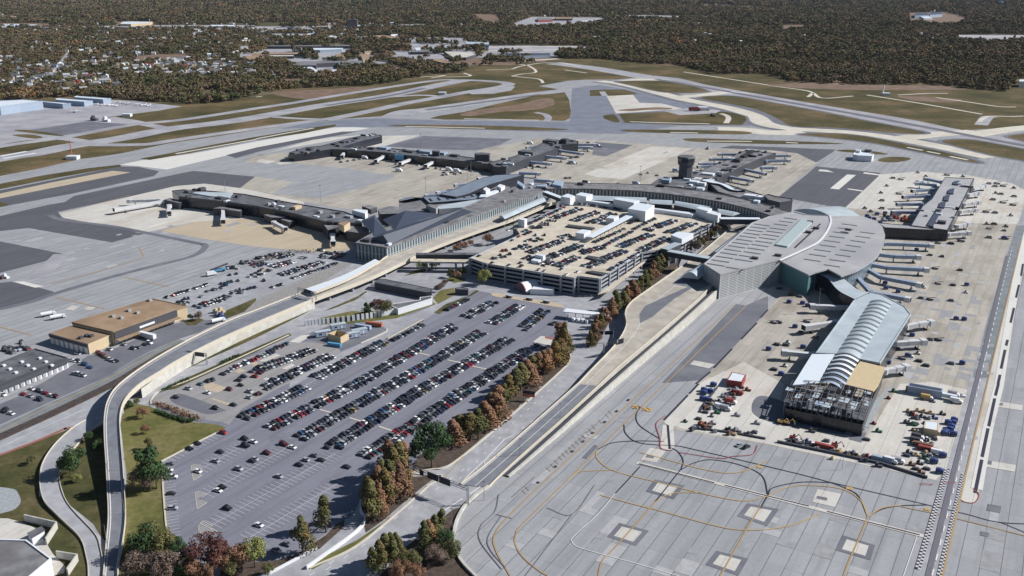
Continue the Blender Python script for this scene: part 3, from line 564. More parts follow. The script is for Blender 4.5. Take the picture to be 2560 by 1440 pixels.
# curbs, rails, road lines
def curb(name, P, wd=0.8, h=0.18, mat='curb', sm=True, z=0.0):
    W = [GP(p, z) for p in P]
    if sm: W = smooth_open(W)
    L, Q = offs(W, wd); mb = MB(); up = Vector((0, 0, h+0.3))
    mb.quadstrip([p+up for p in Q], [p+up for p in L]); mb.quadstrip(Q, [p+up for p in Q]); mb.quadstrip([p+up for p in L], L)
    return tag(mb.build(name, M[mat]), kind='structure')
for P in ([(377, 1012), (380, 997), (400, 978), (470, 952), (560, 912), (640, 876), (722, 838)], d5(1215, 580, 1225, 800, 1250, 1090, 1265, 1170), d5(1215, 580, 1340, 515, 1500, 430, 1620, 370), [(1017, 1183), (1080, 1174), (1130, 1160), (1260, 1055), (1400, 930), (1425, 900), (1420, 870)], d6(400, 1385, 730, 1232, 990, 1030, 1290, 770), d6(1140, 665, 1290, 690, 1390, 685, 1370, 720, 1280, 770), d5(300, 850, 315, 640, 420, 470, 540, 330), d2(-20, 905, 580, 685), lotC(650, 740, 960, 600, 1000, 555), lotC(1010, 680, 1480, 425)):
    curb('road_curb', P)
lines('brick_edge', M['brick'], [d5(0, 535, 300, 420, 500, 330, 560, 325)[:4] and d5(0, 535, 300, 420, 500, 330), d5(480, 340, 560, 320, 650, 275, 580, 320)], 2.2)
lines('track_bed', M['soil'], [[(-60, 1120), (0, 1093), (150, 1025), (293, 955), (360, 915), (420, 880), (470, 856)]], 7.5)
M['rail'] = flat('steel_rail', (0.3, 0.3, 0.32), 0.4, 0.8)
lines('railway_sleepers', M['blk'], [[(-60, 1119), (0, 1092), (150, 1024), (293, 954), (360, 914), (420, 879)]], 3.0, dash=(0.35, 0.9))
for o_ in (-0.72, 0.72):
    W = smooth_open([G(*p) for p in [(-60, 1119), (0, 1092), (150, 1024), (293, 954), (360, 914), (420, 879)]])
    L, Q = offs(W, abs(2*o_)); lines('rail', M['rail'], [L if o_ > 0 else Q], 0.22, sm=False, zoff=0.15)
lines('road_line', M['yelb'], [[(-60, 1105), (0, 1078), (120, 1018), (233, 967), (350, 903), (450, 850)]], 0.45)
lines('road_line', M['wht'], [d5(0, 480, 250, 360, 640, 190), d5(780, 1440, 800, 1310, 830, 1180)][:1], 0.35)
lines('road_line', M['wht'], [d6(400, 1440, 640, 1290, 1200, 900, 1590, 620), d6(520, 1400, 900, 1150)], 0.3, dash=(3, 7))
lines('road_line', M['wht'], [d6(1600, 720, 1530, 755, 1600, 680, 1720, 570, 1860, 420, 1920, 390), d6(1400, 960, 1550, 860), d6(1600, 830, 1920, 600), d6(1590, 710, 1720, 610, 1900, 480), d6(1720, 610, 1705, 585), d6(1670, 655, 1650, 640)], 0.5, sm=False)
lines('road_line', M['wht'], [d6(1520, 720, 1900, 330), d6(1650, 520, 1920, 250), d7(0, 300, 330, 0), d7(0, 220, 240, 0), d3(-1, 1, 0, 0)[:0] or d7(0, 390, 480, 40)], 0.3, dash=(3, 6))
lines('road_line', M['yelb'], [d6(1420, 700, 1600, 490)], 0.35)
lines('road_line', M['wht'], [lotB(20, 850, 1500, 130), [(520, 905), (640, 850), (780, 785), (900, 740)]], 0.3, dash=(3, 9), sm=False)
print('LEVEL', _layer[0])
# ------------------------------------------------------------------ more materials
M['dglass'] = stripes('dark_glass_wall', (0.010, 0.013, 0.022), (0.03, 0.033, 0.045), 3.2, 0.14, 3.6, 0.12, rough=0.25)
M['dmetal'] = stripes('dark_metal_cladding', (0.03, 0.033, 0.046), (0.055, 0.058, 0.072), 2.4, 0.12, rough=0.5)
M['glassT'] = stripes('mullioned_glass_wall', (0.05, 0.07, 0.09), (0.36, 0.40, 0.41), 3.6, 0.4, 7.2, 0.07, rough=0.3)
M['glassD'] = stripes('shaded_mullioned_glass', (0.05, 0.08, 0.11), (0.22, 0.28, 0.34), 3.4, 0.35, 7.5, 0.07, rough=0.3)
M['louvre'] = stripes('louvred_grey_wall', (0.16, 0.17, 0.18), (0.50, 0.51, 0.52), 9, 0.08, 1.3, 0.55)
M['roofG'] = surf('grey_metal_roof', (0.34, 0.34, 0.355), (0.42, 0.42, 0.43), 0.08, rough=0.6, big=0.02, bigcol=(0.30, 0.30, 0.32))
M['roofS'] = surf('silver_blue_roof', (0.37, 0.43, 0.47), (0.45, 0.51, 0.55), 0.08, rough=0.55, big=0.03, bigcol=(0.33, 0.39, 0.43))
M['roofB'] = surf('blue_grey_hall_roof', (0.16, 0.195, 0.25), (0.22, 0.26, 0.32), 0.08, rough=0.5)
M['roofW'] = flat('white_membrane_roof', (0.62, 0.68, 0.74), 0.6, var=0.08)
M['roofD'] = surf('dark_flat_roof', (0.07, 0.075, 0.09), (0.17, 0.175, 0.19), 0.12, rough=0.8, big=0.03, bigcol=(0.09, 0.09, 0.10))
M['roofM'] = surf('weathered_grey_roof', (0.12, 0.122, 0.135), (0.245, 0.245, 0.255), 0.14, big=0.03, bigcol=(0.13, 0.125, 0.13))
M['roofT'] = surf('tan_weathered_roof', (0.26, 0.18, 0.115), (0.36, 0.26, 0.175), 0.06, big=0.03, bigcol=(0.18, 0.12, 0.08))
M['roofP'] = stripes('blue_seamed_metal_roof', (0.035, 0.045, 0.07), (0.065, 0.08, 0.115), 1.6, 0.25, rough=0.5)
M['wallW'] = flat('white_wall', (0.66, 0.68, 0.72), 0.7, var=0.08)
M['wallB'] = flat('pale_blue_wall', (0.30, 0.37, 0.47), 0.7)
M['wallTan'] = flat('tan_brick_wall', (0.52, 0.42, 0.28), 0.8)
M['wallG'] = flat('grey_panel_wall', (0.30, 0.31, 0.33), 0.7)
M['fascia'] = flat('dark_fascia', (0.06, 0.062, 0.075), 0.7)
M['deckT'] = surf('garage_deck_concrete', (0.47, 0.42, 0.34), (0.58, 0.53, 0.44), 0.15, big=0.04, bigcol=(0.38, 0.33, 0.26))
M['gband'] = flat('garage_spandrel', (0.30, 0.32, 0.36), 0.8)
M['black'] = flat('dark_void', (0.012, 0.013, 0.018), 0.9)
M['steel'] = flat('galvanised_steel', (0.30, 0.31, 0.33), 0.5, 0.3)
M['jet'] = flat('jet_bridge_panel', (0.55, 0.56, 0.58), 0.6)
M['jetb'] = flat('blue_grey_bridge_panel', (0.27, 0.33, 0.44), 0.6)
M['rust'] = flat('rust_brown_metal', (0.16, 0.08, 0.05), 0.8)
M['woodd'] = flat('plywood_deck', (0.52, 0.42, 0.26), 0.8)
M['teal'] = flat('teal_glass', (0.10, 0.22, 0.24), 0.3)
M['paleglass'] = flat('pale_glass_skylight', (0.42, 0.50, 0.50), 0.3)
M['rubber'] = flat('tyre_rubber', (0.02, 0.02, 0.02), 0.9)
M['carglass'] = flat('car_glass', (0.02, 0.025, 0.035), 0.15)
M['bluep'] = flat('royal_blue_paint', (0.03, 0.055, 0.19), 0.5); M['blues'] = flat('sky_blue_paint', (0.10, 0.30, 0.50), 0.4)
M['orange'] = flat('orange_container_paint', (0.42, 0.13, 0.07), 0.5); M['greenp'] = flat('green_paint', (0.03, 0.11, 0.07), 0.5)
M['signg'] = flat('dark_sign_board', (0.015, 0.02, 0.04), 0.5); M['maroon'] = flat('maroon_cladding', (0.16, 0.02, 0.04), 0.6)
M['bark'] = flat('bark', (0.09, 0.065, 0.045), 0.9)
_q = [0]
def thing(name, label, cat, c, group=None, rz=0.0):
    return tag(empty(name, c, rz), label, cat, group)
UNDER = {'roof_unit': 'roof', 'roof_vent': 'roof', 'parapet': 'roof', 'skylight': 'roof', 'lift_housing': 'roof', 'cab_opening': 'cab', 'roller_door': 'wall', 'dock_door': 'wall'}
def put(mb, name, mat, root, smooth=False):
    par = root
    if name in UNDER:
        par = next((c for c in root.children if c.name.split('.')[0] == UNDER[name]), root)
    return mb.build(name, mat, par, smooth, origin=root.location)
def cen(W): 
    c = sum(W, Vector())/len(W); return Vector((c.x, c.y, 0))
def bld(name, label, roof, z, wm='dmetal', rm='roofM', cat='building', par=0.7, z0=0.0, group=None, units=(), fascia=None):
    """flat-roofed building from its roof outline: wall, roof, parapet, roof units"""
    W = ccw([GP(p, z) for p in roof]); r = thing(name, label, cat, cen(W), group)
    a = MB(); a.ring(W, z0, z+par*0.0); put(a, 'wall', M[wm], r)
    a = MB(); a.poly([Vector((p.x, p.y, z)) for p in W]); put(a, 'roof', M[rm], r)
    if par:
        a = MB(); I = inset(W, 0.5); O = inset(W, -0.15)
        a.ring(O, z-0.8, z+par); n = len(W)
        for i in range(n):
            j = (i+1) % n
            a.face([(O[i].x, O[i].y, z+par), (O[j].x, O[j].y, z+par), (I[j].x, I[j].y, z+par), (I[i].x, I[i].y, z+par)])
            a.face([(I[j].x, I[j].y, z), (I[i].x, I[i].y, z), (I[i].x, I[i].y, z+par), (I[j].x, I[j].y, z+par)])
        put(a, 'parapet', M[fascia or wm], r)
    for (px, d, mm) in units:
        p = GP(px, z); a = MB(); a.box((p.x, p.y, z), d, (AD.x, AD.y)); put(a, 'roof_unit', M[mm], r)
    return r
def rpart(r, name, P, z0, z1, mat, roofmat=None):
    W = ccw([GP(p, z1) for p in P]); a = MB(); a.prism(W, z0, z1, 0, bottom=z0 > 0.5, tmi=1 if roofmat else None)
    return put(a, name, [M[mat], M[roofmat]] if roofmat else M[mat], r)
# ------------------------------------------------------------------ hourly parking garage
GZ = 13.0
GR = [(1174, 647), (1216, 661), (1433, 697), (1444, 692), (1499, 699), (1602, 634), (1674, 621), (1730, 587), (1786, 559), (1740, 545), (1600, 530), (1490, 516), (1410, 514), (1321, 556), (1285, 566), (1300, 588)]
W = ccw([GP(p, GZ) for p in GR]); gar = thing('parking_garage', 'five level concrete parking garage with a tan roof deck full of cars', 'parking garage', cen(W))
a = MB(); a.ring(inset(W, 1.6), 0, GZ-0.1); put(a, 'dark_interior', M['black'], gar)  # near-black core wall; the interior's shade is put into its colour
a = MB(); a.poly([Vector((p.x, p.y, GZ)) for p in W]); put(a, 'roof_deck', M['deckT'], gar)
for z0, z1 in ((0.2, 1.0), (2.7, 4.1), (5.9, 7.3), (9.1, 10.5), (12.2, 13.9)):
    a = MB(); I = inset(W, 0.35); n = len(W); a.ring(W, z0, z1)
    for i in range(n):
        j = (i+1) % n
        a.face([(W[i].x, W[i].y, z1), (W[j].x, W[j].y, z1), (I[j].x, I[j].y, z1), (I[i].x, I[i].y, z1)])
        a.face([(I[j].x, I[j].y, z0), (I[i].x, I[i].y, z0), (I[i].x, I[i].y, z1), (I[j].x, I[j].y, z1)])
    put(a, 'floor_band', M['gband'], gar)
for i in range(len(W)):
    p, q = W[i], W[(i+1) % len(W)]; L = (q-p).length; d = (q-p)/L; nn = Vector((d.y, -d.x, 0))*0.25
    for k in range(int(L//16)+1):
        c = p+d*(k*16+1)+nn; a = MB(); a.box((c.x, c.y, 0), (1.4, 1.4, GZ+0.6), (d.x, d.y)); put(a, 'column', M['gband'], gar)
for P, z0, z1, nm in ((gar1(1550, 70, 1660, 25, 1775, 62, 1700, 95), GZ, 21, 'stair_tower'), (gar1(1790, 40, 1870, 5, 2060, 35, 1955, 75), GZ, 21, 'stair_tower'), (gar1(1960, 140, 1990, 125, 2400, 180, 2380, 198), GZ, 17, 'screen_wall'),
    (c7(1015, 790, 1060, 775, 1275, 803, 1220, 828), GZ, 22, 'stair_tower'), (c7(1160, 885, 1250, 825, 1425, 850, 1335, 915), GZ, 23, 'stair_tower'), (c7(1395, 885, 1420, 878, 1840, 930, 1800, 945), GZ, 16.5, 'screen_wall'),
    (c7(1840, 880, 1880, 863, 2000, 882, 1960, 912), GZ, 21, 'stair_tower'), (c7(1940, 925, 1985, 905, 2090, 935, 2060, 955), GZ, 20, 'stair_tower'), (c7(60, 988, 85, 975, 150, 985, 125, 1003), GZ, 20, 'stair_tower'),
    (c7(230, 1345, 255, 1335, 335, 1350, 310, 1362), GZ, 18, 'stair_tower'), (c7(190, 1400, 230, 1375, 300, 1385, 265, 1415), GZ, 15.5, 'stair_tower'), (c7(635, 1125, 700, 1093, 790, 1103, 720, 1138), GZ, 19, 'stair_tower'), (c7(940, 975, 985, 950, 1070, 962, 1020, 988), GZ, 19, 'stair_tower'), (c7(1590, 1150, 1650, 1118, 1815, 1130, 1700, 1190), GZ, 18, 'stair_tower')):
    o = rpart(gar, nm, P, z0, z1, 'wallW', 'roofW')
rpart(gar, 'canopy_roof', c7(735, 1165, 1205, 918, 1278, 925, 805, 1172), 17.2, 17.9, 'roofW')
L0, L1 = GP(c7(800, 1172)[0], 17.2), GP(c7(1275, 927)[0], 17.2)
for k in range(13):
    p = L0.lerp(L1, k/12); a = MB(); a.tube((p.x, p.y, GZ), (p.x, p.y, 17.2), 0.25, n=6); put(a, 'canopy_post', M['steel'], gar)
for P in (c7(1070+545-1070, 1060, 560, 1040, 830, 1075, 800, 1092), c7(740, 1370, 760, 1352, 960, 1385, 900, 1412), c7(735, 1515, 800, 1505, 960, 1530, 900, 1545)):
    rpart(gar, 'ramp_wall', P, GZ, GZ+1.4, 'fascia')  # solid dark blocks in place of open light wells; colour stands for their shade
rpart(gar, 'lower_ramp_deck', [(1602, 657), (1618, 650), (1522, 728), (1495, 735)], 5.0, 5.6, 'deckT')
# ------------------------------------------------------------------ vaults
def vault(root, name, A0, B0, A1, B1, z, rise, mat, n=10, t0=0.0, t1=1.0, lift=0.0, wall=True):
    a = MB(); A = [A0.lerp(A1, t0), A0.lerp(A1, t1)]; B = [B0.lerp(B1, t0), B0.lerp(B1, t1)]
    def arc(p, q): return [Vector((p.x+(q.x-p.x)*i/n, p.y+(q.y-p.y)*i/n, z+lift+rise*math.sin(math.pi*i/n))) for i in range(n+1)]
    r0, r1 = arc(A[0], B[0]), arc(A[1], B[1]); a.quadstrip(r0, r1)
    if wall:
        for r_ in (r0, r1): a.face(r_+[Vector((r_[-1].x, r_[-1].y, z-0.5)), Vector((r_[0].x, r_[0].y, z-0.5))])
    return put(a, name, M[mat], root, smooth=False)
def vaultbld(name, label, A0, B0, A1, B1, z, rise, mat='roofS', wm='glassD', cat='canopy', z0=0.0, n=12, post=False):
    P = [GP(q, z) for q in (A0, B0, A1, B1)]; r = thing(name, label, cat, cen(P))
    vault(r, 'curved_roof', P[0], P[1], P[2], P[3], z, rise, mat, n)
    a = MB()
    if post:
        for s in (0, 1):
            for k in range(8):
                p = (P[0].lerp(P[2], (k+.5)/8), P[1].lerp(P[3], (k+.5)/8))[s]; a = MB(); a.tube((p.x, p.y, z0), (p.x, p.y, z), 0.35, n=6); put(a, 'post', M['steel'], r)
    else: a.ring([P[0], P[1], P[3], P[2]], z0, z); put(a, 'wall', M[wm], r)
    return r
# ------------------------------------------------------------------ silver-roofed southwest terminal
TZ = 19.0
R1 = [(1760, 661), (1801, 687), (1921, 657), (1947, 651), (1995, 630), (2043, 607), (2066, 580), (2076, 556), (2074, 540), (2010, 537), (1985, 530), (1925, 541), (1880, 558)]
R2 = [(1952, 653), (2022, 687), (2037, 681), (2070, 672), (2103, 690), (2140, 678), (2170, 660), (2195, 640), (2209, 612), (2213, 588), (2206, 566), (2190, 552), (2158, 541), (2110, 540), (2076, 541), (2078, 556), (2068, 582), (2045, 609), (1997, 632)]
ter = bld('airport_terminal', 'large airport terminal with sweeping silver roof and rows of skylights, right of the parking garage', R1, TZ, 'louvre', 'roofG', cat='terminal', par=0.5, fascia='roofG')
W2 = ccw([GP(p, TZ-1.5) for p in R2])
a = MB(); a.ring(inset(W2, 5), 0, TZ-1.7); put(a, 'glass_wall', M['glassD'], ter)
a = MB(); a.poly([Vector((p.x, p.y, TZ-1.5)) for p in W2]); a.ring(W2, TZ-2.6, TZ-1.5); a.poly([Vector((p.x, p.y, TZ-2.6)) for p in W2], flip=True); put(a, 'lower_roof', M['roofG'], ter)
rpart(ter, 'glass_corner_block', [(1953, 656), (2022, 688), (2028, 684), (1960, 650)], 0, TZ-2.7, 'teal')
W = smooth_open([GP(p, TZ) for p in [(1949, 652), (1996, 631), (2044, 607), (2067, 580), (2077, 556), (2075, 540)]]); L, Q = offs(W, 1.6)
a = MB(); up = Vector((0, 0, 0.6)); a.quadstrip([p+up for p in Q], [p+up for p in L]); a.quadstrip(Q, [p+up for p in Q]); put(a, 'roof_step_edge', M['wallW'], ter)
def strips(root, z, S0, S1, n, ln, wd, mat='teal', skip=()):
    for k in range(n):
        if k in skip: continue
        c = GP(S0, z).lerp(GP(S1, z), k/(n-1)); p0 = c; p1 = c+BD*ln
        l, q = offs([p0, p1], wd); a = MB(); up = Vector((0, 0, 0.45))
        a.prism([q[0], q[1], l[1], l[0]], z, z+0.35); put(a, 'skylight', M[mat], root)
M['skyl'] = stripes('skylight_strip', (0.07, 0.09, 0.10), (0.35, 0.37, 0.38), 1.2, 0.3)
strips(ter, TZ, (1768, 659), (1885, 560), 13, 14, 1.7, 'skyl'); strips(ter, TZ, (1815, 668), (1925, 570), 12, 14, 1.7, 'skyl', skip=(1,)); strips(ter, TZ, (1935, 560), (1960, 545), 3, 12, 1.7, 'skyl')
strips(ter, TZ-1.5, (2010, 648), (2105, 560), 9, 13, 1.5, 'skyl'); strips(ter, TZ-1.5, (2060, 662), (2150, 580), 8, 12, 1.5, 'skyl')
rpart(ter, 'ridge_skylight', c8(340, 985, 455, 1000, 195, 1262, 75, 1242), TZ, TZ+1.3, 'paleglass')
rpart(ter, 'roof_gutter', c8(518, 1035, 530, 1038, 275, 1278, 263, 1272), TZ, TZ+0.3, 'black')
for p in ((2021, 582), (2025, 556), (2040, 572), (2120, 576), (1945, 640), (1887, 647)):
    a = MB(); q = GP(p, TZ); a.box((q.x, q.y, TZ), (3, 5, 1.6), (AD.x, AD.y)); put(a, 'roof_unit', M['fascia'], ter)
P = [GP(q, 12) for q in ((1727, 690), (1745, 700), (1800, 640), (1760, 662))]
for nm, A0, B0, A1, B1, zz, ri in (('entrance_canopy', (1705, 692), (1747, 697), (1765, 655), (1795, 668), 11, 4.5), ('side_canopy', (1778, 634), (1800, 640), (1878, 558), (1892, 561), 13, 2.5)):
    Q = [GP(q, zz) for q in (A0, B0, A1, B1)]; vault(ter, nm, Q[0], Q[1], Q[2], Q[3], zz, ri, 'roofS', 12)
Q = [GP(q, 14) for q in ((1985, 520), (2100, 552), (2060, 515), (2158, 541))]; vault(ter, 'curved_entrance_roof', Q[0], Q[1], Q[2], Q[3], 12, 6, 'roofS', 12)
# concourse below it, partly under construction
cz = 12.0
CB = [(2040, 883), (2140, 744), (2172, 730), (2205, 737), (2262, 767), (2277, 786), (2200, 908), (2149, 898), (2090, 885)]
cb = bld('airport_concourse', 'pale silver concourse with a ribbed central skylight vault, unfinished at its near end', CB, cz, 'dglass', 'roofS', cat='concourse', par=0.4, fascia='roofS')
V = [GP(q, cz) for q in ((2177, 751), (2231, 759), (2090, 885), (2149, 897))]
vault(cb, 'central_vault', V[0], V[1], V[2], V[3], cz, 2.0, 'roofS', 12)
for k in range(13): vault(cb, 'skylight', V[0], V[1], V[2], V[3], cz, 2.0, 'skyl', 12, t0=0.025+k*0.073, t1=0.048+k*0.073, lift=0.2, wall=False)
a = MB(); a.prism([GP(q, cz) for q in ((2030, 885), (2088, 885), (2068, 915), (2045, 958), (1982, 962))], cz-0.8, cz, bottom=True); put(a, 'white_roof_panels', M['roofW'], cb)
a = MB(); a.prism([GP(q, cz) for q in ((2150, 903), (2214, 918), (2196, 962), (2184, 978), (2112, 960), (2130, 930))], cz-0.8, cz, bottom=True); put(a, 'plywood_deck', M['woodd'], cb)
V2 = [GP(q, cz) for q in ((2088, 886), (2149, 898), (2045, 962), (2105, 978))]
for k in range(7):
    vault(cb, 'vault_panel', V2[0], V2[1], V2[2], V2[3], cz, 2.2, 'roofW' if k < 4 else 'wallB', 12, t0=k/7+0.02, t1=k/7+0.10, wall=False)
    vault(cb, 'vault_rib', V2[0], V2[1], V2[2], V2[3], cz, 2.2, 'fascia', 12, t0=k/7, t1=k/7+0.035, lift=0.3, wall=False)
a = MB(); a.ring([GP(q, cz) for q in ((2032, 886), (2210, 918), (2180, 986), (2160, 1040), (1966, 1000), (1984, 962))], 0, 7); put(a, 'unfinished_walls', M['dglass'], cb)
a = MB(); FR = [GP(q, 9) for q in ((1980, 960), (2182, 988), (2160, 1042), (1962, 1003))]
for i in range(15):
    p, q = FR[0].lerp(FR[1], i/14), FR[3].lerp(FR[2], i/14); zz = 11+2.2*math.sin(math.pi*i/14)
    a = MB(); a.tube((p.x, p.y, zz), (q.x, q.y, zz-1.5), 0.22, n=5); put(a, 'rafter', M['fascia'], cb); a = MB(); a.tube((q.x, q.y, 0), (q.x, q.y, zz-1.5), 0.3, n=5); put(a, 'frame_column', M['steel'], cb)
for j in range(9):
    t = j/8; pr = None; a = MB()
    for i in range(15):
        p = FR[0].lerp(FR[3], t).lerp(FR[1].lerp(FR[2], t), i/14); p.z = 11+2.2*math.sin(math.pi*i/14)-1.5*t
        if pr is not None: a.tube(pr, p, 0.18, n=5)
        pr = p
    put(a, 'roof_beam', M['rust' if j % 2 else 'steel'], cb)
rs_ = random.Random(9)
for i in range(46):
    t, u_ = rs_.random(), rs_.random(); p = FR[3].lerp(FR[2], t)+Vector((rs_.uniform(-1, 1), rs_.uniform(-3.5, 1), 0)); q = p+Vector((rs_.uniform(-5, 5), rs_.uniform(-1, 1), 0)); a = MB(); a.tube((p.x, p.y, rs_.uniform(.2, 6)), (q.x, q.y, rs_.uniform(2, 10)), .16, n=4); put(a, 'scaffold_pole', M[rs_.choice(('steel', 'fascia', 'rust'))], cb)
for i in range(26):
    t, u_ = rs_.random(), rs_.random(); p = FR[0].lerp(FR[3], u_).lerp(FR[1].lerp(FR[2], u_), t); a = MB(); a.box((p.x, p.y, 10.8+2.2*math.sin(math.pi*t)-1.5*u_), (rs_.uniform(3, 7), rs_.uniform(2, 5), .15), (AD.x, AD.y)); put(a, 'roof_sheet', M[rs_.choice(('wallB', 'steel', 'fascia', 'roofS'))], cb)
a = MB(); a.prism([Vector((p.x, p.y, 0)) for p in FR], 6.4, 7.0, bottom=True); put(a, 'frame_deck', M['roofD'], cb)
# curved connector
cn = thing('concourse_connector', 'curved silver roofed connector joining the terminal to the vaulted concourse', 'connector', G(2090, 740))
La = smooth_open([GP(q, 13) for q in ((2037, 683), (2068, 695), (2095, 725), (2137, 748))]); Lb = smooth_open([GP(q, 13) for q in ((2070, 672), (2103, 692), (2145, 724), (2174, 731))])
a = MB(); a.quadstrip(La, Lb); put(a, 'roof', M['roofS'], cn)
for Z in (La, Lb):
    a = MB(); u = 0
    for i in range(len(Z)-1): u = a.wall(Z[i], Z[i+1], 0, 12.9, 0, u)
    put(a, 'wall', M['dglass'], cn)
# ------------------------------------------------------------------ far right concourse
ca = bld('airport_concourse', 'grey roofed concourse with a line of dark skylights at the far right apron', c8(1770, 575, 2062, 590, 1800, 1105, 1430, 1058, 1545, 865, 1640, 790), 10, 'dglass', 'roofG', cat='concourse', par=0.5)
for P in (c8(1860, 610, 1915, 605, 1905, 645, 1850, 640), c8(1810, 690, 1865, 680, 1855, 735, 1795, 730), c8(1770, 750, 1820, 745, 1805, 805, 1755, 800), c8(1725, 820, 1780, 815, 1765, 875, 1705, 870), c8(1690, 890, 1740, 890, 1650, 1060, 1590, 1050)):
    rpart(ca, 'skylight', P, 10, 11.3, 'roofP')
bld('link_building', 'long grey roofed link wing behind the silver terminal', c8(1090, 1030, 1430, 1058, 1800, 1104, 1560, 1098, 1170, 1078), 9.6, 'dglass', 'roofG', cat='building', par=0.4)
# ------------------------------------------------------------------ central crescent terminal
inner = [(967, 620), (1122, 564), (1280, 507), (1335, 487), (1365, 473), (1400, 472), (1480, 473), (1580, 477), (1660, 484), (1742, 495), (1810, 507), (1880, 524), (1925, 539)]
outer = [(888, 608), (915, 592), (960, 570), (1060, 550), (1150, 524), (1215, 495), (1285, 468), (1335, 456), (1400, 457), (1492, 459), (1625, 462), (1770, 480), (1850, 496), (1925, 515), (1990, 535)]
tz = 14.0
ct = bld('crescent_terminal', 'long curved terminal with weathered grey roof and glass front behind the garage', inner+list(reversed(outer)), tz, 'glassT', 'roofM', cat='terminal', par=0.6, fascia='roofM')
def hip(root, name, P, apex, z0, z1, mat='roofP'):
    W = [GP(p, z0) for p in P]; Ap = [GP(p, z1) for p in apex]; a = MB(); n = len(W)
    def near(q): return min(Ap, key=lambda s: (s-q).length)
    for i in range(n):
        p, q = W[i], W[(i+1) % n]; ap, aq = near(p), near(q); L = (q-p).length
        if (ap-aq).length < 0.1: a.face([p, q, ap], [(0, 0), (L, 0), (L/2, 8)])
        else: a.face([p, q, aq, ap], [(0, 0), (L, 0), (L, 8), (0, 8)])
    put(a, name, M[mat], root)
hip(ct, 'hipped_roof', [(915, 600), (975, 612), (1182, 530), (1150, 521), (960, 580)], [(958, 588), (1158, 522)], tz, tz+7)
hip(ct, 'hipped_roof', [(957, 549), (987, 577), (1100, 535), (1015, 526)], [(1013, 528)], tz, tz+6)
hip(ct, 'hipped_roof', [(902, 552), (935, 591), (967, 578), (937, 537)], [(936, 545)], tz, tz+4)
for P, z1, m1, m2 in (([(997, 503), (1060, 490), (1090, 508), (1180, 492), (1250, 462), (1290, 470), (1200, 507), (1150, 522), (1000, 530)], 11, 'fascia', 'roofM'), (c6(1060, 860, 1130, 850, 1210, 870, 1150, 895), 14, 'fascia', 'roofM'), (c6(960, 900, 1000, 890, 1115, 900, 1090, 935), 16, 'wallW', 'roofW'), (c6(820, 1030, 900, 1010, 940, 1020, 880, 1060), 15, 'wallTan', 'roofT'), (c6(1700, 850, 1740, 840, 1830, 855, 1800, 890), 15, 'wallG', 'roofM'), (c6(1220, 890, 1330, 860, 1590, 880, 1560, 930, 1240, 940), 11.5, 'fascia', 'roofM')):
    rpart(ct, 'roof_block', P, 0 if z1 < 12 else 9, z1, m1, m2)
for P, z1, lb in ((c6(1430, 800, 1560, 770, 1670, 785, 1670, 800, 1500, 830, 1430, 825), 11, 'small blue-grey wavy roofed shed on the airside of the crescent terminal'), (c6(1665, 770, 2200, 740, 2225, 775, 2190, 795, 1730, 830), 13, 'blue-grey roofed hall with slot skylights behind the crescent terminal'), (c6(1840, 745, 1960, 700, 2200, 600, 2400, 550, 2560, 545, 2680, 550, 2500, 600, 2330, 650, 2130, 740, 2000, 770), 15, 'long wavy blue-grey roof leading to the far pier')):
    r = bld('airside_hall', lb, P, z1, 'dglass', 'roofB', cat='building', par=0.3)
    if z1 == 13:
        for k in range(6): rpart(r, 'skylight', c6(1725+k*82, 785-k*9, 1745+k*82, 783-k*9, 1770+k*82, 808-k*9, 1750+k*82, 811-k*9), 13, 13.4, 'black')
rpart(ct, 'white_annex', c6(2230, 770, 2250, 745, 2420, 690, 2435, 700, 2300, 770), 8, 13.5, 'wallW', 'roofW'); rpart(ct, 'service_annex', c6(1830, 890, 1830, 855, 2200, 795, 2310, 790, 2120, 870, 1960, 880), 8, 13, 'wallG', 'roofS')
rpart(ct, 'white_annex', c6(2270, 690, 2300, 670, 2340, 690, 2300, 710), 13, 17, 'wallW'); rpart(ct, 'white_annex', c6(2410, 660, 2440, 640, 2490, 655, 2450, 680), 12, 16, 'wallW')
for P in (c7(240, 660, 260, 650, 350, 640, 340, 665), c7(400, 640, 440, 600, 515, 610, 495, 660), c7(50, 630, 60, 605, 130, 650, 110, 670)): rpart(ct, 'roof_unit', P, tz, tz+2.5, 'wallB')
# ------------------------------------------------------------------ piers
def pod(root, P, z1, m='dmetal', rm='roofM'): rpart(root, 'boarding_lounge', P, 0, z1, m, rm)
pe = bld('airport_pier', 'dark glass pier with flat grey roof on the left apron', [(430, 478), (458, 475), (520, 478), (610, 486), (700, 503), (860, 530), (905, 546), (905, 560), (815, 556), (740, 536), (640, 516), (560, 505), (447, 492)], 11, 'dglass', 'roofD', cat='pier', units=(((742, 522), (9, 5, 3), 'wallTan'), ((596, 493), (6, 4, 2.5), 'fascia'), ((550, 497), (5, 9, 2), 'fascia'), ((672, 513), (4, 3, 2.5), 'wallG'), ((505, 476), (7, 5, 3), 'fascia'), ((480, 482), (5, 8, 1.6), 'fascia'), ((800, 533), (4, 4, 2.5), 'wallG')))
for P, z_ in ((c5(1640, 795, 1700, 780, 1845, 812, 1790, 830), 7), (c5(2130, 885, 2200, 865, 2420, 900, 2400, 915, 2210, 885), 7), (c6(75, 945, 190, 940, 310, 955, 290, 975, 150, 975), 7), (c6(250, 995, 290, 985, 385, 1005, 330, 1020), 6), (c6(650, 1020, 740, 990, 860, 1010, 820, 1070, 720, 1100, 690, 1060), 9), (c6(870, 1070, 960, 1050, 1130, 1070, 1120, 1140, 900, 1110), 9), (c5(1960, 690, 2000, 670, 2060, 690, 2060, 700), 6)): pod(pe, P, z_)
rpart(pe, 'long_skylight', c5(1830, 715, 2330, 725, 2290, 775, 2100, 760), 11, 12, 'roofS')
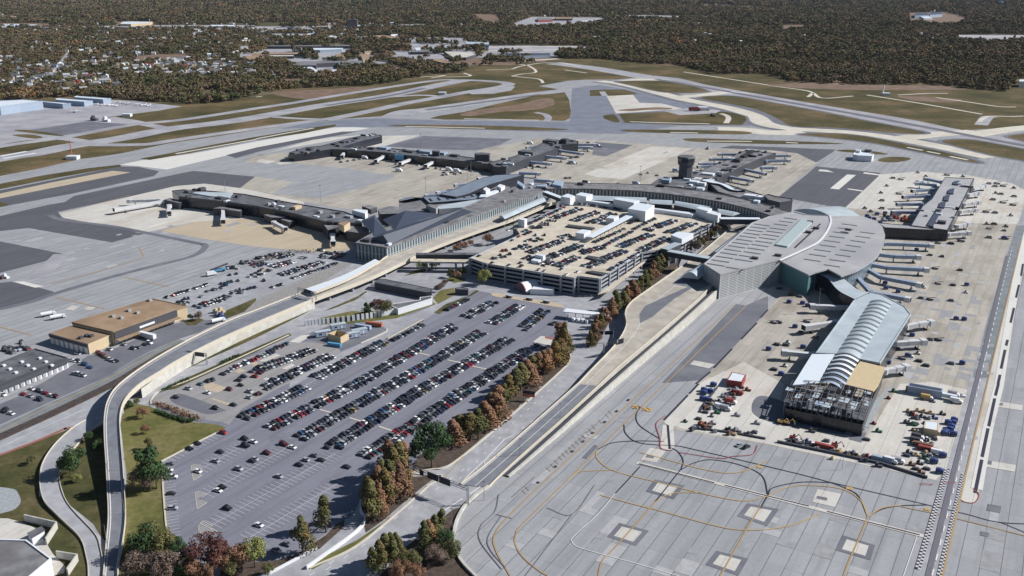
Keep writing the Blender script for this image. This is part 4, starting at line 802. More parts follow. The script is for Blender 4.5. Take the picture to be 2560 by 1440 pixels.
pd = bld('airport_pier', 'long low dark pier with angled wing in the middle of the far apron', [(722, 383), (765, 369), (800, 366), (847, 354), (880, 345), (922, 337), (952, 338), (955, 342), (900, 355), (858, 368), (900, 369), (960, 370), (1060, 380), (1190, 396), (1235, 405), (1230, 413), (1180, 406), (1060, 394), (960, 382), (864, 375), (830, 374), (780, 382), (735, 387)], 9, 'dglass', 'roofD', cat='pier', units=(((775, 375), (6, 9, 2.5), 'fascia'), ((858, 357), (6, 8, 2), 'fascia'), ((836, 362), (6, 8, 2), 'fascia'), ((892, 347), (6, 8, 2), 'fascia'), ((932, 338), (6, 8, 2), 'fascia'), ((930, 373), (6, 10, 2.5), 'fascia'), ((960, 372), (10, 16, 2.5), 'wallB'), ((1027, 381), (6, 9, 2), 'fascia'), ((1065, 383), (8, 18, 3), 'wallB'), ((1105, 386), (8, 12, 3), 'wallB'), ((1137, 391), (6, 12, 2.5), 'fascia')))
rpart(pd, 'roof_cabin', c6(1760, 310, 1770, 298, 1840, 305, 1830, 318), 9, 15, 'fascia', 'roofD'); rpart(pd, 'roof_cabin', c6(2185, 330, 2250, 322, 2340, 330, 2330, 345, 2200, 345), 5, 18, 'fascia', 'roofD')
rpart(pd, 'blue_mural', c6(1385, 341, 1478, 352, 1478, 356, 1385, 346), 3, 9.3, 'blues')
ph = bld('pier_hub', 'dark grey hub building at the end of the middle pier with stepped roof', c7(-230, 430, 0, 372, 150, 320, 240, 270, 330, 215, 470, 215, 590, 208, 665, 215, 660, 240, 500, 250, 440, 290, 280, 350, 130, 400, 0, 445, -60, 480, -180, 470), 10, 'dmetal', 'roofD', cat='pier', units=(((1320, 385), (14, 22, 4), 'roofD'), ((1380, 357), (14, 22, 4), 'roofD'), ((1412, 358), (9, 9, 6), 'fascia')))
pc = bld('airport_pier', 'grey roofed pier with many roof openings beside the control tower', c7(1735+20, 590, 1930, 490, 2160, 400, 2280, 320, 2400, 310, 2560, 330, 2640, 335, 2480, 390, 2300, 470, 2110, 560, 2030, 620, 1880, 612), 10, 'dmetal', 'roofM', cat='pier', units=(((1802, 440), (10, 5, 2), 'fascia'), ((1790, 448), (10, 5, 2), 'fascia'), ((1822, 424), (10, 5, 2), 'fascia'), ((1845, 404), (12, 8, 4), 'fascia'), ((1862, 392), (22, 5, 3), 'black'), ((1875, 384), (22, 5, 3), 'black'), ((1770, 437), (8, 14, 2), 'roofW'), ((1880, 378), (10, 16, 2), 'wallG'), ((1838, 418), (8, 6, 2), 'fascia')))
pb = bld('airside_block', 'dark flat roofed block at the foot of the control tower', c7(1385, 650, 1460, 600, 1620, 572, 1720, 570, 1900, 590, 1960, 640, 1950, 690, 1900, 702, 1700, 680), 10, 'fascia', 'roofD', units=(((1665, 455), (6, 10, 3), 'wallB'), ((1735, 459), (8, 10, 3), 'roofW'), ((1755, 463), (6, 8, 3), 'roofW')))
bld('airside_block', 'low dark block with rooftop plant between the crescent terminal and the far apron', c7(1960, 625, 2040, 615, 2300, 690, 2560, 770, 2800, 810, 2780, 850, 2500, 830, 2200, 760, 2060, 720), 10, 'fascia', 'roofM', units=(((1878, 494), (8, 14, 3), 'wallW'), ((1905, 498), (8, 12, 3), 'wallW'), ((1850, 478), (5, 12, 2.5), 'fascia')))
bld('airside_block', 'small black block at the right end of the crescent terminal', c8(-40, 760, 0, 745, 70, 765, 130, 775, 240, 790, 245, 810, 120, 830, 0, 800), 14, 'fascia', 'roofM')
wv = thing('curved_walkway_roof', 'white curved walkway roof beside the control tower pier', 'roof', G(1810, 465))
La = smooth_open([GP(q, 12) for q in c7(1890, 600, 1990, 625, 2080, 640, 2180, 690, 2260, 705)]); Lb = smooth_open([GP(q, 12) for q in c7(1960, 590, 2060, 620, 2160, 650, 2230, 690, 2330, 700)])
a = MB(); a.quadstrip(La, Lb); put(a, 'roof', M['roofW'], wv); a = MB()
for i in range(len(La)-1): a.wall(La[i], La[i+1], 0, 11.9)
put(a, 'wall', M['fascia'], wv)
def clutter(root, z, n, sd, mats=('fascia', 'wallG', 'roofW', 'black', 'roofD')):
    rf = [c for c in root.children if c.name.startswith('roof') and 'unit' not in c.name][0]; rn = random.Random(sd); vs = [v.co for v in rf.data.vertices]
    for i in range(n):
        k_ = rn.randrange(len(vs)//3)*3; u_, v_ = sorted((rn.random(), rn.random())); q = vs[k_]*u_+vs[k_+1]*(v_-u_)+vs[k_+2]*(1-v_)+root.location
        a = MB(); a.box((q.x, q.y, z+.01), (rn.uniform(2, 6), rn.uniform(2, 9), rn.uniform(.8, 2.6)), (AD.x, AD.y)); put(a, 'roof_unit', M[rn.choice(mats)], root)
for i, (r_, z_, n_) in enumerate(((pe, 11, 22), (pd, 9, 22), (ph, 10, 14), (pc, 10, 26), (pb, 10, 12), (ca, 10, 12), (ct, tz, 16))): clutter(r_, z_, n_, i)
# control tower
tb = G(1712, 466); tw_ = thing('control_tower', 'octagonal dark control tower rising above the airside block', 'control tower', tb)
a = MB(); a.tube((tb.x, tb.y, 0), (tb.x, tb.y, 25), 8.2, 7.8, n=8); put(a, 'shaft', M['fascia'], tw_)
a = MB(); a.tube((tb.x, tb.y, 25), (tb.x, tb.y, 29), 9, 9.8, n=8); put(a, 'gallery', M['fascia'], tw_)
a = MB(); a.tube((tb.x, tb.y, 29), (tb.x, tb.y, 33), 9.4, 10.2, n=8); put(a, 'cab_windows', M['dglass'], tw_)
a = MB(); a.tube((tb.x, tb.y, 33), (tb.x, tb.y, 34.6), 10.5, 9.4, n=8); put(a, 'cab_roof', M['roofD'], tw_)
# ------------------------------------------------------------------ curbside canopies in front of the crescent terminal
vaultbld('curbside_canopy', 'pale blue curved canopy over the curb left of the garage stair towers', (1247, 541), (1262, 548), (1352, 493), (1372, 500), 10.5, 2, post=True, z0=6.5)
for i, (A0, B0, A1, B1, lb) in enumerate(((c7(800, 760, 800, 800, 1340, 780, 1350, 825), 0, 0, 0, 'longest pale blue curved canopy behind the white stair towers'), (c7(1370, 800, 1375, 835, 1605, 810, 1600, 850), 0, 0, 0, 'short pale blue curved canopy, middle one of the three behind the garage'), (c7(1640, 815, 1620, 850, 1990, 870, 1840, 895), 0, 0, 0, 'pale blue curved canopy nearest the footbridge behind the garage'), (c7(2050, 890, 2070, 940, 2280, 935, 2200, 960), 0, 0, 0, 'tapering pale blue curved canopy end beside the black footbridge'))):
    vaultbld('curbside_canopy', lb, A0[0], A0[1], A0[2], A0[3], 15.5, 2.2, z0=6.5, wm='dglass')
def bridge(label, p, q, z, wd, h, roof='roofW', side='fascia', zz=None):
    A, B = GP(p, z), GP(q, z); r = thing('footbridge', label, 'footbridge', cen([A, B]))
    d = (B-A).normalized(); l, s = offs([A, B], wd)
    a = MB(); a.prism([s[0], s[1], l[1], l[0]], z-h, z-0.5, bottom=True); put(a, 'enclosure', M[side], r)
    l, s = offs([A, B], wd+0.8); a = MB(); a.prism([s[0], s[1], l[1], l[0]], z-0.5, z, bottom=True)
    put(a, 'roof', M[roof], r)
    for t in (0.25, 0.75):
        c = A.lerp(B, t); a = MB(); a.box((c.x, c.y, 0), (1.2, wd*0.7, z-h), (d.x, d.y)); put(a, 'column', M['gband'], r)
bridge('covered footbridge with pale blue roof from the garage to the silver terminal', (1672, 626), (1790, 647), 15, 6, 4.5, 'roofS')
bridge('black sided footbridge with white roof between garage stair tower and silver terminal', (1800, 545), (1900, 546), 19, 6, 5)
bridge('short glazed footbridge link at the side of the garage', (1660, 622), (1695, 607), 16, 6, 5, 'roofS')
bridge('grey covered footbridge between garage and crescent terminal', (1040, 634), (1196, 634), 12, 5, 4, 'roofD')
bridge('long flat footbridge or ramp to the near left corner of the garage', (1030, 650), (1176, 652), 9, 7, 1.5, 'deckT', 'gband')
bridge('covered walkway with black side behind the first stair tower', (1362, 478), (1405, 494), 16, 5, 4)
# ------------------------------------------------------------------ cargo buildings and others at the left
cg = bld('cargo_building', 'tan roofed cargo building with dark fascia and loading docks on the left', c1(0, 0, 0, 0)[:0] or d1(720, 825, 1520, 588, 1870, 662, 1758, 695, 1130, 920), 9, 'wallTan', 'roofT', cat='warehouse', par=0.4, fascia='roofT')
rpart(cg, 'lower_roof_wing', d1(492, 932, 700, 858, 1118, 942, 880, 1040), 0, 7, 'wallTan', 'roofT')
A, B = GP(d1(1130, 922)[0], 9), GP(d1(1758, 697)[0], 9); n_ = Vector((B.y-A.y, -(B.x-A.x), 0)).normalized()
a = MB(); P = [A, B, B+n_*1.2, A+n_*1.2]; a.prism(P, 4.2, 8.8, bottom=True); put(a, 'dark_fascia', M['fascia'], cg)
a = MB(); P = [A+n_*1.25, B+n_*1.25, B+n_*5, A+n_*5]; a.prism(P, 3.6, 4.1, bottom=True); put(a, 'dock_canopy', M['roofT'], cg)
a = MB(); s0, s1 = A.lerp(B, .38)+n_*1.25, A.lerp(B, .62)+n_*1.25; a.prism([s0, s1, s1+n_*.2, s0+n_*.2], 5.6, 7.0, bottom=True); put(a, 'white_sign', M['wallW'], cg)
for k in range(14):
    s0 = A.lerp(B, (k+.15)/14)+n_*0.05; s1 = A.lerp(B, (k+.8)/14)+n_*0.05; a = MB(); a.prism([s0, s1, s1+n_*.15, s0+n_*.15], 0.8, 3.4); put(a, 'dock_door', M['wallW'], cg)
A, B = GP(d1(492, 934)[0], 7), GP(d1(880, 1042)[0], 7); n_ = Vector((B.y-A.y, -(B.x-A.x), 0)).normalized()
a = MB(); a.prism([A, B, B+n_*.6, A+n_*.6], 4.9, 6.9, bottom=True); put(a, 'dark_fascia', M['fascia'], cg)
for k in range(8):
    s0 = A.lerp(B, (k+.15)/8)+n_*.05; s1 = A.lerp(B, (k+.8)/8)+n_*.05; a = MB(); a.prism([s0, s1, s1+n_*.15, s0+n_*.15], 0.1, 4.2); put(a, 'roller_door', M['wallW'], cg)
for p, z_ in ((d1(1290, 712)[0], 9), (d1(1375, 733)[0], 9), (d1(1130, 768)[0], 9), (d1(1215, 785)[0], 9), (d1(1500, 610)[0], 9), (d1(810, 985)[0], 7), (d1(870, 965)[0], 7), (d1(915, 968)[0], 7)):
    q = GP(p, z_); a = MB(); a.box((q.x, q.y, z_), (2.4, 2.4, 1.5), (AD.x, AD.y)); put(a, 'roof_vent', M['fascia' if z_ == 7 else 'wallG'], cg)
wb = bld('warehouse', 'dark roofed warehouse with white dock doors at the left edge', [(-160, 990), (-140, 945), (0, 908), (88, 873), (168, 895), (0, 962), (-60, 988)], 6.5, 'wallW', 'roofD', cat='warehouse', par=0.5, fascia='fascia')
A, B = GP((-60, 988), 6.5), GP((168, 895), 6.5); n_ = Vector((B.y-A.y, -(B.x-A.x), 0)).normalized()
a = MB(); a.prism([A+n_*.2, B+n_*.2, B+n_*1.5, A+n_*1.5], 4, 6.4, bottom=True); put(a, 'dark_fascia', M['fascia'], wb)
for k in range(16):
    s0 = A.lerp(B, (k+.2)/16)+n_*.05; s1 = A.lerp(B, (k+.75)/16)+n_*.05; a = MB(); a.prism([s0, s1, s1+n_*.15, s0+n_*.15], 0.5, 3.4); put(a, 'dock_door', M['wallG'], wb)
for k in range(9):
    q = GP((10+k*15, 915-k*3+(k % 3)*12), 6.5); a = MB(); a.box((q.x, q.y, 6.5), (1.8, 1.8, 1), (AD.x, AD.y)); put(a, 'roof_vent', M['wallW'], wb)
wc = bld('warehouse', 'grey roofed building with pale walls in the bottom left corner', [(-160, 1380), (-60, 1336), (0, 1350), (66, 1352), (128, 1398), (60, 1455), (-60, 1560)], 8, 'wallW', 'roofM', cat='warehouse', par=0.5)
sh = thing('shed', 'small white walled shed with dark roof beside the shaded retaining wall', 'shed', G(92, 1342))
W = [GP(p, 3) for p in d5(210, 1120, 310, 1073, 332, 1100, 240, 1155)]; a = MB(); a.prism(W, 0, 3); put(a, 'wall', M['wallW'], sh)
a = MB(); a.prism(inset(W, -0.3), 3, 3.3, bottom=True); put(a, 'roof', M['roofD'], sh)
def lowwall(name, label, P, h, wd=0.6, mat='wallc', sm=False, z=0.0, cat='wall', h0=None):
    W = [GP(p, z) for p in P]
    if sm: W = smooth_open(W)
    L, Q = offs(W, wd); n = len(W); r = None; a = MB()
    for i in range(n-1):
        ha = h if h0 is None else h0+(h-h0)*i/(n-1); hb = h if h0 is None else h0+(h-h0)*(i+1)/(n-1)
        u = lambda p, q: Vector((p.x, p.y, z+q))
        a.face([u(Q[i], 0), u(Q[i+1], 0), u(Q[i+1], hb), u(Q[i], ha)]); a.face([u(L[i+1], 0), u(L[i], 0), u(L[i], ha), u(L[i+1], hb)])
        a.face([u(Q[i], ha), u(Q[i+1], hb), u(L[i+1], hb), u(L[i], ha)])
    a.face([(Q[0].x, Q[0].y, z), (Q[0].x, Q[0].y, z+(h0 or h)), (L[0].x, L[0].y, z+(h0 or h)), (L[0].x, L[0].y, z)])
    a.face([(L[-1].x, L[-1].y, z), (L[-1].x, L[-1].y, z+h), (Q[-1].x, Q[-1].y, z+h), (Q[-1].x, Q[-1].y, z)])
    return tag(a.build(name, M[mat]), label, cat)
lowwall('retaining_wall', 'grey retaining wall round the yard of the bottom left building', d5(190, 1030, 430, 1085, 350, 1210), 3.5)
lowwall('retaining_wall', 'angled retaining wall below the s-shaped ramp at the bottom left', d5(430, 1305, 585, 1330, 510, 1440), 3.5)
lowwall('apron_wall', 'curved low concrete wall round the bottom corner of the apron', [(1222, 1218), (1190, 1240), (1160, 1270), (1140, 1310), (1136, 1350), (1150, 1400), (1195, 1450)], 1.2, 1.2, sm=True)
lowwall('ramp_wall', 'white concrete wall along the lot exit ramp', d6(785, 890, 785, 960, 815, 1010, 800, 1070, 700, 1160, 520, 1290, 380, 1390), 1.6, 0.8, sm=True, mat='wallW')
lowwall('ramp_wall', 'long white barrier along the outer edge of the lot exit ramp', d6(0, 1470, 150, 1400, 300, 1320, 460, 1235), 1.0, 0.8, sm=True, mat='wallW')
# noise fence of upright panels
fp = smooth_open([GP(p) for p in d2(490, 860, 700, 838, 1000, 805, 1250, 765, 1400, 735)]); r = thing('panel_fence', 'curved fence of upright white panels above the construction trailers', 'fence', fp[0])
for i in range(len(fp)-1):
    L = (fp[i+1]-fp[i]).length; d = (fp[i+1]-fp[i])/L; k = max(1, int(L/3.1))
    for j in range(k):
        c = fp[i]+d*(j+.5)*L/k; a = MB(); a.box((c.x, c.y, 0), (1.9, 0.4, 4.2), (d.x, d.y)); put(a, 'panel', M['wallW'], r)
a = MB()
for i in range(len(fp)-1): a.wall(fp[i], fp[i+1], 0.3, 3.4); a.wall(fp[i+1]+Vector((0, .1, 0)), fp[i]+Vector((0, .1, 0)), 0.3, 3.4)
put(a, 'backing', M['fascia'], r)
rc = bld('canopy_building', 'black roofed canopy building above the toll plaza', d2(1185, 425, 1220, 395, 1290, 392, 1760, 488, 1755, 520, 1700, 525), 5.5, 'fascia', 'roofD', cat='canopy', par=0.2)
for k in range(12):
    p = GP(d2(1200+k*43, 450+k*9.5)[0]); a = MB(); a.box((p.x, p.y, 0), (2.6, 1.2, 2.4), (AD.x, AD.y)); put(a, 'booth', M['wallW'], rc)
bld('canopy_building', 'black roofed angled canopy with white wall beside the small green lawn', d2(1350, 660, 1370, 640, 1640, 600, 1640, 575, 1760, 560, 1762, 585, 1420, 690), 4.5, 'wallW', 'roofD', cat='canopy', par=0.2)
bld('underpass_portal', 'dark portal of the road underpass beside a small lawn', d2(1990, 480, 2050, 472, 2125, 488, 2120, 500, 1995, 492), 4.5, 'fascia', 'roofD', cat='underpass', par=0.2)
tc = thing('toll_canopy', 'long white flat canopy over the garage exit booths', 'canopy', G(1460, 785))
a = MB(); a.prism([GP(p, 5.5) for p in d3(510, 715, 545, 682, 975, 735, 960, 760)], 4.9, 5.5, bottom=True); put(a, 'roof', M['wallW'], tc)
for k in range(6):
    p = GP(d3(560+k*75, 715+k*8)[0], 5); a = MB(); a.tube((p.x, p.y, 0), (p.x, p.y, 4.9), 0.25, n=6); put(a, 'post', M['steel'], tc)
for k in range(4):
    p = G(1435+k*11, 803+k*1.5); a = MB(); a.box((p.x, p.y, 0), (3.5, 1.8, 2.6), (AD.x, AD.y)); put(a, 'booth', M['wallW'], tc)
dm = thing('domed_entrance', 'cream domed entrance structure with purple end at the garage front', 'entrance', G(1320, 720))
Q = [GP(q, 4) for q in (d3(20, 440)[0], d3(150, 500)[0], d3(180, 400)[0], d3(290, 450)[0])]
vault(dm, 'dome_roof', Q[0], Q[1], Q[2], Q[3], 1.5, 5.5, 'wallW', 12); vault(dm, 'purple_end_panel', Q[0], Q[1], Q[0].lerp(Q[2], .06), Q[1].lerp(Q[3], .06), 1.4, 5.8, 'maroon', 12)
rpart(dm, 'side_building', d3(180, 490, 235, 450, 425, 470, 415, 500), 0, 4.5, 'wallW')
# small far buildings on the airfield
fs = bld('fire_station', 'small white airfield building on a grassy island at the far right', c8(850, 345, 880, 318, 1000, 322, 1060, 345, 1040, 365, 900, 358), 7, 'wallW', 'roofW', units=(((2170, 380), (8, 8, 3), 'fascia'), ((2145, 381), (6, 6, 3), 'roofW')))
for px, lb in (((2215, 238), 'white radar mast hut in the open field at the far right'), ((183, 398), 'small white radar hut beside a mast on the left airfield grass'), ((318, 291), 'small pink utility hut beside the general aviation apron'), ((1106, 236), 'small instrument hut between the far taxiways')):
    p = G(*px); r = thing('airfield_hut', lb, 'hut', p); a = MB(); a.box((p.x, p.y, 0), (14, 10, 4), (1, 0)); put(a, 'wall', M['wallW'], r)
    a = MB(); a.box((p.x, p.y, 4.02), (15, 11, 0.6), (1, 0)); put(a, 'roof', M['roofW'], r)
    if px[0] in (2215, 183): a = MB(); a.tube((p.x-4, p.y+6, 0), (p.x-4, p.y+6, 24 if px[0] == 183 else 18), 1.2 if px[0] == 2215 else .6, n=6); put(a, 'mast', M['orange' if px[0] == 183 else 'wallW'], r)
hb = bld('aircraft_hangar', 'large pale blue aircraft hangar with white roof at the far left', c1(-200, 1075, -200, 1020, 0, 1010, 250, 998, 425, 1012, 200, 1040, 0, 1068), 14, 'wallB', 'roofW', cat='hangar')
for i, P in enumerate((c1(428, 1012, 640, 1028, 708, 1035, 625, 1042, 430, 1022), c1(555, 990, 600, 983, 925, 1008, 840, 1020, 560, 1000), c1(740, 968, 780, 960, 1110, 985, 1030, 996, 750, 975))):
    bld('aircraft_hangar', ('near', 'middle', 'far')[i]+' one of three long low white hangars beside the general aviation apron', P, 8, 'wallB', 'roofW', cat='hangar', group='low hangars at the far left')
# ------------------------------------------------------------------ raised roads
def resamp(P, n):
    """P: (u, v, z) pixel points -> n world points evenly along the curve"""
    W = smooth_open([G(p[0], p[1], p[2]) for p in P], 8)
    D = [0.0]
    for i in range(1, len(W)): D.append(D[-1]+(W[i]-W[i-1]).length)
    out = []; j = 0
    for k in range(n):
        t = D[-1]*k/(n-1)
        while j < len(D)-2 and D[j+1] < t: j += 1
        out.append(W[j].lerp(W[j+1], min(1, (t-D[j])/max(1e-6, D[j+1]-D[j]))))
    return out
def deck(name, label, LP, RP, mat='roadB', thick=1.3, fillL=(0, 1), fillR=(0, 1), n=60, par=1.0, piers=(), lines_=(), cat='raised road'):
    """road deck between two edge curves; solid side walls over the given stretches, open underneath elsewhere"""
    L, Rr = resamp(LP, n), resamp(RP, n)
    r = thing(name, label, cat, cen(L+Rr)); a = MB(); a.quadstrip(L, Rr)
    if a.f:
        p = [Vector(a.v[i]) for i in a.f[0]]
        if (p[1]-p[0]).cross(p[2]-p[0]).z < 0: a = MB(); a.quadstrip(Rr, L)
    put(a, 'road_surface', M[mat], r)
    for Z, fill, nm in ((L, fillL, 'left_wall'), (Rr, fillR, 'right_wall')):
        other = Rr if Z is L else L
        for part in (0, 1):
            a = MB()
            for i in range(n-1):
                t = i/(n-1); p, q = Z[i], Z[i+1]; solid = fill[0] <= t <= fill[1]
                if part == 0 and solid:
                    a.face([(p.x, p.y, -0.1), (q.x, q.y, -0.1), (q.x, q.y, q.z), (p.x, p.y, p.z)])
                if part == 1:
                    o1 = (p-other[i]); o1.z = 0; o1.normalize(); o2 = (q-other[i+1]); o2.z = 0; o2.normalize()
                    po, qo = p+o1*.35, q+o2*.35; b = 0.0 if solid else thick
                    up = Vector((0, 0, par)); dn = Vector((0, 0, b+0.6))
                    a.face([p+up, q+up, qo+up, po+up]); a.face([po-dn, qo-dn, qo+up, po+up]); a.face([q, p, p+up, q+up])
                    if not solid: pass
            if a.f: put(a, 'retaining_wall' if part == 0 else 'parapet', M['wallc' if part == 0 else 'curb'], r)
    a = MB()
    for i in range(n-1):
        d = Vector((0, 0, thick)); a.face([L[i]-d, L[i+1]-d, Rr[i+1]-d, Rr[i]-d])
    put(a, 'underside', M['gband'], r)
    for t in piers:
        i = int(t*(n-1)); c = (L[i]+Rr[i])/2; dd = (Rr[i]-L[i]); a = MB()
        a.box((c.x, c.y, 0), (dd.length*0.7, 1.4, c.z-thick-0.02), (dd.x, dd.y)); put(a, 'pier', M['gband'], r)
    for s, w_, m_ in lines_:
        a = MB(); P = [L[i].lerp(Rr[i], s)+Vector((0, 0, .03)) for i in range(n)]; l, q = offs(P, w_); a.quadstrip(q, l); put(a, 'lane_line', M[m_], r)
    return L, Rr, r
deck('ramp_road', 'curving raised ramp road with cream retaining wall sweeping up from the bottom left to the crescent terminal',
     [(258, 1475, 0.3), (260, 1440, 0.3), (266, 1370, 0.5), (272, 1293, 1.6), (269, 1220, 3.2), (266, 1160, 4.6), (262, 1100, 6), (262, 1043, 7), (272, 1000, 7.4), (300, 962, 7.6), (375, 907, 7.6), (475, 850, 7.4), (575, 802, 7), (640, 777, 6.8), (742, 737, 6.5)],
     [(296, 1475, 0.3), (294, 1427, 0.3), (304, 1370, 0.5), (313, 1293, 1.6), (310, 1220, 3.2), (306, 1160, 4.6), (301, 1100, 6), (299, 1043, 7), (312, 1000, 7.4), (350, 962, 7.6), (400, 931, 7.6), (450, 900, 7.5), (535, 856, 7.4), (640, 809, 6.8), (786, 748, 6.5)],
     mat='roadD', fillL=(0, 0.36), fillR=(0, 0.4), n=80, piers=(0.43, 0.47), lines_=((0.12, .35, 'wht'), (0.88, .35, 'wht')))
# the long retaining wall under the upper stretch
WL = [(352, 966, 7.4), (400, 933, 7.4), (450, 902, 7.3), (535, 858, 7.2), (640, 811, 6.6), (786, 750, 6.3)]
W_ = resamp(WL, 40); a = MB(); u = 0
for i in range(39):
    p, q = W_[i], W_[i+1]; L_ = (q-p).length; a.face([(p.x, p.y, -0.1), (q.x, q.y, -0.1), (q.x, q.y, q.z-1.4), (p.x, p.y, p.z-1.4)], [(u, 0), (u+L_, 0), (u+L_, q.z), (u, p.z)]); u += L_
tag(a.build('retaining_wall', M['wallc']), 'long cream concrete wall carrying the ramp road above the grass strip', 'wall')
deck('ramp_road', 's-shaped slip road with pale edges winding down to the bottom left corner',
     [(222, 1475, .25), (222, 1425, .25), (217, 1393, .3), (200, 1343, .5), (143, 1287, 1), (107, 1243, 1.4), (103, 1173, 1.5), (133, 1117, 1.2), (180, 1072, .6), (215, 1050, .2)],
     [(260, 1475, .25), (259, 1425, .25), (250, 1370, .3), (235, 1333, .5), (167, 1257, 1), (147, 1193, 1.4), (155, 1155, 1.5), (187, 1117, 1.2), (220, 1082, .6), (262, 1050, .2)], mat='road', par=0.5, n=50)
# upper level forecourt
deck('forecourt_road', 'beige raised forecourt road running along the glass front of the crescent terminal',
     [(742, 737, 6.5), (855, 702, 6.5), (940, 662, 6.5), (972, 640, 6.5), (1060, 606, 6.5), (1180, 560, 6.5), (1290, 520, 6.5), (1365, 490, 6.5)],
     [(786, 748, 6.5), (922, 697, 6.5), (1025, 648, 6.5), (1060, 630, 6.5), (1125, 604, 6.5), (1190, 580, 6.5), (1290, 546, 6.5), (1380, 508, 6.5)], mat='roadB', fillL=(2, 3), fillR=(2, 3), piers=[k/16 for k in range(1, 16)], lines_=((0.45, .3, 'wht'), (0.8, .3, 'wht')))
deck('forecourt_road', 'curved raised forecourt road hidden behind the garage stair towers',
     [(1365, 488, 6.5), (1480, 486, 6.5), (1580, 490, 6.5), (1742, 510, 6.5), (1880, 542, 6.5), (1900, 550, 6.5)],
     [(1380, 508, 6.5), (1490, 506, 6.5), (1600, 512, 6.5), (1740, 530, 6.5), (1810, 556, 6.5), (1830, 572, 6.5)], mat='roadB', fillL=(2, 3), fillR=(2, 3), n=30)
deck('raised_plaza', 'wide beige upper roadway and plaza in front of the silver terminal',
     [(1447, 960, 3.4), (1480, 925, 4.8), (1527, 877, 6.2), (1552, 845, 6.8), (1567, 812, 7), (1563, 785, 7), (1575, 760, 7), (1610, 733, 7), (1685, 681, 7), (1750, 635, 7), (1824, 574, 7)],
     [(1496, 965, 3.4), (1545, 918, 4.8), (1600, 872, 6.2), (1650, 830, 6.8), (1690, 796, 7), (1720, 770, 7), (1745, 748, 7), (1780, 716, 7), (1830, 690, 7), (1880, 640, 7), (1910, 590, 7)], mat='roadB', fillL=(0, 0.45), fillR=(0, 1), n=50, lines_=((0.35, .3, 'wht'),))
deck('ramp_road', 'straight dark asphalt ramp road rising beside the apron with tall cream wall',
     [(1153, 1212, .25), (1205, 1172, .3), (1280, 1108, .8), (1360, 1037, 1.8), (1447, 960, 3.4)],
     [(1222, 1218, .25), (1262, 1178, .3), (1330, 1116, .8), (1410, 1045, 1.8), (1496, 965, 3.4)], mat='roadD', n=40, lines_=((0.5, .3, 'wht'), (0.06, .3, 'wht'), (0.94, .3, 'yelb')))
a = MB()
def patchz(nm, mat, P, z, root=None):
    a = MB(); a.poly([GP(p, z) for p in P]); o = a.build(nm, M[mat]); return tag(o, kind='structure')
patchz('traffic_island', 'asph', d3(1280, 830, 1275, 740, 1330, 660, 1480, 590, 1770, 462, 1800, 480, 1620, 590, 1400, 770), 7.05)
patchz('asphalt_patch', 'roadD', d3(1600, 440, 1760, 300, 1960, 240, 2060, 330, 2040, 420, 1850, 505, 1770, 470), 7.04)  # the terminal roof's cast shadow, painted on the deck as a darker patch
# dark lid over the lower-level opening between the plaza and the apron, with a high cream wall
RW = resamp([(1262, 1188, 0.6), (1330, 1128, 1.6), (1410, 1056, 3.0), (1500, 973, 4.6), (1600, 884, 6.2), (1700, 797, 7.4), (1788, 718, 8.0)], 40)
a = MB()
for i in range(39):
    p, q = RW[i]+Vector((2.2, -1.2, 0)), RW[i+1]+Vector((2.2, -1.2, 0)); a.face([(p.x, p.y, -0.1), (q.x, q.y, -0.1), (q.x, q.y, q.z*0.8+.3), (p.x, p.y, p.z*0.8+.3)])
    p2, q2 = p+Vector((-1, .6, 0)), q+Vector((-1, .6, 0)); a.face([(p.x, p.y, p.z*.8+.3), (q.x, q.y, q.z*.8+.3), (q2.x, q2.y, q.z*.8+.3), (p2.x, p2.y, p.z*.8+.3)])
tw2 = a.build('apron_wall', M['wallc']); a = MB()
for i in range(39):
    p, q = RW[i], RW[i+1]; o1, o2 = Vector((-.6, .3, 0)), Vector((1.3, -.7, 0)); f_ = lambda v_, o_, dz: Vector((v_.x+o_.x, v_.y+o_.y, v_.z*.8+dz))
    a.face([f_(p, o1, .2), f_(p, o2, .2), f_(q, o2, .2), f_(q, o1, .2)])
a.build('slot_lid', M['fascia'], tw2)  # dark lid over the gap; its colour stands in for the opening
tag(tw2, 'tall sunlit white wall between the straight ramp road and the apron', 'wall')
deck('access_bridge', 'short white canopy roofed walkway along the left edge of the forecourt road', [(765, 722, 10), (860, 688, 10), (938, 648, 10)], [(784, 730, 10), (875, 694, 10), (948, 652, 10)], mat='roofW', par=0.1, fillL=(2, 3), fillR=(2, 3), n=8, piers=(0.1, 0.5, 0.9), cat='walkway')
# ------------------------------------------------------------------ vehicles
def ordw(n):
    return f"{n}{'th' if 10 <= n % 100 <= 20 else {1: 'st', 2: 'nd', 3: 'rd'}.get(n % 10, 'th')}"
CARC = {'black': (0.012, 0.012, 0.016), 'dark grey': (0.04, 0.042, 0.05), 'navy': (0.018, 0.025, 0.06), 'silver': (0.36, 0.38, 0.41), 'white': (0.72, 0.73, 0.75), 'red': (0.30, 0.012, 0.02), 'maroon': (0.10, 0.01, 0.018), 'blue': (0.03, 0.09, 0.22), 'grey': (0.14, 0.15, 0.17), 'teal': (0.03, 0.12, 0.14), 'gold': (0.30, 0.22, 0.10)}
CW = [('black', 22), ('dark grey', 16), ('navy', 13), ('silver', 12), ('white', 7), ('red', 2.5), ('maroon', 4), ('blue', 3), ('grey', 10), ('teal', 2), ('gold', 1)]
CM = {}
for k, v in CARC.items():
    m, g, p = base_mat('car_paint_'+k.replace(' ', '_'), 0.3, spec=0.5); p.inputs['Base Color'].default_value = C(*v); CM[k] = m
def rcol():
    t = random.random()*sum(x[1] for x in CW)
    for k, x in CW:
        t -= x
        if t <= 0: return k
    return 'black'
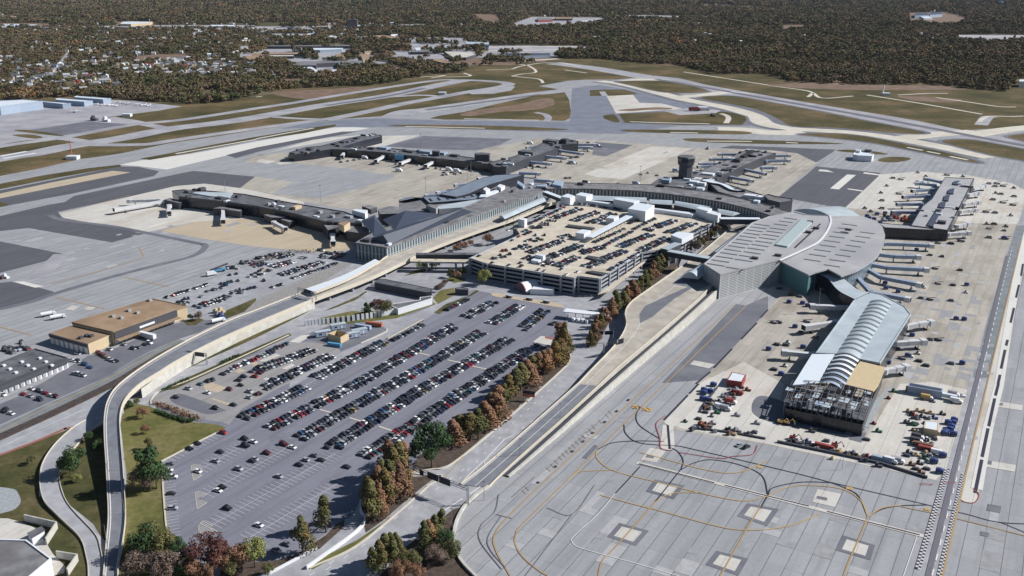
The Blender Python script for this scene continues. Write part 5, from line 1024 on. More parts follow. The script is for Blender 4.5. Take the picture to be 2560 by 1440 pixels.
DIM = {'sedan': (4.7, 1.85, 1.45, 0.28, 0.80), 'suv': (4.8, 1.95, 1.8, 0.12, 0.86), 'van': (5.3, 2.0, 2.1, 0.06, 0.92), 'hatchback': (4.1, 1.75, 1.5, 0.25, 0.94)}
def car_profile(kind):
    L, Wd, H, a0, a1 = DIM[kind]; hb = H*0.58
    body = [(-L/2, .35), (-L/2+.1, hb*.86), (-L/2+L*.04, hb), (L/2-L*.25, hb), (L/2-.15, hb*.82), (L/2, .6), (L/2, .35)]
    x0 = -L/2+L*(1-a1)*.9+.05; x1 = L/2-L*.25
    cab = [(x0, hb), (x0+.35 if kind != 'van' else x0+.12, H), (x1-L*.15, H), (x1+.1, hb)]
    return body, cab, Wd
def extrude(a, prof, w, mi=0, taper=0.0, topmi=None):
    n = len(prof); zmax = max(p[1] for p in prof); zmin = min(p[1] for p in prof)
    def y(z): return w/2-taper*(z-zmin)/max(.01, zmax-zmin)
    Lf = [(x, y(z), z) for x, z in prof]; Rt = [(x, -y(z), z) for x, z in prof]
    for i in range(n):
        j = (i+1) % n; up = topmi is not None and prof[i][1] == zmax and prof[j][1] == zmax
        a.face([Lf[i], Rt[i], Rt[j], Lf[j]][::-1], mi=topmi if up else mi)
    a.face(Lf[::-1][::-1], mi=mi); a.face(Rt[::-1], mi=mi)
carmesh = {}
for kind in DIM:
    body, cab, Wd = car_profile(kind); L = DIM[kind][0]
    a = MB(); extrude(a, body, Wd, 0, .06); b = MB(); extrude(b, cab, Wd-.14, 0, .16, topmi=1)
    whl = MB(); whl.tube((0, -.12, .33), (0, .12, .33), .33, n=10)
    for colr in CARC:
        ms = []
        for mbx, nm, mats in ((a, 'body', [CM[colr]]), (b, 'cabin', [M['carglass'], CM[colr]])):
            o = mbx.build(nm, mats); ms.append(o.data); bpy.data.objects.remove(o)
        carmesh[(kind, colr)] = ms
    o = whl.build('wheel', M['rubber']); carmesh[(kind, 'wheel')] = o.data; bpy.data.objects.remove(o)
def car_obj(kind, colr, loc, rz, label, group, wheels=True):
    r = tag(empty('parked_car', loc, rz), label, 'car', group); ms = carmesh[(kind, colr)]
    new_obj('body', ms[0], r); new_obj('cabin', ms[1], r)
    if wheels:
        L, Wd = DIM[kind][:2]
        for sx in (-1, 1):
            for sy in (-1, 1):
                o = new_obj('wheel', carmesh[(kind, 'wheel')], r); o.location = (sx*L*.31, sy*(Wd/2-.1), 0)
    return r
cars = []      # (dist, kind, colour, loc, heading, place, order key)
def add_car(p, rz, place, key, colr=None, kind=None):
    kind = kind or random.choices(['sedan', 'suv', 'hatchback', 'van'], [45, 36, 13, 6])[0]
    cars.append(((p-Vector((0, 0, CH))).length, kind, colr or rcol(), p, rz, place, key))
ACR = math.atan2(BD.y, BD.x)
def row(p0, p1, place, z=0.14, sides=(1, -1), prob=0.97, half=2.75, pitch=2.68, ends=1.0):
    A, B = GP(p0, z), GP(p1, z); L = (B-A).length; d = (B-A)/L; nrm = Vector((d.y, -d.x, 0)); n = int(L/pitch)
    rz = math.atan2(nrm.y, nrm.x)
    for s in sides:
        for i in range(n+1):
            if random.random() > prob: continue
            p = A+d*(i*pitch)+nrm*s*half+nrm*random.uniform(-.35, .35)+d*random.uniform(-.12, .12)
            add_car(p, rz+(math.pi if random.random() < .5 else 0)+random.uniform(-.03, .03), place, i)
big = ''
row(lotE(1450, 1180)[0], (1015, 1076), 'near half of the lower right row'); row((1015, 1076), lotD(1700, 725)[0], 'far half of the lower right row')
row(lotE(1050, 1030)[0], (1052, 976), 'near half of the second row'+big); row((1052, 976), lotD(1480, 565)[0], 'far half of the second row'+big)
row(lotE(600, 925)[0], (1005, 950), 'near half of the third row'+big); row((1005, 950), lotC(2270, 590)[0], 'far half of the third row'+big)
row(lotE(200, 800)[0], (902, 956), 'near half of the fourth row'+big); row((902, 956), lotC(1920, 505)[0], 'far half of the fourth row'+big)
row(lotB(1280, 1200)[0], lotB(2080, 800)[0], 'near part of the fifth row'+big, prob=.9); row(lotB(2250, 660)[0], lotC(960, 730)[0], 'fifth row'+big)
row(lotC(1080, 700)[0], lotC(1500, 490)[0], 'single row by the grass strip', sides=(0,))
row(lotB(1400, 870)[0], lotB(1600, 780)[0], 'sparse start of the sixth row', prob=.45); row(lotB(1620, 760)[0], lotB(2450, 370)[0], 'sixth row'+big)
row(lotB(1180, 760)[0], lotB(1500, 560)[0], 'sparse start of the seventh row', prob=.6); row(lotB(1520, 545)[0], lotB(2180, 300)[0], 'seventh row'+big, prob=.95)
row(lotB(640, 770)[0], lotB(930, 670)[0], 'upper left edge row', sides=(0,), prob=.85); row(lotB(1120, 550)[0], lotB(1660, 320)[0], 'upper left edge row', sides=(0,)); row(lotB(1680, 290)[0], lotB(1880, 205)[0], 'upper left edge row', sides=(0,), prob=.8)
row(lotD(1620, 450)[0], lotD(1940, 190)[0], 'right block near the toll canopy'); row(lotD(1220, 365)[0], lotD(1600, 130)[0], 'middle block near the garage'); row(lotD(880, 280)[0], lotD(1240, 90)[0], 'left block near the garage')
row(lotD(620, 190)[0], lotD(930, 40)[0], 'short top left row near the garage', sides=(0,), prob=.85); row(lotD(1990, 400)[0], lotD(2120, 330)[0], 'corner by the toll canopy', sides=(0,), prob=.5)
row(lotD(1800, 660)[0], lotD(1990, 730)[0], 'corner under the cypress trees', sides=(0,), prob=.9)
SPARSE = [(130, 435, 'grey'), (110, 520, 'white'), (160, 615, 'white'), (145, 832, 'dark grey'), (165, 1030, 'silver'), (500, 160, 'black'), (395, 228, 'black'), (1130, 98, 'black'), (1245, 138, 'white'), (1140, 192, 'black'), (805, 272, 'dark grey'), (745, 395, 'silver'), (505, 532, 'white'), (1650, 172, 'maroon'), (1765, 212, 'white'), (1425, 288, 'maroon'), (1270, 370, 'silver'), (1230, 392, 'dark grey'), (1050, 500, 'silver'), (830, 742, 'black'), (775, 788, 'white'), (1585, 600, 'silver'), (1855, 445, 'black'), (1950, 382, 'silver'), (2060, 322, 'grey'), (2150, 380, 'dark grey'), (900, 1025, 'black'), (1320, 1250, 'white'), (2490, 472, 'dark grey'), (845, 15, 'red'), (1925, 105, 'black'), (2340, 130, 'black'), (2230, 215, 'dark grey'), (2400, 215, 'black')]
for i, (x, y, c_) in enumerate(SPARSE):
    p = GP(lotA(x, y)[0], .14); rz = ACR+.02 if i > 4 else 0.05
    add_car(p, rz, 'nearly empty front part', i, c_, 'van' if i == 2 else None)
for x, y, c_ in ((540, 815, 'silver'), (1000, 620, 'black'), (1080, 580, 'silver'), (790, 870, 'white'), (370, 930, 'black'), (1140, 1030, 'dark grey'), (900, 1075, 'black'), (1085, 825, 'maroon'), (1480, 880, 'black'), (1350, 935, 'silver')):
    add_car(GP(lotB(x, y)[0], .14), ACR, 'patched concrete corner', x, c_)
for p0, p1, sd_, pr in (((5, 1015), (45, 1000), 0, .8), ((0, 990), (0, 990), 0, 0)): pass
for P, c_ in ((d5(30, 210)[0], 'black'), (d5(85, 225)[0], 'white'), (d5(45, 190)[0], 'dark grey'), (d5(175, 80)[0], 'red'), (d5(230, 95)[0], 'silver'), (d5(240, 40)[0], 'white'), (d5(290, 55)[0], 'dark grey'), (d5(320, 65)[0], 'silver'), (d5(345, 75)[0], 'red'), (d5(385, 92)[0], 'white'), (d5(420, 97)[0], 'maroon'), (d5(300, 120)[0], 'dark grey'), (d5(25, 85)[0], 'white'), (d1(780, 1140)[0], 'white'), (d1(985, 1130)[0], 'red'), (d1(1010, 1150)[0], 'maroon'), (d1(1040, 1165)[0], 'red'), (d1(1060, 1180)[0], 'gold'), (d1(1100, 1200)[0], 'white'), (d1(1130, 1215)[0], 'silver'), (d1(1160, 1215)[0], 'black'), (d1(1095, 1100)[0], 'silver'), (d1(1240, 1050)[0], 'silver'), (d1(1330, 1090)[0], 'black'), (d1(1380, 1080)[0], 'grey'), (d1(1450, 1050)[0], 'black'), (d1(1495, 1035)[0], 'white'), (d1(850, 1250)[0], 'blue'), (d1(900, 1280)[0], 'blue'), (d1(750, 1345)[0], 'silver'), (d1(790, 1350)[0], 'white'), (d1(830, 1360)[0], 'silver'), (d1(700, 1205)[0], 'silver'), (d1(740, 1215)[0], 'white'), (d1(780, 1215)[0], 'dark grey')):
    add_car(GP(P, .14), ACR+random.uniform(-.1, .1), 'cargo yard by the tan roofed building', P[0], c_)
for P, c_ in ((d8(1190+0, 0)[0], 'white'),): pass
for P, c_ in ((d7(1705, 462)[0], 'silver'), (d7(1758, 478)[0], 'dark grey')): add_car(GP(P, .14), ACR+1.2, 'dark taxiway strip below the unfinished concourse', P[0], c_)
for P, c_ in ((d6(1180, 530)[0], 'dark grey'), (d6(230, 1205)[0], 'grey'), (d6(155, 1255)[0], 'silver')): add_car(GP(P, .14), ACR, 'tree shaded edge', P[0], c_)
# garage roof
gz = GZ+.03
for p0, p1, sd_, pr in ((gar1(1030, 520), gar1(1600, 250), (0,), .95), (gar1(1440, 420), gar1(1850, 275), (1, -1), .92), (gar1(1760, 465), gar1(2150, 320), (1, -1), .85), (gar1(2010, 505), gar1(2240, 420), (1, -1), .9), (gar1(2250, 400), gar1(2400, 350), (1, -1), .8), (gar1(690, 620), gar1(880, 570), (0,), .9), (gar1(920, 680), gar1(1050, 620), (1, -1), .6), (gar1(1080, 575), gar1(1230, 560), (1, -1), .6), (gar1(1250, 520), gar1(1380, 520), (1, -1), .9), (gar1(1330, 460), gar1(1480, 470), (0,), .9), (gar1(600, 970), gar1(750, 950), (1, -1), .5), (gar1(850, 930), gar1(1080, 850), (1, -1), .6), (gar1(1020, 800), gar1(1250, 750), (1, -1), .6), (gar1(420, 1080), gar1(670, 1040), (0,), .8), (gar1(530, 1020), gar1(760, 1000), (0,), .5), (gar1(1050, 970), gar1(1550, 790), (1, -1), .93), (gar1(1000, 1080), gar1(1110, 1030), (1, -1), .8), (gar1(1310, 1070), gar1(1880, 850), (1, -1), .92), (gar1(1230, 1170), gar1(1400, 1120), (1, -1), .8), (gar1(1490, 1190), gar1(1820, 1040), (1, -1), .8), (gar1(1880, 980), gar1(2210, 890), (1, -1), .9), (gar1(1960, 1200), gar1(2250, 1100), (1, -1), .85), (gar2(180, 950), gar2(520, 820), (1, -1), .92), (gar2(290, 1125), gar2(750, 850), (0,), .95), (gar2(40, 680), gar2(520, 470), (0,), .9), (gar2(590, 380), gar2(800, 300), (0,), .9), (gar2(190, 735), gar2(660, 500), (0,), .95), (gar2(670, 470), gar2(1010, 300), (0,), .95), (gar2(450, 750), gar2(960, 550), (1, -1), .93), (gar2(890, 490), gar2(1320, 330), (1, -1), .93), (gar2(780, 815), gar2(1210, 610), (1, -1), .93), (gar2(1220, 535), gar2(1620, 380), (1, -1), .9), (gar2(1600, 530), gar2(1880, 400), (0,), .9), (gar1(1510, 740), gar1(1720, 700), (1, -1), .6), (gar1(1140, 700), gar1(1460, 690), (0,), .6), (gar1(1850, 200), gar1(2500, 290), (0,), .8)):
    row(p0[0], p1[0], 'roof deck of the parking garage', z=gz, sides=sd_, prob=pr)
for x, y in ((450, 1140), (720, 1175), (900, 1140), (920, 1195), (1200, 1250), (1290, 1265), (1560, 1240), (1820, 1285), (1640, 1330), (240, 1030), (770, 780), (880, 720)): add_car(GP(gar1(x, y)[0], gz), ACR+1.57, 'roof deck of the parking garage', x)
# lot at the left
for x0, y0, x1, y1, sd_, pr in ((90, 770, 400, 670, (0,), .8), (470, 650, 660, 590, (0,), .8), (930, 470, 1080, 445, (0,), .8), (290, 850, 340, 830, (1, -1), .9), (330, 790, 400, 780, (0,), .9), (500, 900, 830, 790, (1, -1), .9), (860, 750, 940, 770, (0,), .9), (500, 770, 600, 750, (0,), .8), (630, 690, 850, 640, (0,), .8), (830, 600, 1060, 560, (1, -1), .6), (960, 700, 1130, 690, (1, -1), .6), (1170, 655, 1290, 630, (0,), .9), (1460, 645, 1650, 590, (0,), .8), (1190, 515, 1340, 440, (1, -1), .5), (1340, 415, 1480, 430, (1, -1), .7), (1340, 555, 1400, 545, (0,), .9), (1520, 360, 1780, 285, (1, -1), .8), (1620, 465, 2200, 290, (1, -1), .9), (1780, 515, 2380, 310, (0,), .9), (1250, 350, 1450, 310, (1, -1), .9), (1570, 240, 1750, 195, (1, -1), .9), (1870, 235, 1960, 250, (0,), .9), (2130, 215, 2400, 240, (1, -1), .4)):
    row(lotL(x0, y0)[0], lotL(x1, y1)[0], 'small lot behind the tan roofed cargo building', z=.14, sides=sd_, prob=pr)
for x, y in ((1310, 195), (1330, 185), (440, 845), (450, 1140)): pass
cars.sort(key=lambda t: t[0])
near, far = cars[:292], cars[292:]
cnt = {}
for i, (ds, kind, colr, p, rz, place, key) in enumerate(sorted(near, key=lambda t: (t[5], t[6]))):
    k = (place, colr, kind); cnt[k] = cnt.get(k, 0)+1
    n_same = cnt[k]
    lb = f"{colr} {kind}, {ordw(n_same)} of its kind from the near end, {place}"
    if len(lb.split()) > 16: lb = f"{colr} {kind}, {ordw(n_same)} of its kind in the {place}"
    car_obj(kind, colr, p, rz, lb, 'cars parked in the cargo yard' if 'cargo' in place else 'cars parked in the big surface lot', wheels=ds < 620)
def merged_cars(name, L):
    keys = list(CARC); mats = [CM[k] for k in keys]+[M['carglass']]; gi = len(keys); a = MB()
    for ds, kind, colr, p, rz, place, key in L:
        ci = keys.index(colr); body, cab, Wd = car_profile(kind); b = MB(); extrude(b, body, Wd, ci, .06); extrude(b, cab, Wd-.14, gi, .16, topmi=ci)
        c, s = math.cos(rz), math.sin(rz); n = len(a.v)
        a.v += [(p.x+v[0]*c-v[1]*s, p.y+v[0]*s+v[1]*c, p.z-.05+v[2]) for v in b.v]; a.f += [tuple(i+n for i in f) for f in b.f]; a.uv += b.uv; a.mi += b.mi
    return tag(a.build(name, mats), 'rows of parked cars farther away in the lot and on the garage roof', 'cars', kind='stuff')
if far: merged_cars('parked_cars', far)
print('CARS', len(cars))
# stall lines
mbl = []
def stalls(p0, p1, half=5.3, pitch=2.68, center=True, sides=(-1, 1)):
    A, B = GP(p0), GP(p1); L = (B-A).length; d = (B-A)/L; nrm = Vector((d.y, -d.x, 0)); n = int(L/pitch)
    if center: mbl.append([A, B])
    for i in range(n+1):
        c = A+d*i*pitch; mbl.append([c+nrm*half*min(sides), c+nrm*half*max(sides)])
q = lotA
for x0, y0, x1, y1 in ((540, 500, 1170, 150), (620, 830, 1700, 210), (650, 1270, 2330, 290), (1180, 1420, 2440, 640)): stalls(q(x0, y0)[0], q(x1, y1)[0])
stalls(q(35, 400)[0], q(110, 1420)[0], half=5, sides=(0, -1), center=False); stalls(q(60, 380)[0], q(760, 20)[0], half=5, sides=(0, 1), center=False)
for a0, a1 in (((912, 1141), (1319, 876)), ((837, 1113), (1277, 846)), ((752, 1093), (1205, 830)), ((677, 1070), (1140, 815)), ((600, 1050), (967, 856)), ((1304, 824), (1364, 775)), ((1229, 808), (1300, 764)), ((1165, 792), (1232, 757))): stalls(a0, a1)
stalls(lotB(1180, 760)[0], lotB(2180, 300)[0]); stalls(lotB(1400, 870)[0], lotB(2450, 370)[0])
level(0.098)
lines('stall_line', M['wht'], mbl, 0.16, sm=False, zoff=0.0)
for P in (q(415, 445, 460, 430, 560, 480, 500, 530, 560, 580, 445, 650), q(470, 810, 520, 790, 620, 835, 510, 905, 630, 945, 495, 1030), q(515, 1300, 520, 1240, 575, 1185, 700, 1250, 640, 1275, 765, 1325, 740, 1370, 550, 1360)):
    W = [GP(p) for p in P]; c = sum(W, Vector())/len(W); seg = []
    for i in range(len(W)): seg.append([W[i], W[(i+1) % len(W)]])
    for t in range(-9, 10):      # hatch lines clipped to the outline
        o = c+AD*0+BD*t*1.3; hits = []
        for i in range(len(W)):
            p1, p2 = W[i], W[(i+1) % len(W)]; e = p2-p1; dd = AD
            den = dd.x*e.y-dd.y*e.x
            if abs(den) < 1e-6: continue
            w_ = p1-o; s_ = (w_.x*e.y-w_.y*e.x)/den; u_ = (w_.x*dd.y-w_.y*dd.x)/den
            if 0 <= u_ <= 1: hits.append(s_)
        hits.sort()
        for h in range(0, len(hits)-1, 2): seg.append([o+AD*hits[h], o+AD*hits[h+1]])
    lines('hatched_marking', M['curb'], seg, 0.3, sm=False, zoff=0.0)
lines('road_line', M['yel'], [[lotB(2000, 980)[0], lotB(2560, 690)[0], lotC(1100, 810)[0]]], 0.3, sm=False)
lines('row_cross_strip', M['curb'], [lotC(1410, 865, 1570, 900), lotC(1810, 960, 1940, 990), lotC(2130, 1040, 2330, 1085), lotE(850, 555, 1030, 605), lotE(1250, 665, 1440, 725), lotE(1640, 780, 1860, 855)], 1.2, sm=False)
# ------------------------------------------------------------------ trees
LM = {
 'cypress': leafmat('rusty_cypress_foliage', [(0.30, 0.15, 0.06), (0.085, 0.098, 0.042), (0.148, 0.124, 0.051), (0.241, 0.131, 0.065), (0.284, 0.158, 0.091)], 0.35, .5),
 'olive': leafmat('olive_foliage', [(0.071, 0.082, 0.035), (0.121, 0.122, 0.049), (0.194, 0.166, 0.072)], 0.4, .5),
 'green': leafmat('dark_green_foliage', [(0.021, 0.045, 0.021), (0.044, 0.080, 0.032), (0.082, 0.119, 0.049)], 0.3, .7),
 'maroon': leafmat('maroon_foliage', [(0.049, 0.022, 0.022), (0.098, 0.040, 0.035), (0.141, 0.072, 0.057)], 0.3, .7),
 'rust': leafmat('rust_brown_foliage', [(0.131, 0.087, 0.059), (0.241, 0.131, 0.078), (0.300, 0.174, 0.114)], 0.35, .6),
 'brown': leafmat('dull_brown_foliage', [(0.075, 0.067, 0.053), (0.147, 0.110, 0.091), (0.219, 0.154, 0.128)], 0.35, .6),
 'yellow': leafmat('yellow_green_foliage', [(0.123, 0.139, 0.045), (0.200, 0.213, 0.073), (0.287, 0.279, 0.106)], 0.4, .6),
 'pale': leafmat('pale_tan_foliage', [(0.256, 0.232, 0.140), (0.392, 0.365, 0.231), (0.440, 0.460, 0.314)], 0.4, .6)}
def leaf_quad(a, c, s, rnd, out=None):
    n = Vector((rnd.gauss(0, 1), rnd.gauss(0, 1), rnd.gauss(.5, 1))).normalized()
    if out is not None: n = (n*.55+out).normalized()
    x = n.orthogonal().normalized()
    x = (Matrix.Rotation(rnd.uniform(0, 6.28), 3, n) @ x); y = n.cross(x); s2 = s*rnd.uniform(.6, 1.2)
    a.face([c-x*s-y*s2, c+x*s-y*s2*.6, c+x*s*.8+y*s2, c-x*s*.6+y*s2])
def crown_mesh(shape, seed, n=900, leaf=0.05):
    """unit-height tree crown (z 0..1) of many leaf clumps with an uneven outline"""
    rnd = random.Random(seed); a = MB(); lobes = []
    for i in range(13):
        if shape == 'cone':
            t = rnd.random()**.85; z = .14+.78*t; rr = .20*(1-t)**.8+.02; an = rnd.uniform(0, 6.28)
            lobes.append((Vector((math.cos(an)*rr*.75, math.sin(an)*rr*.75, z)), .13*(1-t)+.055, 1.25))
        elif shape == 'pine':
            t = rnd.random(); z = .2+.7*t; rr = .24*(1-t*.6); an = rnd.uniform(0, 6.28)
            lobes.append((Vector((math.cos(an)*rr, math.sin(an)*rr, z)), .11, .7))
        else:
            an = rnd.uniform(0, 6.28); el = rnd.uniform(-.3, 1.2); rr = .34
            lobes.append((Vector((math.cos(an)*math.cos(el)*rr, math.sin(an)*math.cos(el)*rr, .52+.30*math.sin(el))), rnd.uniform(.13, .2), .9))
    lobes.append((Vector((0, 0, .5)), .2 if shape != 'cone' else .12, 1.6 if shape == 'cone' else 1.1))
    if shape == 'cone': lobes.append((Vector((0, 0, .9)), .05, 2))
    for i in range(n):
        c0, r, sq = lobes[rnd.randrange(len(lobes))] if rnd.random() < .93 else lobes[-1]
        v = Vector((rnd.gauss(0, 1), rnd.gauss(0, 1), rnd.gauss(0, 1))).normalized()*r*rnd.uniform(.75, 1.08); v.z *= sq
        leaf_quad(a, c0+v, leaf*rnd.uniform(.6, 1.1)*.5, rnd, v.normalized())
    return a
def trunk_mesh(seed, shape):
    rnd = random.Random(seed); a = MB(); a.tube((0, 0, -.01), (0, 0, .5), .022, .010, n=7, cap=False)
    for i in range(6):
        an = i*1.05+rnd.uniform(-.3, .3); z = rnd.uniform(.2, .45); l = .2 if shape != 'cone' else .1
        a.tube((0, 0, z), (math.cos(an)*l, math.sin(an)*l, z+rnd.uniform(.1, .22)), .009, .003, n=5, cap=False)
    return a
CRM = {}
def crown(shape, var, mat, n=900):
    k = (shape, var, mat)
    if k not in CRM:
        o = crown_mesh(shape, 11+var*7+len(shape), n, .042).build('crown', LM[mat]); t = trunk_mesh(var, shape).build('trunk', M['bark'])
        CRM[k] = (o.data, t.data); bpy.data.objects.remove(o); bpy.data.objects.remove(t)
    return CRM[k]
KD = {'cypress': ('cone', 'cypress', 1.0), 'colive': ('cone', 'olive', 1.0), 'crust': ('cone', 'rust', 1.05), 'green': ('round', 'green', 1.0), 'olive': ('round', 'olive', 1.0), 'maroon': ('round', 'maroon', 1.1), 'rust': ('round', 'rust', 1.0), 'brown': ('round', 'brown', 1.0), 'yellow': ('round', 'yellow', 1.0), 'pine': ('pine', 'green', 1.0), 'pale': ('round', 'pale', 1.1), 'cgreen': ('cone', 'green', 1.0)}
ntree = 0
def tree(px, h, kind, label, group=None, wide=1.0, var=None, name=None):
    global ntree
    shape, mat, w_ = KD[kind]; var = ntree % 4 if var is None else var; ntree += 1
    p = GP(px, 0.1); me = crown(shape, var, mat, 3000 if shape == 'round' else 2200)
    r = tag(empty(name or {'cone': 'cypress_tree', 'round': 'broadleaf_tree', 'pine': 'pine_tree'}[shape], p, random.uniform(0, 6.28)), label, 'tree', group)
    s = h; ww = s*w_*wide*random.uniform(.92, 1.08)
    for nm, m_ in (('crown', me[0]), ('trunk', me[1])):
        o = new_obj(nm, m_, r); o.scale = (ww, ww, s)
    return r
def trees(L, h, kinds, phrase, group, wide=1.0):
    names = {'cypress': 'rusty green cypress', 'colive': 'olive green cypress', 'crust': 'rust brown cypress', 'green': 'dark green tree', 'olive': 'olive green tree', 'rust': 'rust brown tree', 'brown': 'dull brown tree', 'yellow': 'yellow green tree', 'maroon': 'maroon tree', 'pine': 'dark pine', 'pale': 'pale tan tree', 'cgreen': 'dark green conifer'}
    for i, p in enumerate(L):
        k = kinds[i % len(kinds)]; tree(p, h*random.uniform(.85, 1.12), k, f"{names[k]}, {ordw(i+1)} {phrase}", group, wide)
G1 = 'cypress trees between the lot and the main road'
trees([(930, 1300), (922, 1272), (952, 1290), (948, 1255), (965, 1272), (975, 1240), (985, 1262), (958, 1225), (985, 1215), (975, 1195), (1000, 1248), (1010, 1225), (1000, 1200), (1012, 1190)], 19, ['colive', 'cypress', 'crust', 'crust', 'cypress', 'colive', 'crust'], 'from the near end of the clump left of the sign gantry', G1, 1.15)
tree((1080, 1168), 25, 'green', 'huge dark green broadleaf tree at the lower right corner of the surface lot', wide=.95)
trees([(1133, 1112), (1150, 1100), (1176, 1103), (1196, 1098), (1212, 1072), (1228, 1052), (1246, 1038), (1262, 1020), (1240, 1060), (1272, 1000), (1290, 992), (1302, 975), (1318, 962), (1330, 950), (1345, 940), (1358, 935), (1372, 925), (1388, 918), (1400, 905), (1410, 890), (1396, 888), (1408, 870), (1398, 868)], 16.5, ['crust', 'cypress', 'cypress', 'colive', 'crust', 'cypress', 'crust', 'cypress'], 'from the near end of the long row beside the surface lot', G1, 1.55)
tree((1411, 898), 25, 'cypress', 'tallest rusty green cypress at the far end of the lot row', G1)
trees([(1475, 866), (1487, 860), (1482, 846), (1492, 836), (1501, 822), (1514, 815), (1506, 805)], 13, ['cypress', 'crust', 'crust', 'cypress'], 'from the near end of the clump right of the toll canopy', 'cypress trees by the toll canopy', 1.2)
trees([(1530, 792), (1545, 785), (1538, 775), (1558, 770), (1568, 760), (1580, 752), (1592, 742), (1602, 732), (1612, 722), (1624, 712), (1633, 700), (1642, 690), (1650, 678), (1658, 668), (1668, 655)], 15, ['crust', 'colive', 'cypress', 'colive', 'cypress'], 'from the near end of the row beside the raised plaza', 'cypress trees beside the raised plaza', 1.45)
trees([gar2(1650, 830)[0], gar2(1700, 790)[0], gar2(1740, 760)[0], gar2(1800, 730)[0], gar2(1850, 680)[0], gar2(1900, 640)[0], gar2(1965, 590)[0], gar2(1990, 540)[0]], 11, ['brown', 'cypress', 'olive'], 'from the near end of the row behind the garage corner tower', 'trees at the far side of the garage')
trees([(815, 1330), (757, 1382)], 17, ['cypress'], 'from the top at the lower edge of the surface lot', 'cypresses at the lower edge of the lot', 1.2)
trees([(933, 1438), (950, 1432), (965, 1418), (978, 1405), (992, 1398), (985, 1420)], 15, ['colive', 'cypress', 'colive'], 'from the left in the clump at the bottom centre', 'trees at the bottom centre', 1.1)
trees([(1012, 1442), (1028, 1432), (1000, 1450), (1040, 1452)], 9, ['rust', 'olive', 'rust'], 'from the left among low trees at the bottom centre', 'low trees at the bottom centre')
trees([(1062, 1378), (1072, 1362), (1088, 1350), (1106, 1335)], 14, ['colive', 'cypress', 'colive', 'colive'], 'from the left beside the curved apron wall', 'conifers beside the curved apron wall', 1.1)
tree((1086, 1412), 9, 'brown', 'dull brown half bare tree beside the curved apron wall', wide=1.1); tree((1112, 1380), 11, 'green', 'dark green bushy tree under the conifers by the apron wall'); tree((1128, 1398), 10, 'olive', 'olive bush at the foot of the curved apron wall')
trees([(1150, 625), (1163, 622), (1177, 617), (1140, 630)], 8, ['rust'], 'from the right in the row below the forecourt road', 'rust trees below the forecourt road'); tree((1220, 612), 11, 'rust', 'rust brown tree standing alone in the shaded garage courtyard')
tree((1054, 678), 10, 'yellow', 'yellow green tree left of the pair under the footbridge'); tree((1088, 675), 10, 'yellow', 'yellow green tree right of the pair under the footbridge')
trees([(1128, 694), (1142, 700), (1155, 690)], 9, ['olive', 'rust', 'olive'], 'from the left in the trio by the garage front', 'trees by the garage front'); tree((1211, 712), 13, 'yellow', 'yellow green tree against the near corner of the garage')
tree((917, 792), 11, 'cgreen', 'dark green conical tree behind the white panel fence', wide=1.3); tree((945, 785), 12, 'maroon', 'dark wide tree left of the black angled canopy'); tree((968, 787), 12, 'olive', 'olive tree joined to the dark wide tree by the angled canopy')
trees([(1095, 730), (1104, 722), (1112, 716)], 6, ['brown'], 'from the left beside the black canopy building', 'small trees beside the black canopy building')
tree((498, 800), 7, 'brown', 'small thin tree on the grass patch by the tan cargo building'); tree((477, 801), 5, 'green', 'dark green bush on the grass patch by the tan cargo building')
tree((322, 1024), 6, 'green', 'dark bush at the foot of the ramp bend'); tree((343, 1014), 5, 'olive', 'olive bush right of the ramp bend')
tree((358, 1045), 7, 'rust', 'small reddish tree at the top of the sloping lawn'); tree((365, 1084), 5.5, 'rust', 'second small reddish tree on the sloping lawn'); tree((373, 1122), 7, 'olive', 'small green tree in the middle of the sloping lawn', wide=.7)
tree((376, 1228), 24, 'pine', 'tall dark pine beside the left edge of the surface lot'); tree((362, 1225), 13, 'brown', 'dull brown tree beside the tall dark pine'); tree((392, 1222), 15, 'green', 'dark green tree right of the tall dark pine')
tree((190, 1192), 17, 'green', 'dark green tree on the grass between the two ramps', wide=.9); tree((176, 1190), 12, 'green', 'lower dark tree left of the one between the ramps'); tree((193, 1206), 5, 'yellow', 'small yellow bush under the dark tree between the ramps')
tree((222, 1104), 6, 'green', 'dark bush in the shade of the ramp'); tree((249, 1128), 7, 'green', 'dark green bush against the ramp wall'); tree((80, 1160), 5, 'olive', 'small olive bush on the lower left grass')
BT_ = 'trees along the bottom edge of the lot'
for px, h, k, lb in (((366, 1388), 15, 'green', 'dark green tree at the left of the bottom tree belt'), ((392, 1378), 14, 'olive', 'olive tree behind the left end of the bottom tree belt'), ((415, 1395), 12, 'olive', 'olive tree in the middle of the lawn end'), ((443, 1394), 10, 'green', 'low dark green tree at the lot corner'), ((520, 1425), 17, 'maroon', 'large round maroon tree at the bottom edge of the surface lot'), ((553, 1432), 12, 'rust', 'rust tree right of the large maroon tree'), ((606, 1428), 13, 'rust', 'rust brown conical tree right of the maroon tree'), ((638, 1418), 14, 'yellow', 'bright yellow green tree at the right end of the bottom belt'), ((577, 1440), 9, 'olive', 'small olive tree in the bottom belt'), ((350, 1455), 14, 'brown', 'leftmost dull brown tree at the very bottom'), ((385, 1450), 13, 'brown', 'second dull brown tree at the very bottom'), ((420, 1458), 15, 'brown', 'largest dull brown tree at the very bottom'), ((455, 1435), 12, 'green', 'green tree before the large maroon tree'), ((490, 1452), 9, 'rust', 'left rust tree at the very bottom'), ((525, 1455), 9, 'rust', 'right rust tree at the very bottom'), ((345, 1415), 8, 'brown', 'thin brown tree on the lawn edge at the bottom'), ((670, 1440), 6, 'olive', 'low olive bush at the right end of the bottom belt')):
    tree(px, h, k, lb, BT_)
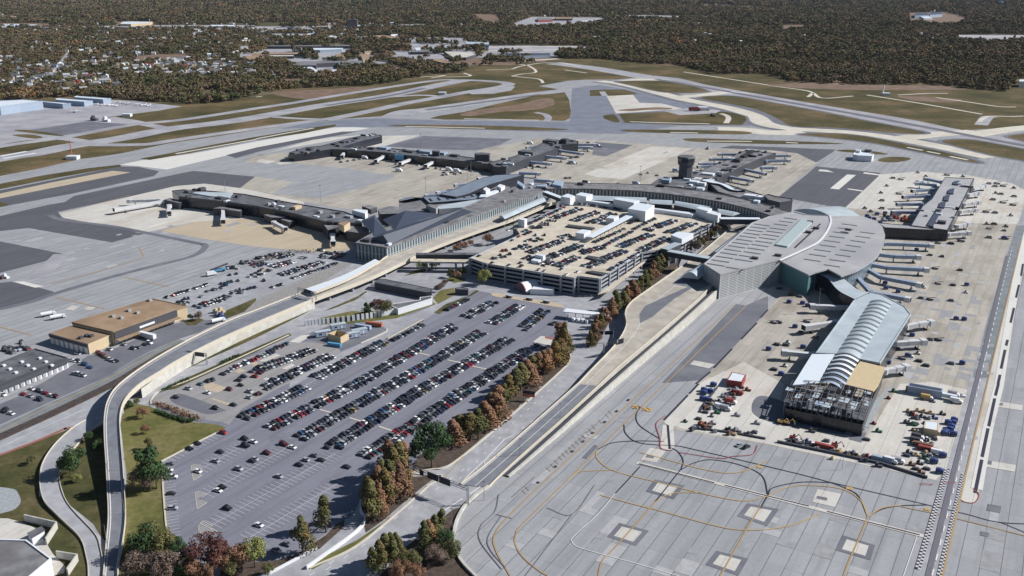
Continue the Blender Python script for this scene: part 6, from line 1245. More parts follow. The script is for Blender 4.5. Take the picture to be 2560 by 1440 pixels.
# shrubs: hedge along the lot corner
hd = smooth_open([GP(p, 0.1) for p in lotB(100, 1110, 250, 1170, 400, 1215, 520, 1250, 600, 1235)]); a = MB(); rnd = random.Random(3)
for i in range(len(hd)-1):
    for k in range(70):
        c = hd[i].lerp(hd[i+1], rnd.random())+Vector((rnd.gauss(0, .7), rnd.gauss(0, .7), rnd.uniform(.1, 1.5))); leaf_quad(a, c, .3, rnd)
tag(a.build('hedge', LM['green']), 'dark green hedge along the curved lower left corner of the lot', 'hedge')
def shrubrow(P, label, mat, h, wd, dens, name='shrub_row'):
    W = smooth_open([GP(p, .1) for p in P]); a = MB()
    for i in range(len(W)-1):
        L = (W[i+1]-W[i]).length
        for k in range(int(L*dens)):
            c = W[i].lerp(W[i+1], rnd.random()); hh = h*(.5+.5*abs(noise.noise(c*.4))*2)
            leaf_quad(a, c+Vector((rnd.gauss(0, wd), rnd.gauss(0, wd), rnd.uniform(.1, hh))), .38, rnd)
    tag(a.build(name, LM[mat]), label, 'shrubs', kind='stuff')
shrubrow(lotB(90, 1010, 300, 1080, 450, 1140, 560, 1180, 690, 1215), 'reddish brown shrubs lining the inner side of the lot corner', 'rust', 2.0, 1.3, 16)
shrubrow(lotB(960, 480, 1080, 420, 1220, 360), 'dark green shrubs in the long median strip', 'green', 1.6, .8, 14); shrubrow(lotB(180, 840, 400, 740, 530, 685), 'dark green shrubs at the near end of the median strip', 'green', 1.6, .8, 14)
#shrubs on the roof garden
shrubrow(gar1(300, 610, 400, 590, 520, 565, 640, 545, 800, 520), 'green hedge strips on the roof beside the garage', 'olive', 2.0, 2.0, 10)
shrubrow(lotL(1250, 330, 1500, 240, 1700, 180, 1800, 160, 2050, 165), 'dark scrub along the airside fence above the small lot', 'brown', 3, 2, 8)
# ------------------------------------------------------------------ woodland and suburbs beyond the airfield
def inpoly(x, y, P):
    c = False; j = len(P)-1
    for i in range(len(P)):
        if (P[i][1] > y) != (P[j][1] > y) and x < (P[j][0]-P[i][0])*(y-P[i][1])/(P[j][1]-P[i][1])+P[i][0]: c = not c
        j = i
    return c
def px_of(p):
    d = (p[0], p[1]*CP-(p[2]-CH)*SP if False else p[1], 0)
    # world -> photo pixel
    dz = p[2]-CH; f_ = p[1]*CP-dz*SP; u_ = p[1]*SP+dz*CP
    return 1280+FPX*p[0]/f_, 720-FPX*u_/f_
CLEAR = [[(10, 46), (50, 45), (120, 43), (208, 48), (190, 53), (100, 52), (40, 52)], [(0, 38), (45, 38), (40, 46), (0, 46)], [(150, 66), (300, 64), (420, 63), (640, 63), (640, 73), (480, 71), (300, 72), (230, 69)], [(0, 58), (120, 58), (130, 67), (90, 70), (0, 66)], [(290, 54), (385, 53), (385, 66), (290, 65)],
    [(640, 58), (720, 55), (800, 60), (780, 68), (650, 68)], [(640, 66), (880, 64), (1160, 58), (1160, 66), (1000, 72), (830, 75), (740, 82), (640, 76)], [(640, 84), (780, 84), (850, 92), (640, 94)], [(600, 115), (880, 112), (880, 128), (800, 132), (780, 150), (700, 153), (600, 152)],
    [(780, 130), (900, 128), (1060, 125), (1060, 150), (960, 155), (800, 152)], [(720, 150), (910, 148), (920, 158), (970, 152), (975, 168), (900, 172), (840, 185), (760, 186), (740, 172), (725, 160)], [(940, 165), (1000, 164), (1010, 178), (950, 176)], [(900, 90), (1160, 94), (1180, 116), (1040, 118), (900, 108)],
    [(1020, 118), (1120, 115), (1320, 114), (1460, 116), (1500, 127), (1400, 130), (1390, 143), (1280, 145), (1200, 160), (1130, 172), (1090, 165), (1040, 145), (1020, 135)], [(1120, 145), (1280, 143), (1290, 163), (1190, 163), (1168, 164), (1135, 160)], [(1280, 150), (1370, 140), (1395, 143), (1360, 154), (1285, 160)],
    [(1330, 42), (1510, 44), (1515, 58), (1450, 66), (1290, 70), (1280, 60)], [(1530, 38), (1640, 38), (1780, 42), (1780, 50), (1600, 50)], [(1790, 110), (1880, 112), (1880, 118), (1790, 116)], [(1920, 5), (2010, 5), (2010, 12), (1920, 10)], [(1740, 10), (1960, 22), (1960, 28), (1760, 20)],
    [(2270, 32), (2360, 30), (2420, 45), (2400, 68), (2270, 60)], [(2380, 87), (2600, 88), (2600, 97), (2500, 106), (2400, 103)], [(2040, 112), (2060, 108), (2058, 124), (2044, 124)], [(1948, 64), (2010, 62), (2010, 75), (1960, 76)], [(340, 140), (400, 136), (480, 136), (480, 146), (340, 152)], [(225, 160), (260, 146), (262, 156), (235, 164)], [(700, 198), (760, 196), (765, 208), (700, 212)], [(2105, 168), (2110, 200), (2080, 212), (2100, 190)],
    [(1150, 0), (1280, 0), (1280, 6), (1160, 6)], [(0, 0), (60, 0), (60, 4), (0, 4)], [(560, 0), (620, 0), (620, 5)], [(1180, 35), (1240, 36), (1260, 66), (1200, 60)]]
ROADS = [c1(0, 470, 400, 480, 800, 520, 1300, 590, 1800, 560), c1(0, 640, 700, 660, 1030, 610, 1100, 560), c1(200, 900, 420, 800, 600, 640, 700, 500), c1(1200, 840, 1650, 830, 1900, 700, 2000, 600, 2560, 560), c2(0, 800, 450, 790, 500, 760), c2(0, 650, 120, 690, 220, 790)]
rw = []
for P in ROADS:
    W = smooth_open([GP(p) for p in P]); rw += [(W[i], W[i+1]) for i in range(len(W)-1)]
level(0.02)
for P in ROADS: lines('suburb_street', M['concF'], [P], 11)
for P in CLEAR:
    sheet('clearing', M['field'] if min(p[1] for p in P) < 50 and P[0][0] < 60 else M['lawn'] if P[0][0] in (640, 2270) and P[0][1] in (58,) else M['concF'] if P[0][0] in (150, 640, 600, 780, 720, 900, 1020, 1330, 1530, 2380) and P[0][1] > 20 else M['brownscrub'], P)
lines('highway', M['beige'], [[(1160, 119), (1300, 117), (1450, 115)], [(1200, 128), (1400, 124), (1500, 132)], [(2380, 90), (2600, 92)], [(600, 122), (880, 113)], [(1300, 153), (1395, 147)], [(1925, 6), (2010, 7)], [(1820, 24), (1965, 25)], [(150, 70), (640, 69), (1160, 62)]], 26, sm=False)
FB = [(c2, (325, 620, 600, 612, 1065, 606, 1068, 633, 830, 650, 820, 626, 610, 637, 600, 655, 380, 655), 10, 'fascia', 'roofM', 'long grey roofed warehouse with dark front beyond the airfield'),
 (c2, (440, 672, 560, 668, 682, 742, 570, 755), 8, 'wallB', 'roofW', 'bright white roofed shed in front of the long grey warehouse'), (c2, (720, 702, 900, 690, 900, 705, 850, 730, 745, 736), 7, 'wallW', 'roofW', 'white roofed shed right of the bright white one'), (c2, (905, 688, 1170, 683, 1160, 696, 905, 702), 7, 'wallB', 'roofW', 'narrow white roofed shed behind the brown wood'),
 (c2, (1040, 540, 1120, 540, 1182, 590, 1070, 597), 7, 'wallTan', 'roofT', 'tan roofed square building beside a parking area'), (c2, (790, 545, 870, 545, 897, 592, 800, 585), 7, 'wallTan', 'roofT', 'tan roofed building left of the square one'), (c2, (845, 522, 945, 515, 930, 532, 852, 540), 7, 'wallTan', 'roofT', 'small tan roofed building behind the pair'), (c2, (1080, 517, 1185, 510, 1175, 524, 1090, 530), 7, 'wallTan', 'roofT', 'small tan roofed building at the right of the group'),
 (c2, (-40, 530, 490, 520, 485, 540, -40, 548), 8, 'fascia', 'roofT', 'very long brown roofed warehouse at the left centre'), (c2, (-40, 553, 380, 550, 375, 562, -40, 566), 7, 'fascia', 'cream', 'second very long warehouse in front of the brown one'), (c2, (20, 455, 940, 450, 945, 461, 600, 463, 20, 463), 8, 'fascia', 'roofM', 'longest thin grey warehouse behind the brown one'), (c2, (400, 480, 870, 480, 860, 491, 640, 500, 400, 496), 8, 'wallB', 'roofW', 'long pale roofed warehouse before the thin grey one'),
 (c2, (2095, 417, 2330, 420, 2330, 445, 2100, 440), 10, 'wallB', 'roofS', 'pale blue building beside the highway'), (c2, (2200, 367, 2340, 372, 2330, 384, 2200, 380), 9, 'fascia', 'roofD', 'dark blue roofed building far behind the highway'), (c2, (1340, 325, 1420, 320, 1440, 342, 1350, 348), 8, 'wallW', 'roofW', 'white building at the far industrial lot'), (c2, (1880, 515, 2220, 525, 2200, 545, 2100, 575, 1970, 572), 8, 'fascia', 'cream', 'cream roofed courtyard building below the highway'),
 (c2, (1550, 497, 1720, 500, 1850, 492, 1730, 520, 1560, 522), 7, 'fascia', 'roofM', 'grey roofed building left of the cream courtyard one'), (c2, (1590, 476, 1640, 476, 1650, 500, 1600, 502), 8, 'wallW', 'roofW', 'small white building behind the grey one'), (c2, (1760, 470, 1860, 470, 1850, 486, 1770, 488), 8, 'wallB', 'roofS', 'small pale blue building by the highway'), (c2, (1700, 590, 1850, 590, 1990, 630, 1900, 636), 7, 'fascia', 'roofT', 'brown roofed strip building at the edge of the airfield'), (c2, (2480, 536, 2640, 535, 2640, 560, 2490, 560), 8, 'wallB', 'roofP', 'left part of the blue roofed hall by the highway'),
 (c2, (1060, 362, 1260, 350, 1480, 370, 1340, 384, 1100, 378), 8, 'fascia', 'roofT', 'brown roofed plant left of the big pale lot'), (c3, (40, 532, 380, 532, 385, 548, 40, 560), 8, 'wallB', 'roofP', 'long blue roofed hall beside the highway'), (c3, (250, 177, 400, 180, 410, 198, 260, 203), 9, 'redp', 'roofM', 'red walled building in the far centre'), (c3, (430, 170, 610, 174, 600, 188, 440, 188), 9, 'fascia', 'roofT', 'brown roofed building in the far centre'), (c3, (700, 205, 880, 208, 860, 228, 720, 233), 9, 'wallW', 'roofW', 'white building right of the far brown one'), (c3, (0, 247, 250, 252, 240, 275, 20, 280), 9, 'fascia', 'roofW', 'white roofed building with dark wall in the far centre'),
 (c4, (1470, 130, 1600, 130, 1610, 152, 1470, 156), 14, 'wallB', 'roofP', 'left one of two large blue buildings at the far right'), (c4, (1620, 120, 1745, 120, 1740, 142, 1620, 150), 14, 'wallB', 'roofP', 'right one of two large blue buildings at the far right'), (c4, (1510, 160, 1600, 158, 1645, 180, 1560, 182), 8, 'wallW', 'roofW', 'white building below the two large blue ones'), (c4, (190, 450, 330, 450, 320, 462, 200, 463), 8, 'wallW', 'roofW', 'white roofed building in the right woodland'), (c4, (-40, 95, 175, 95, 170, 106, -40, 107), 10, 'wallW', 'roofW', 'long white building at the far right centre'), (c4, (2515, 795, 2620, 795, 2620, 815, 2515, 815), 12, 'wallW', 'roofW', 'white hangar cut by the right edge beyond the fields'), (c4, (810, 155, 890, 155, 885, 168, 815, 170), 9, 'wallB', 'roofP', 'small blue building in the far right woodland'),
 (c1, (1230, 218, 1330, 215, 1525, 218, 1500, 230, 1310, 240, 1200, 238), 10, 'wallTan', 'roofW', 'white roofed store complex at the far left'), (c1, (2110, 248, 2340, 250, 2335, 262, 2110, 262), 9, 'wallW', 'roofW', 'white warehouse right of the far store complex'), (c1, (-40, 238, 190, 240, 110, 258, -40, 264), 9, 'wallB', 'roofW', 'pale roofed warehouse at the far left edge'), (c1, (260, 245, 370, 245, 360, 255, 250, 255), 8, 'wallB', 'roofW', 'small pale warehouse near the far left edge'), (c1, (370, 268, 490, 270, 485, 277, 372, 276), 8, 'wallB', 'roofS', 'thin pale blue warehouse near the far left edge'), (c1, (-40, 155, 160, 157, 155, 167, -40, 170), 9, 'wallTan', 'roofT', 'tan roofed building at the far left below the horizon woods'), (c1, (2430, 560, 2640, 545, 2640, 590, 2500, 600), 8, 'wallTan', 'roofT', 'brown striped roof building at the edge of the suburb'),
 (c2, (310, 275, 400, 274, 400, 288, 320, 290), 8, 'wallB', 'roofP', 'small blue roofed building by the far rail yard'), (c2, (780, 290, 830, 288, 850, 303, 800, 306), 8, 'wallW', 'roofW', 'small white building left of the tower block'), (c2, (520, 335, 605, 335, 600, 346, 522, 347), 8, 'wallW', 'roofW', 'small white building in the middle far left'), (c2, (300, 340, 440, 342, 435, 352, 300, 352), 8, 'wallB', 'roofS', 'pale blue long building in the middle far left'), (c2, (150, 345, 250, 343, 250, 356, 160, 358), 8, 'wallB', 'roofS', 'first pale blue building in the middle far left'), (c2, (1020, 250, 1160, 250, 1155, 260, 1020, 261), 9, 'wallW', 'roofW', 'white roofed building right of the tower block'), (c2, (1350, 250, 1480, 255, 1475, 266, 1360, 268), 9, 'wallW', 'roofW', 'white roofed building far right of the tower block')]
FBP = [cf(*xy) for cf, xy, *_r in FB]
TP = ccw(TREELINE); rnd = random.Random(5); pts = []
TL = sorted(TREELINE)
def treeline_y(u):
    for i in range(len(TREELINE)-1):
        a_, b_ = TREELINE[i], TREELINE[i+1]
        if a_[0] <= u <= b_[0]: return a_[1]+(b_[1]-a_[1])*(u-a_[0])/max(1e-6, b_[0]-a_[0])
    return 230
houses = []
for d0, d1_, sp, sc in ((1500, 2700, 11.5, 1.0), (2700, 4200, 15, 1.3), (4200, 6600, 22, 1.75), (6600, 10500, 32, 2.5)):
    y = d0
    while y < d1_:
        x = -y*.60-60; 
        while x < y*.60+60:
            px_, py_ = x+rnd.uniform(-.5, .5)*sp, y+rnd.uniform(-.5, .5)*sp; x += sp
            u, v = px_of((px_, py_, 0))
            if v > treeline_y(u)-0.5: continue
            if any(inpoly(u, v, P) for P in CLEAR) and not (v > 66 and 560 < u < 1300 and noise.noise(Vector((px_*.012, py_*.009, 3))) > .12 and not any(inpoly(u, v-1, q_) or inpoly(u, v-5, q_) for q_ in FBP)): continue
            sub = (u < 640 and v > 60 and not (u > 300 and v > 190) and not (v > 228)) or (u < 900 and 70 < v < 100); n_ = noise.noise(Vector((px_*.0035, py_*.0035, 1)))
            far_s = v < 110 and n_ > .05
            if sub or far_s:
                if rnd.random() < (.33 if sub else .3): 
                    if rnd.random() < .24: houses.append((px_, py_))
                    continue
            elif noise.noise(Vector((px_*.004, py_*.004, 7))) > (.42 if v > 120 else .16) and rnd.random() < .75: continue
            if v > 130 and u < 700:
                P2 = Vector((px_, py_, 0)); bad = False
                for a_, b_ in rw:
                    e = b_-a_; t = max(0, min(1, (P2-a_).dot(e)/e.length_squared))
                    if (a_+e*t-P2).length < 8: bad = True; break
                if bad: continue
            pts.append((px_, py_, sc*rnd.choice((.6, .8, .95, 1.05, 1.2, 1.45))*(0.8 if sub else 1.0)))
        y += sp
rnd.shuffle(houses); houses.sort(key=lambda h: h[1]); nh = houses[:260]; rnd.shuffle(nh); rest = houses[260:]; rnd.shuffle(rest); houses = houses[:260]+rest[:30]; farh = rest[30:1600]
hg = {}
for h in houses+farh: hg.setdefault((int(h[0]//40), int(h[1]//40)), []).append(h)
def clear_of_house(p):
    gx, gy = int(p[0]//40), int(p[1]//40)
    for i in (-1, 0, 1):
        for j in (-1, 0, 1, 2):
            for h in hg.get((gx+i, gy+j), ()):
                if abs(h[0]-p[0]) < 13 and -12 < h[1]-p[1] < 42: return False
    return True
pts = [p for p in pts if clear_of_house(p)]
print('TREES', len(pts), 'HOUSES', len(houses))
# tree prototypes for the far woodland (instanced by geometry nodes)
WM = []
def woodmat():
    m, g, p = base_mat('woodland_foliage', 0.9, spec=0.05)
    oi = g.node('ObjectInfo'); big_ = g.noise(g.pos(), 0.0045, 4, .65); f = g.math('ADD', g.math('MULTIPLY', oi.outputs['Random'], .42), g.math('MULTIPLY', g.ramp(big_, [(.3, C(0, 0, 0)), (.7, C(1, 1, 1))]), .6))
    col = g.ramp(f, [(0.08, C(0.049, 0.067, 0.033)), (0.28, C(0.093, 0.099, 0.046)), (0.45, C(0.138, 0.121, 0.061)), (0.60, C(0.148, 0.114, 0.078)), (0.72, C(0.197, 0.136, 0.084)), (0.84, C(0.209, 0.179, 0.078)), (0.95, C(0.285, 0.136, 0.066))])
    g.l.new(col, p.inputs['Base Color']); return m
wm_ = woodmat(); pc_ = bpy.data.collections.new('woodland_tree_kinds'); protos = []
for s in range(5):
    a = crown_mesh('round' if s < 4 else 'cone', 100+s, 170, .17); rr = a
    o = a.build('woodland_tree', wm_); COL.objects.unlink(o); pc_.objects.link(o); protos.append(o)
    o.data.transform(Matrix.Diagonal((13.5, 13.5, 12.5, 1))@Matrix.Translation((0, 0, -.12)))
me = bpy.data.meshes.new('woodland_points'); me.from_pydata([(p[0], p[1], 0) for p in pts], [], [])
at = me.attributes.new('size', 'FLOAT', 'POINT'); at.data.foreach_set('value', [p[2] for p in pts])
wo_ = new_obj('woodland', me); tag(wo_, 'autumn woodland and suburban trees spreading beyond the airfield to the far distance', 'woodland', kind='stuff')
ng = bpy.data.node_groups.new('scatter', 'GeometryNodeTree'); ng.interface.new_socket('Geometry', in_out='INPUT', socket_type='NodeSocketGeometry'); ng.interface.new_socket('Geometry', in_out='OUTPUT', socket_type='NodeSocketGeometry')
gi = ng.nodes.new('NodeGroupInput'); go = ng.nodes.new('NodeGroupOutput'); ip = ng.nodes.new('GeometryNodeInstanceOnPoints'); ci = ng.nodes.new('GeometryNodeCollectionInfo')
ci.inputs[0].default_value = pc_; ci.inputs[1].default_value = True; ci.inputs[2].default_value = False
ip.inputs['Pick Instance'].default_value = True
rv = ng.nodes.new('FunctionNodeRandomValue'); rv.data_type = 'INT'; rv.inputs[4].default_value = 0; rv.inputs[5].default_value = 4
rr_ = ng.nodes.new('FunctionNodeRandomValue'); rr_.data_type = 'FLOAT_VECTOR'; rr_.inputs[0].default_value = (0, 0, 0); rr_.inputs[1].default_value = (0, 0, 6.28)
na = ng.nodes.new('GeometryNodeInputNamedAttribute'); na.data_type = 'FLOAT'; na.inputs[0].default_value = 'size'
k = ng.links.new
k(gi.outputs[0], ip.inputs['Points']); k(ci.outputs[0], ip.inputs['Instance']); k(rv.outputs[2], ip.inputs['Instance Index']); k(rr_.outputs[0], ip.inputs['Rotation']); k(na.outputs[0], ip.inputs['Scale']); k(ip.outputs[0], go.inputs[0])
md = wo_.modifiers.new('scatter', 'NODES'); md.node_group = ng
# houses in the suburb
hm = {}
for wn_, wc_ in (('white', 'wallW'), ('pale blue', 'wallB'), ('tan', 'wallTan')):
    a = MB(); a.ring([(-6.5, -4.5), (6.5, -4.5), (6.5, 4.5), (-6.5, 4.5)], 0, 5.2)
    for s in (-1, 1): a.face([(s*6.5, -4.5*s, 5.2), (s*6.5, 4.5*s, 5.2), (s*6.5, 0, 7.6)])
    b = MB(); b.face([(-7, -5, 5), (7, -5, 5), (7, 0, 7.8), (-7, 0, 7.8)]); b.face([(7, 5, 5), (-7, 5, 5), (-7, 0, 7.8), (7, 0, 7.8)])
    for rn_, rc_ in (('grey', 'roofG'), ('dark', 'roofD'), ('pale', 'roofW'), ('red', 'redp')):
        o1 = a.build('wall', M[wc_]); o2 = b.build('roof', M[rc_]); hm[(wn_, rn_)] = (o1.data, o2.data); bpy.data.objects.remove(o1); bpy.data.objects.remove(o2)
hk = list(hm)
for i, (x, y) in enumerate(houses):
    kx = hk[rnd.choices(range(len(hk)), [7, 7, 2, .6]*3)[0]]; u, v = px_of((x, y, 0)); zone = 'nearest the airfield' if v > 190 else 'in the middle distance' if v > 130 else 'far in the distance'
    r = tag(empty('house', (x, y, 0), rnd.choice((.3, 1.87))+rnd.uniform(-.2, .2)), f"{kx[0]} walled house with {kx[1]} roof among autumn trees, {zone}", 'house', f"{kx[0]} {kx[1]}-roofed suburban houses {zone}")
    sc_ = rnd.uniform(.8, 1.1) if v > 130 else rnd.uniform(1, 1.8); r.scale = (sc_, sc_, sc_); new_obj('wall', hm[kx][0], r); new_obj('roof', hm[kx][1], r)
fh = MB()
for x, y in farh:
    big_h = rnd.random() < .08 and y > 4500; L_, W_h, H_ = (rnd.uniform(25, 70), rnd.uniform(15, 30), 8) if big_h else (rnd.uniform(9, 17), rnd.uniform(8, 11), 5.5); t_ = rnd.choice((.3, 1.87))+rnd.uniform(-.3, .3); c_, s_ = math.cos(t_), math.sin(t_)
    P = [(x+i_*c_*L_/2-j_*s_*W_h/2, y+i_*s_*L_/2+j_*c_*W_h/2) for i_, j_ in ((-1, -1), (1, -1), (1, 1), (-1, 1))]; fh.ring(P, 0, H_, rnd.choice((0, 0, 1, 2)))
    r0, r1 = ((P[0][0]+P[3][0])/2, (P[0][1]+P[3][1])/2, H_+(.3 if big_h else 2.6)), ((P[1][0]+P[2][0])/2, (P[1][1]+P[2][1])/2, H_+(.3 if big_h else 2.6)); rm_ = rnd.choice((3, 3, 4, 4, 5)); Q = [(p_[0], p_[1], H_) for p_ in P]
    fh.face([Q[0], Q[1], r1, r0], mi=rm_); fh.face([Q[2], Q[3], r0, r1], mi=rm_); fh.face([Q[1], Q[2], r1], mi=0); fh.face([Q[3], Q[0], r0], mi=0)
if fh.f: tag(fh.build('distant_houses', [M['wallW'], M['wallB'], M['wallTan'], M['roofG'], M['roofD'], M['roofW']]), 'scattered distant houses and sheds among the woods toward the horizon', 'houses', kind='stuff')
# commercial buildings beyond the airfield
for cf, xy, h, wm, rm, lb in FB: bld('commercial_building', lb, cf(*xy), h, wm, rm, par=0.3)
M['winband'] = stripes('tower_block_facade', (0.15, 0.13, 0.15), (0.04, 0.04, 0.06), 3.3, 0.35, 3.3, 0.25)
p = G(882, 71); r = thing('tower_block', 'purple grey high rise tower block standing alone in the far left centre', 'tower block', p)
a = MB(); a.ring([(p.x-21, p.y-10), (p.x+21, p.y-10), (p.x+21, p.y+10), (p.x-21, p.y+10)], 0, 36); put(a, 'wall', M['winband'], r)
a = MB(); a.box((p.x, p.y, 36), (43, 21, 1.5)); put(a, 'roof', M['roofM'], r); a = MB(); a.box((p.x+3, p.y, 37.5), (12, 10, 4)); put(a, 'lift_housing', M['fascia'], r)
p = G(2501, 21); r = thing('water_tower', 'pale blue water tower above the woods at the top right', 'water tower', p)
a = MB(); a.tube((p.x, p.y, 0), (p.x, p.y, 32), 4, 2.5, n=10); put(a, 'stem', M['blues'], r)
a = MB(); prf = [(2.5, 31), (9, 34), (12, 38), (11, 42), (6, 45), (.1, 46)]
for i in range(5):
    for k_ in range(14):
        t0, t1 = k_*2*math.pi/14, (k_+1)*2*math.pi/14; (ra, za), (rb, zb) = prf[i], prf[i+1]
        a.face([(p.x+ra*math.cos(t0), p.y+ra*math.sin(t0), za), (p.x+ra*math.cos(t1), p.y+ra*math.sin(t1), za), (p.x+rb*math.cos(t1), p.y+rb*math.sin(t1), zb), (p.x+rb*math.cos(t0), p.y+rb*math.sin(t0), zb)])
put(a, 'tank', M['blues'], r)
# ------------------------------------------------------------------ jet bridges
def jet(P, label, col='jet', z=6.0, wd=3.2):
    W = [GP(p, z) for p in P]; r = thing('jet_bridge', label, 'jet bridge', Vector((W[0].x, W[0].y, 0)))
    a = MB(); a.tube((W[0].x, W[0].y, 0), (W[0].x, W[0].y, z-2.8), .7, n=8); put(a, 'rotunda_column', M['steel'], r)
    a = MB(); a.tube((W[0].x, W[0].y, z-2.9), (W[0].x, W[0].y, z+.3), 2.6, n=10); put(a, 'rotunda', M[col], r)
    for i in range(len(W)-1):
        A, B = W[i], W[i+1]; L = (B-A).length; d = (B-A)/L; ks = 2 if i == len(W)-2 else 1
        for s in range(ks):
            t0, t1 = (0, .55) if (s == 0 and ks == 2) else (.5, 1) if s else (0, 1)
            w_ = wd+(.4 if s else 0); c = A.lerp(B, (t0+t1)/2); a = MB(); a.box((c.x, c.y, z-2.7+(.15 if s else 0)), (L*(t1-t0), w_, 2.8), (d.x, d.y)); put(a, 'tunnel', M[col], r)
        if i: a = MB(); a.tube((A.x, A.y, 0), (A.x, A.y, z-2.6), .6, n=8); put(a, 'support_column', M['steel'], r)
    c = B-d*0.5; a = MB(); a.box((c.x, c.y, z-3.0), (4, 4.8, 3.6), (d.x, d.y)); put(a, 'cab', M['jet'], r)
    a = MB(); e = B+d*1.6; a.box((e.x, e.y, z-2.6), (.3, 3.6, 2.9), (d.x, d.y)); put(a, 'cab_opening', M['black'], r)
    c = A.lerp(B, .8); n_ = Vector((-d.y, d.x, 0))
    for s in (-1, 1): a = MB(); q_ = c+n_*1.4*s; a.tube((q_.x, q_.y, .6), (q_.x, q_.y, z-2.6), .3, n=6); put(a, 'lift_leg', M['steel'], r)
    a = MB(); a.tube(c+n_*1.6+Vector((0, 0, .6-z)), c-n_*1.6+Vector((0, 0, .6-z)), .6, n=8); put(a, 'wheels', M['rubber'], r)
    return r
def jets(L, phrase, col='jet'):
    for i, P in enumerate(L): jet(P, f"{'blue-grey' if col == 'jetb' else 'white'} jet bridge, {ordw(i+1)} {phrase}", col)
jets([c5(1640, 800, 1150, 885), c5(1600, 790, 1285, 800), c5(1690, 850, 1690, 915), c5(2230, 890, 2230, 1000), c6(178, 1015, 290, 1075), c6(765, 1140, 770, 1215)], 'from the left end on the left pier')
jets([c6(890, 305, 860, 355), c6(1275, 355, 1200, 400), c6(1560, 380, 1445, 425), c6(1780, 405, 1700, 450)], 'from the left along the front of the middle pier')
jets([c6(2395, 560, 2225, 580), c6(2190, 630, 1995, 645), c6(1960, 705, 1815, 722), c6(1830, 740, 1700, 748)], 'from the back along the wavy roof', 'jetb')
jets([c7(610, 238, 835, 240), c7(590, 262, 800, 272), c7(490, 300, 700, 330), c7(330, 355, 530, 375), c7(170, 410, 380, 432), c7(90, 520, 270, 530), c7(240, 590, 400, 603), c7(240, 262, 150, 268)], 'counted from the back round the hub building', 'jetb')
jets([c7(2250, 335, 2070, 335), c7(2180, 385, 1985, 385), c7(2060, 430, 1880, 432), c7(2000, 452, 1865, 460), c7(1900, 520, 1800, 512)], 'from the back on the left of the tower pier', 'jetb')
jets([c8(0, 352, 215, 348), c8(-20, 402, 210, 398), c8(-60, 470, 75, 470), c7(2320, 485, 2530, 530), c7(2200, 565, 2400, 600)], 'from the back on the right of the tower pier', 'jetb')
jets([c8(1740, 612, 1575, 578), c8(1665, 640, 1485, 625), c8(1640, 685, 1450, 700), c8(1600, 748, 1360, 760), c8(1530, 830, 1300, 832), c8(1520, 910, 1250, 912)], 'from the back on the left of the far right concourse', 'jetb')
jets([c8(2050, 680, 2175, 650), c8(2000, 740, 2110, 722), c8(1960, 832, 2110, 815), c8(1920, 905, 2080, 890), c8(1890, 1050, 2000, 1030), c8(1800, 1130, 2010, 1118)], 'from the back on the right of the far right concourse')
jets([d4(1150, 25, 1360, 30, 1640, 45), d4(1100, 130, 1260, 150, 1510, 158), d4(1040, 235, 1190, 262, 1590, 285), d4(985, 275, 1130, 358, 1520, 435), d4(880, 345, 1030, 510, 1405, 580)], 'from the back at the silver terminal', 'jetb')
jets([d4(820, 662, 440, 650), d4(690, 808, 375, 858), d4(470, 1135, 160, 1108)], 'from the back on the left of the silver concourse', 'jet')
jets([d4(1370, 850, 1635, 808), d4(1245, 1020, 1560, 1000), d4(1160, 1292, 1390, 1255)], 'from the back on the right of the silver concourse', 'jet')
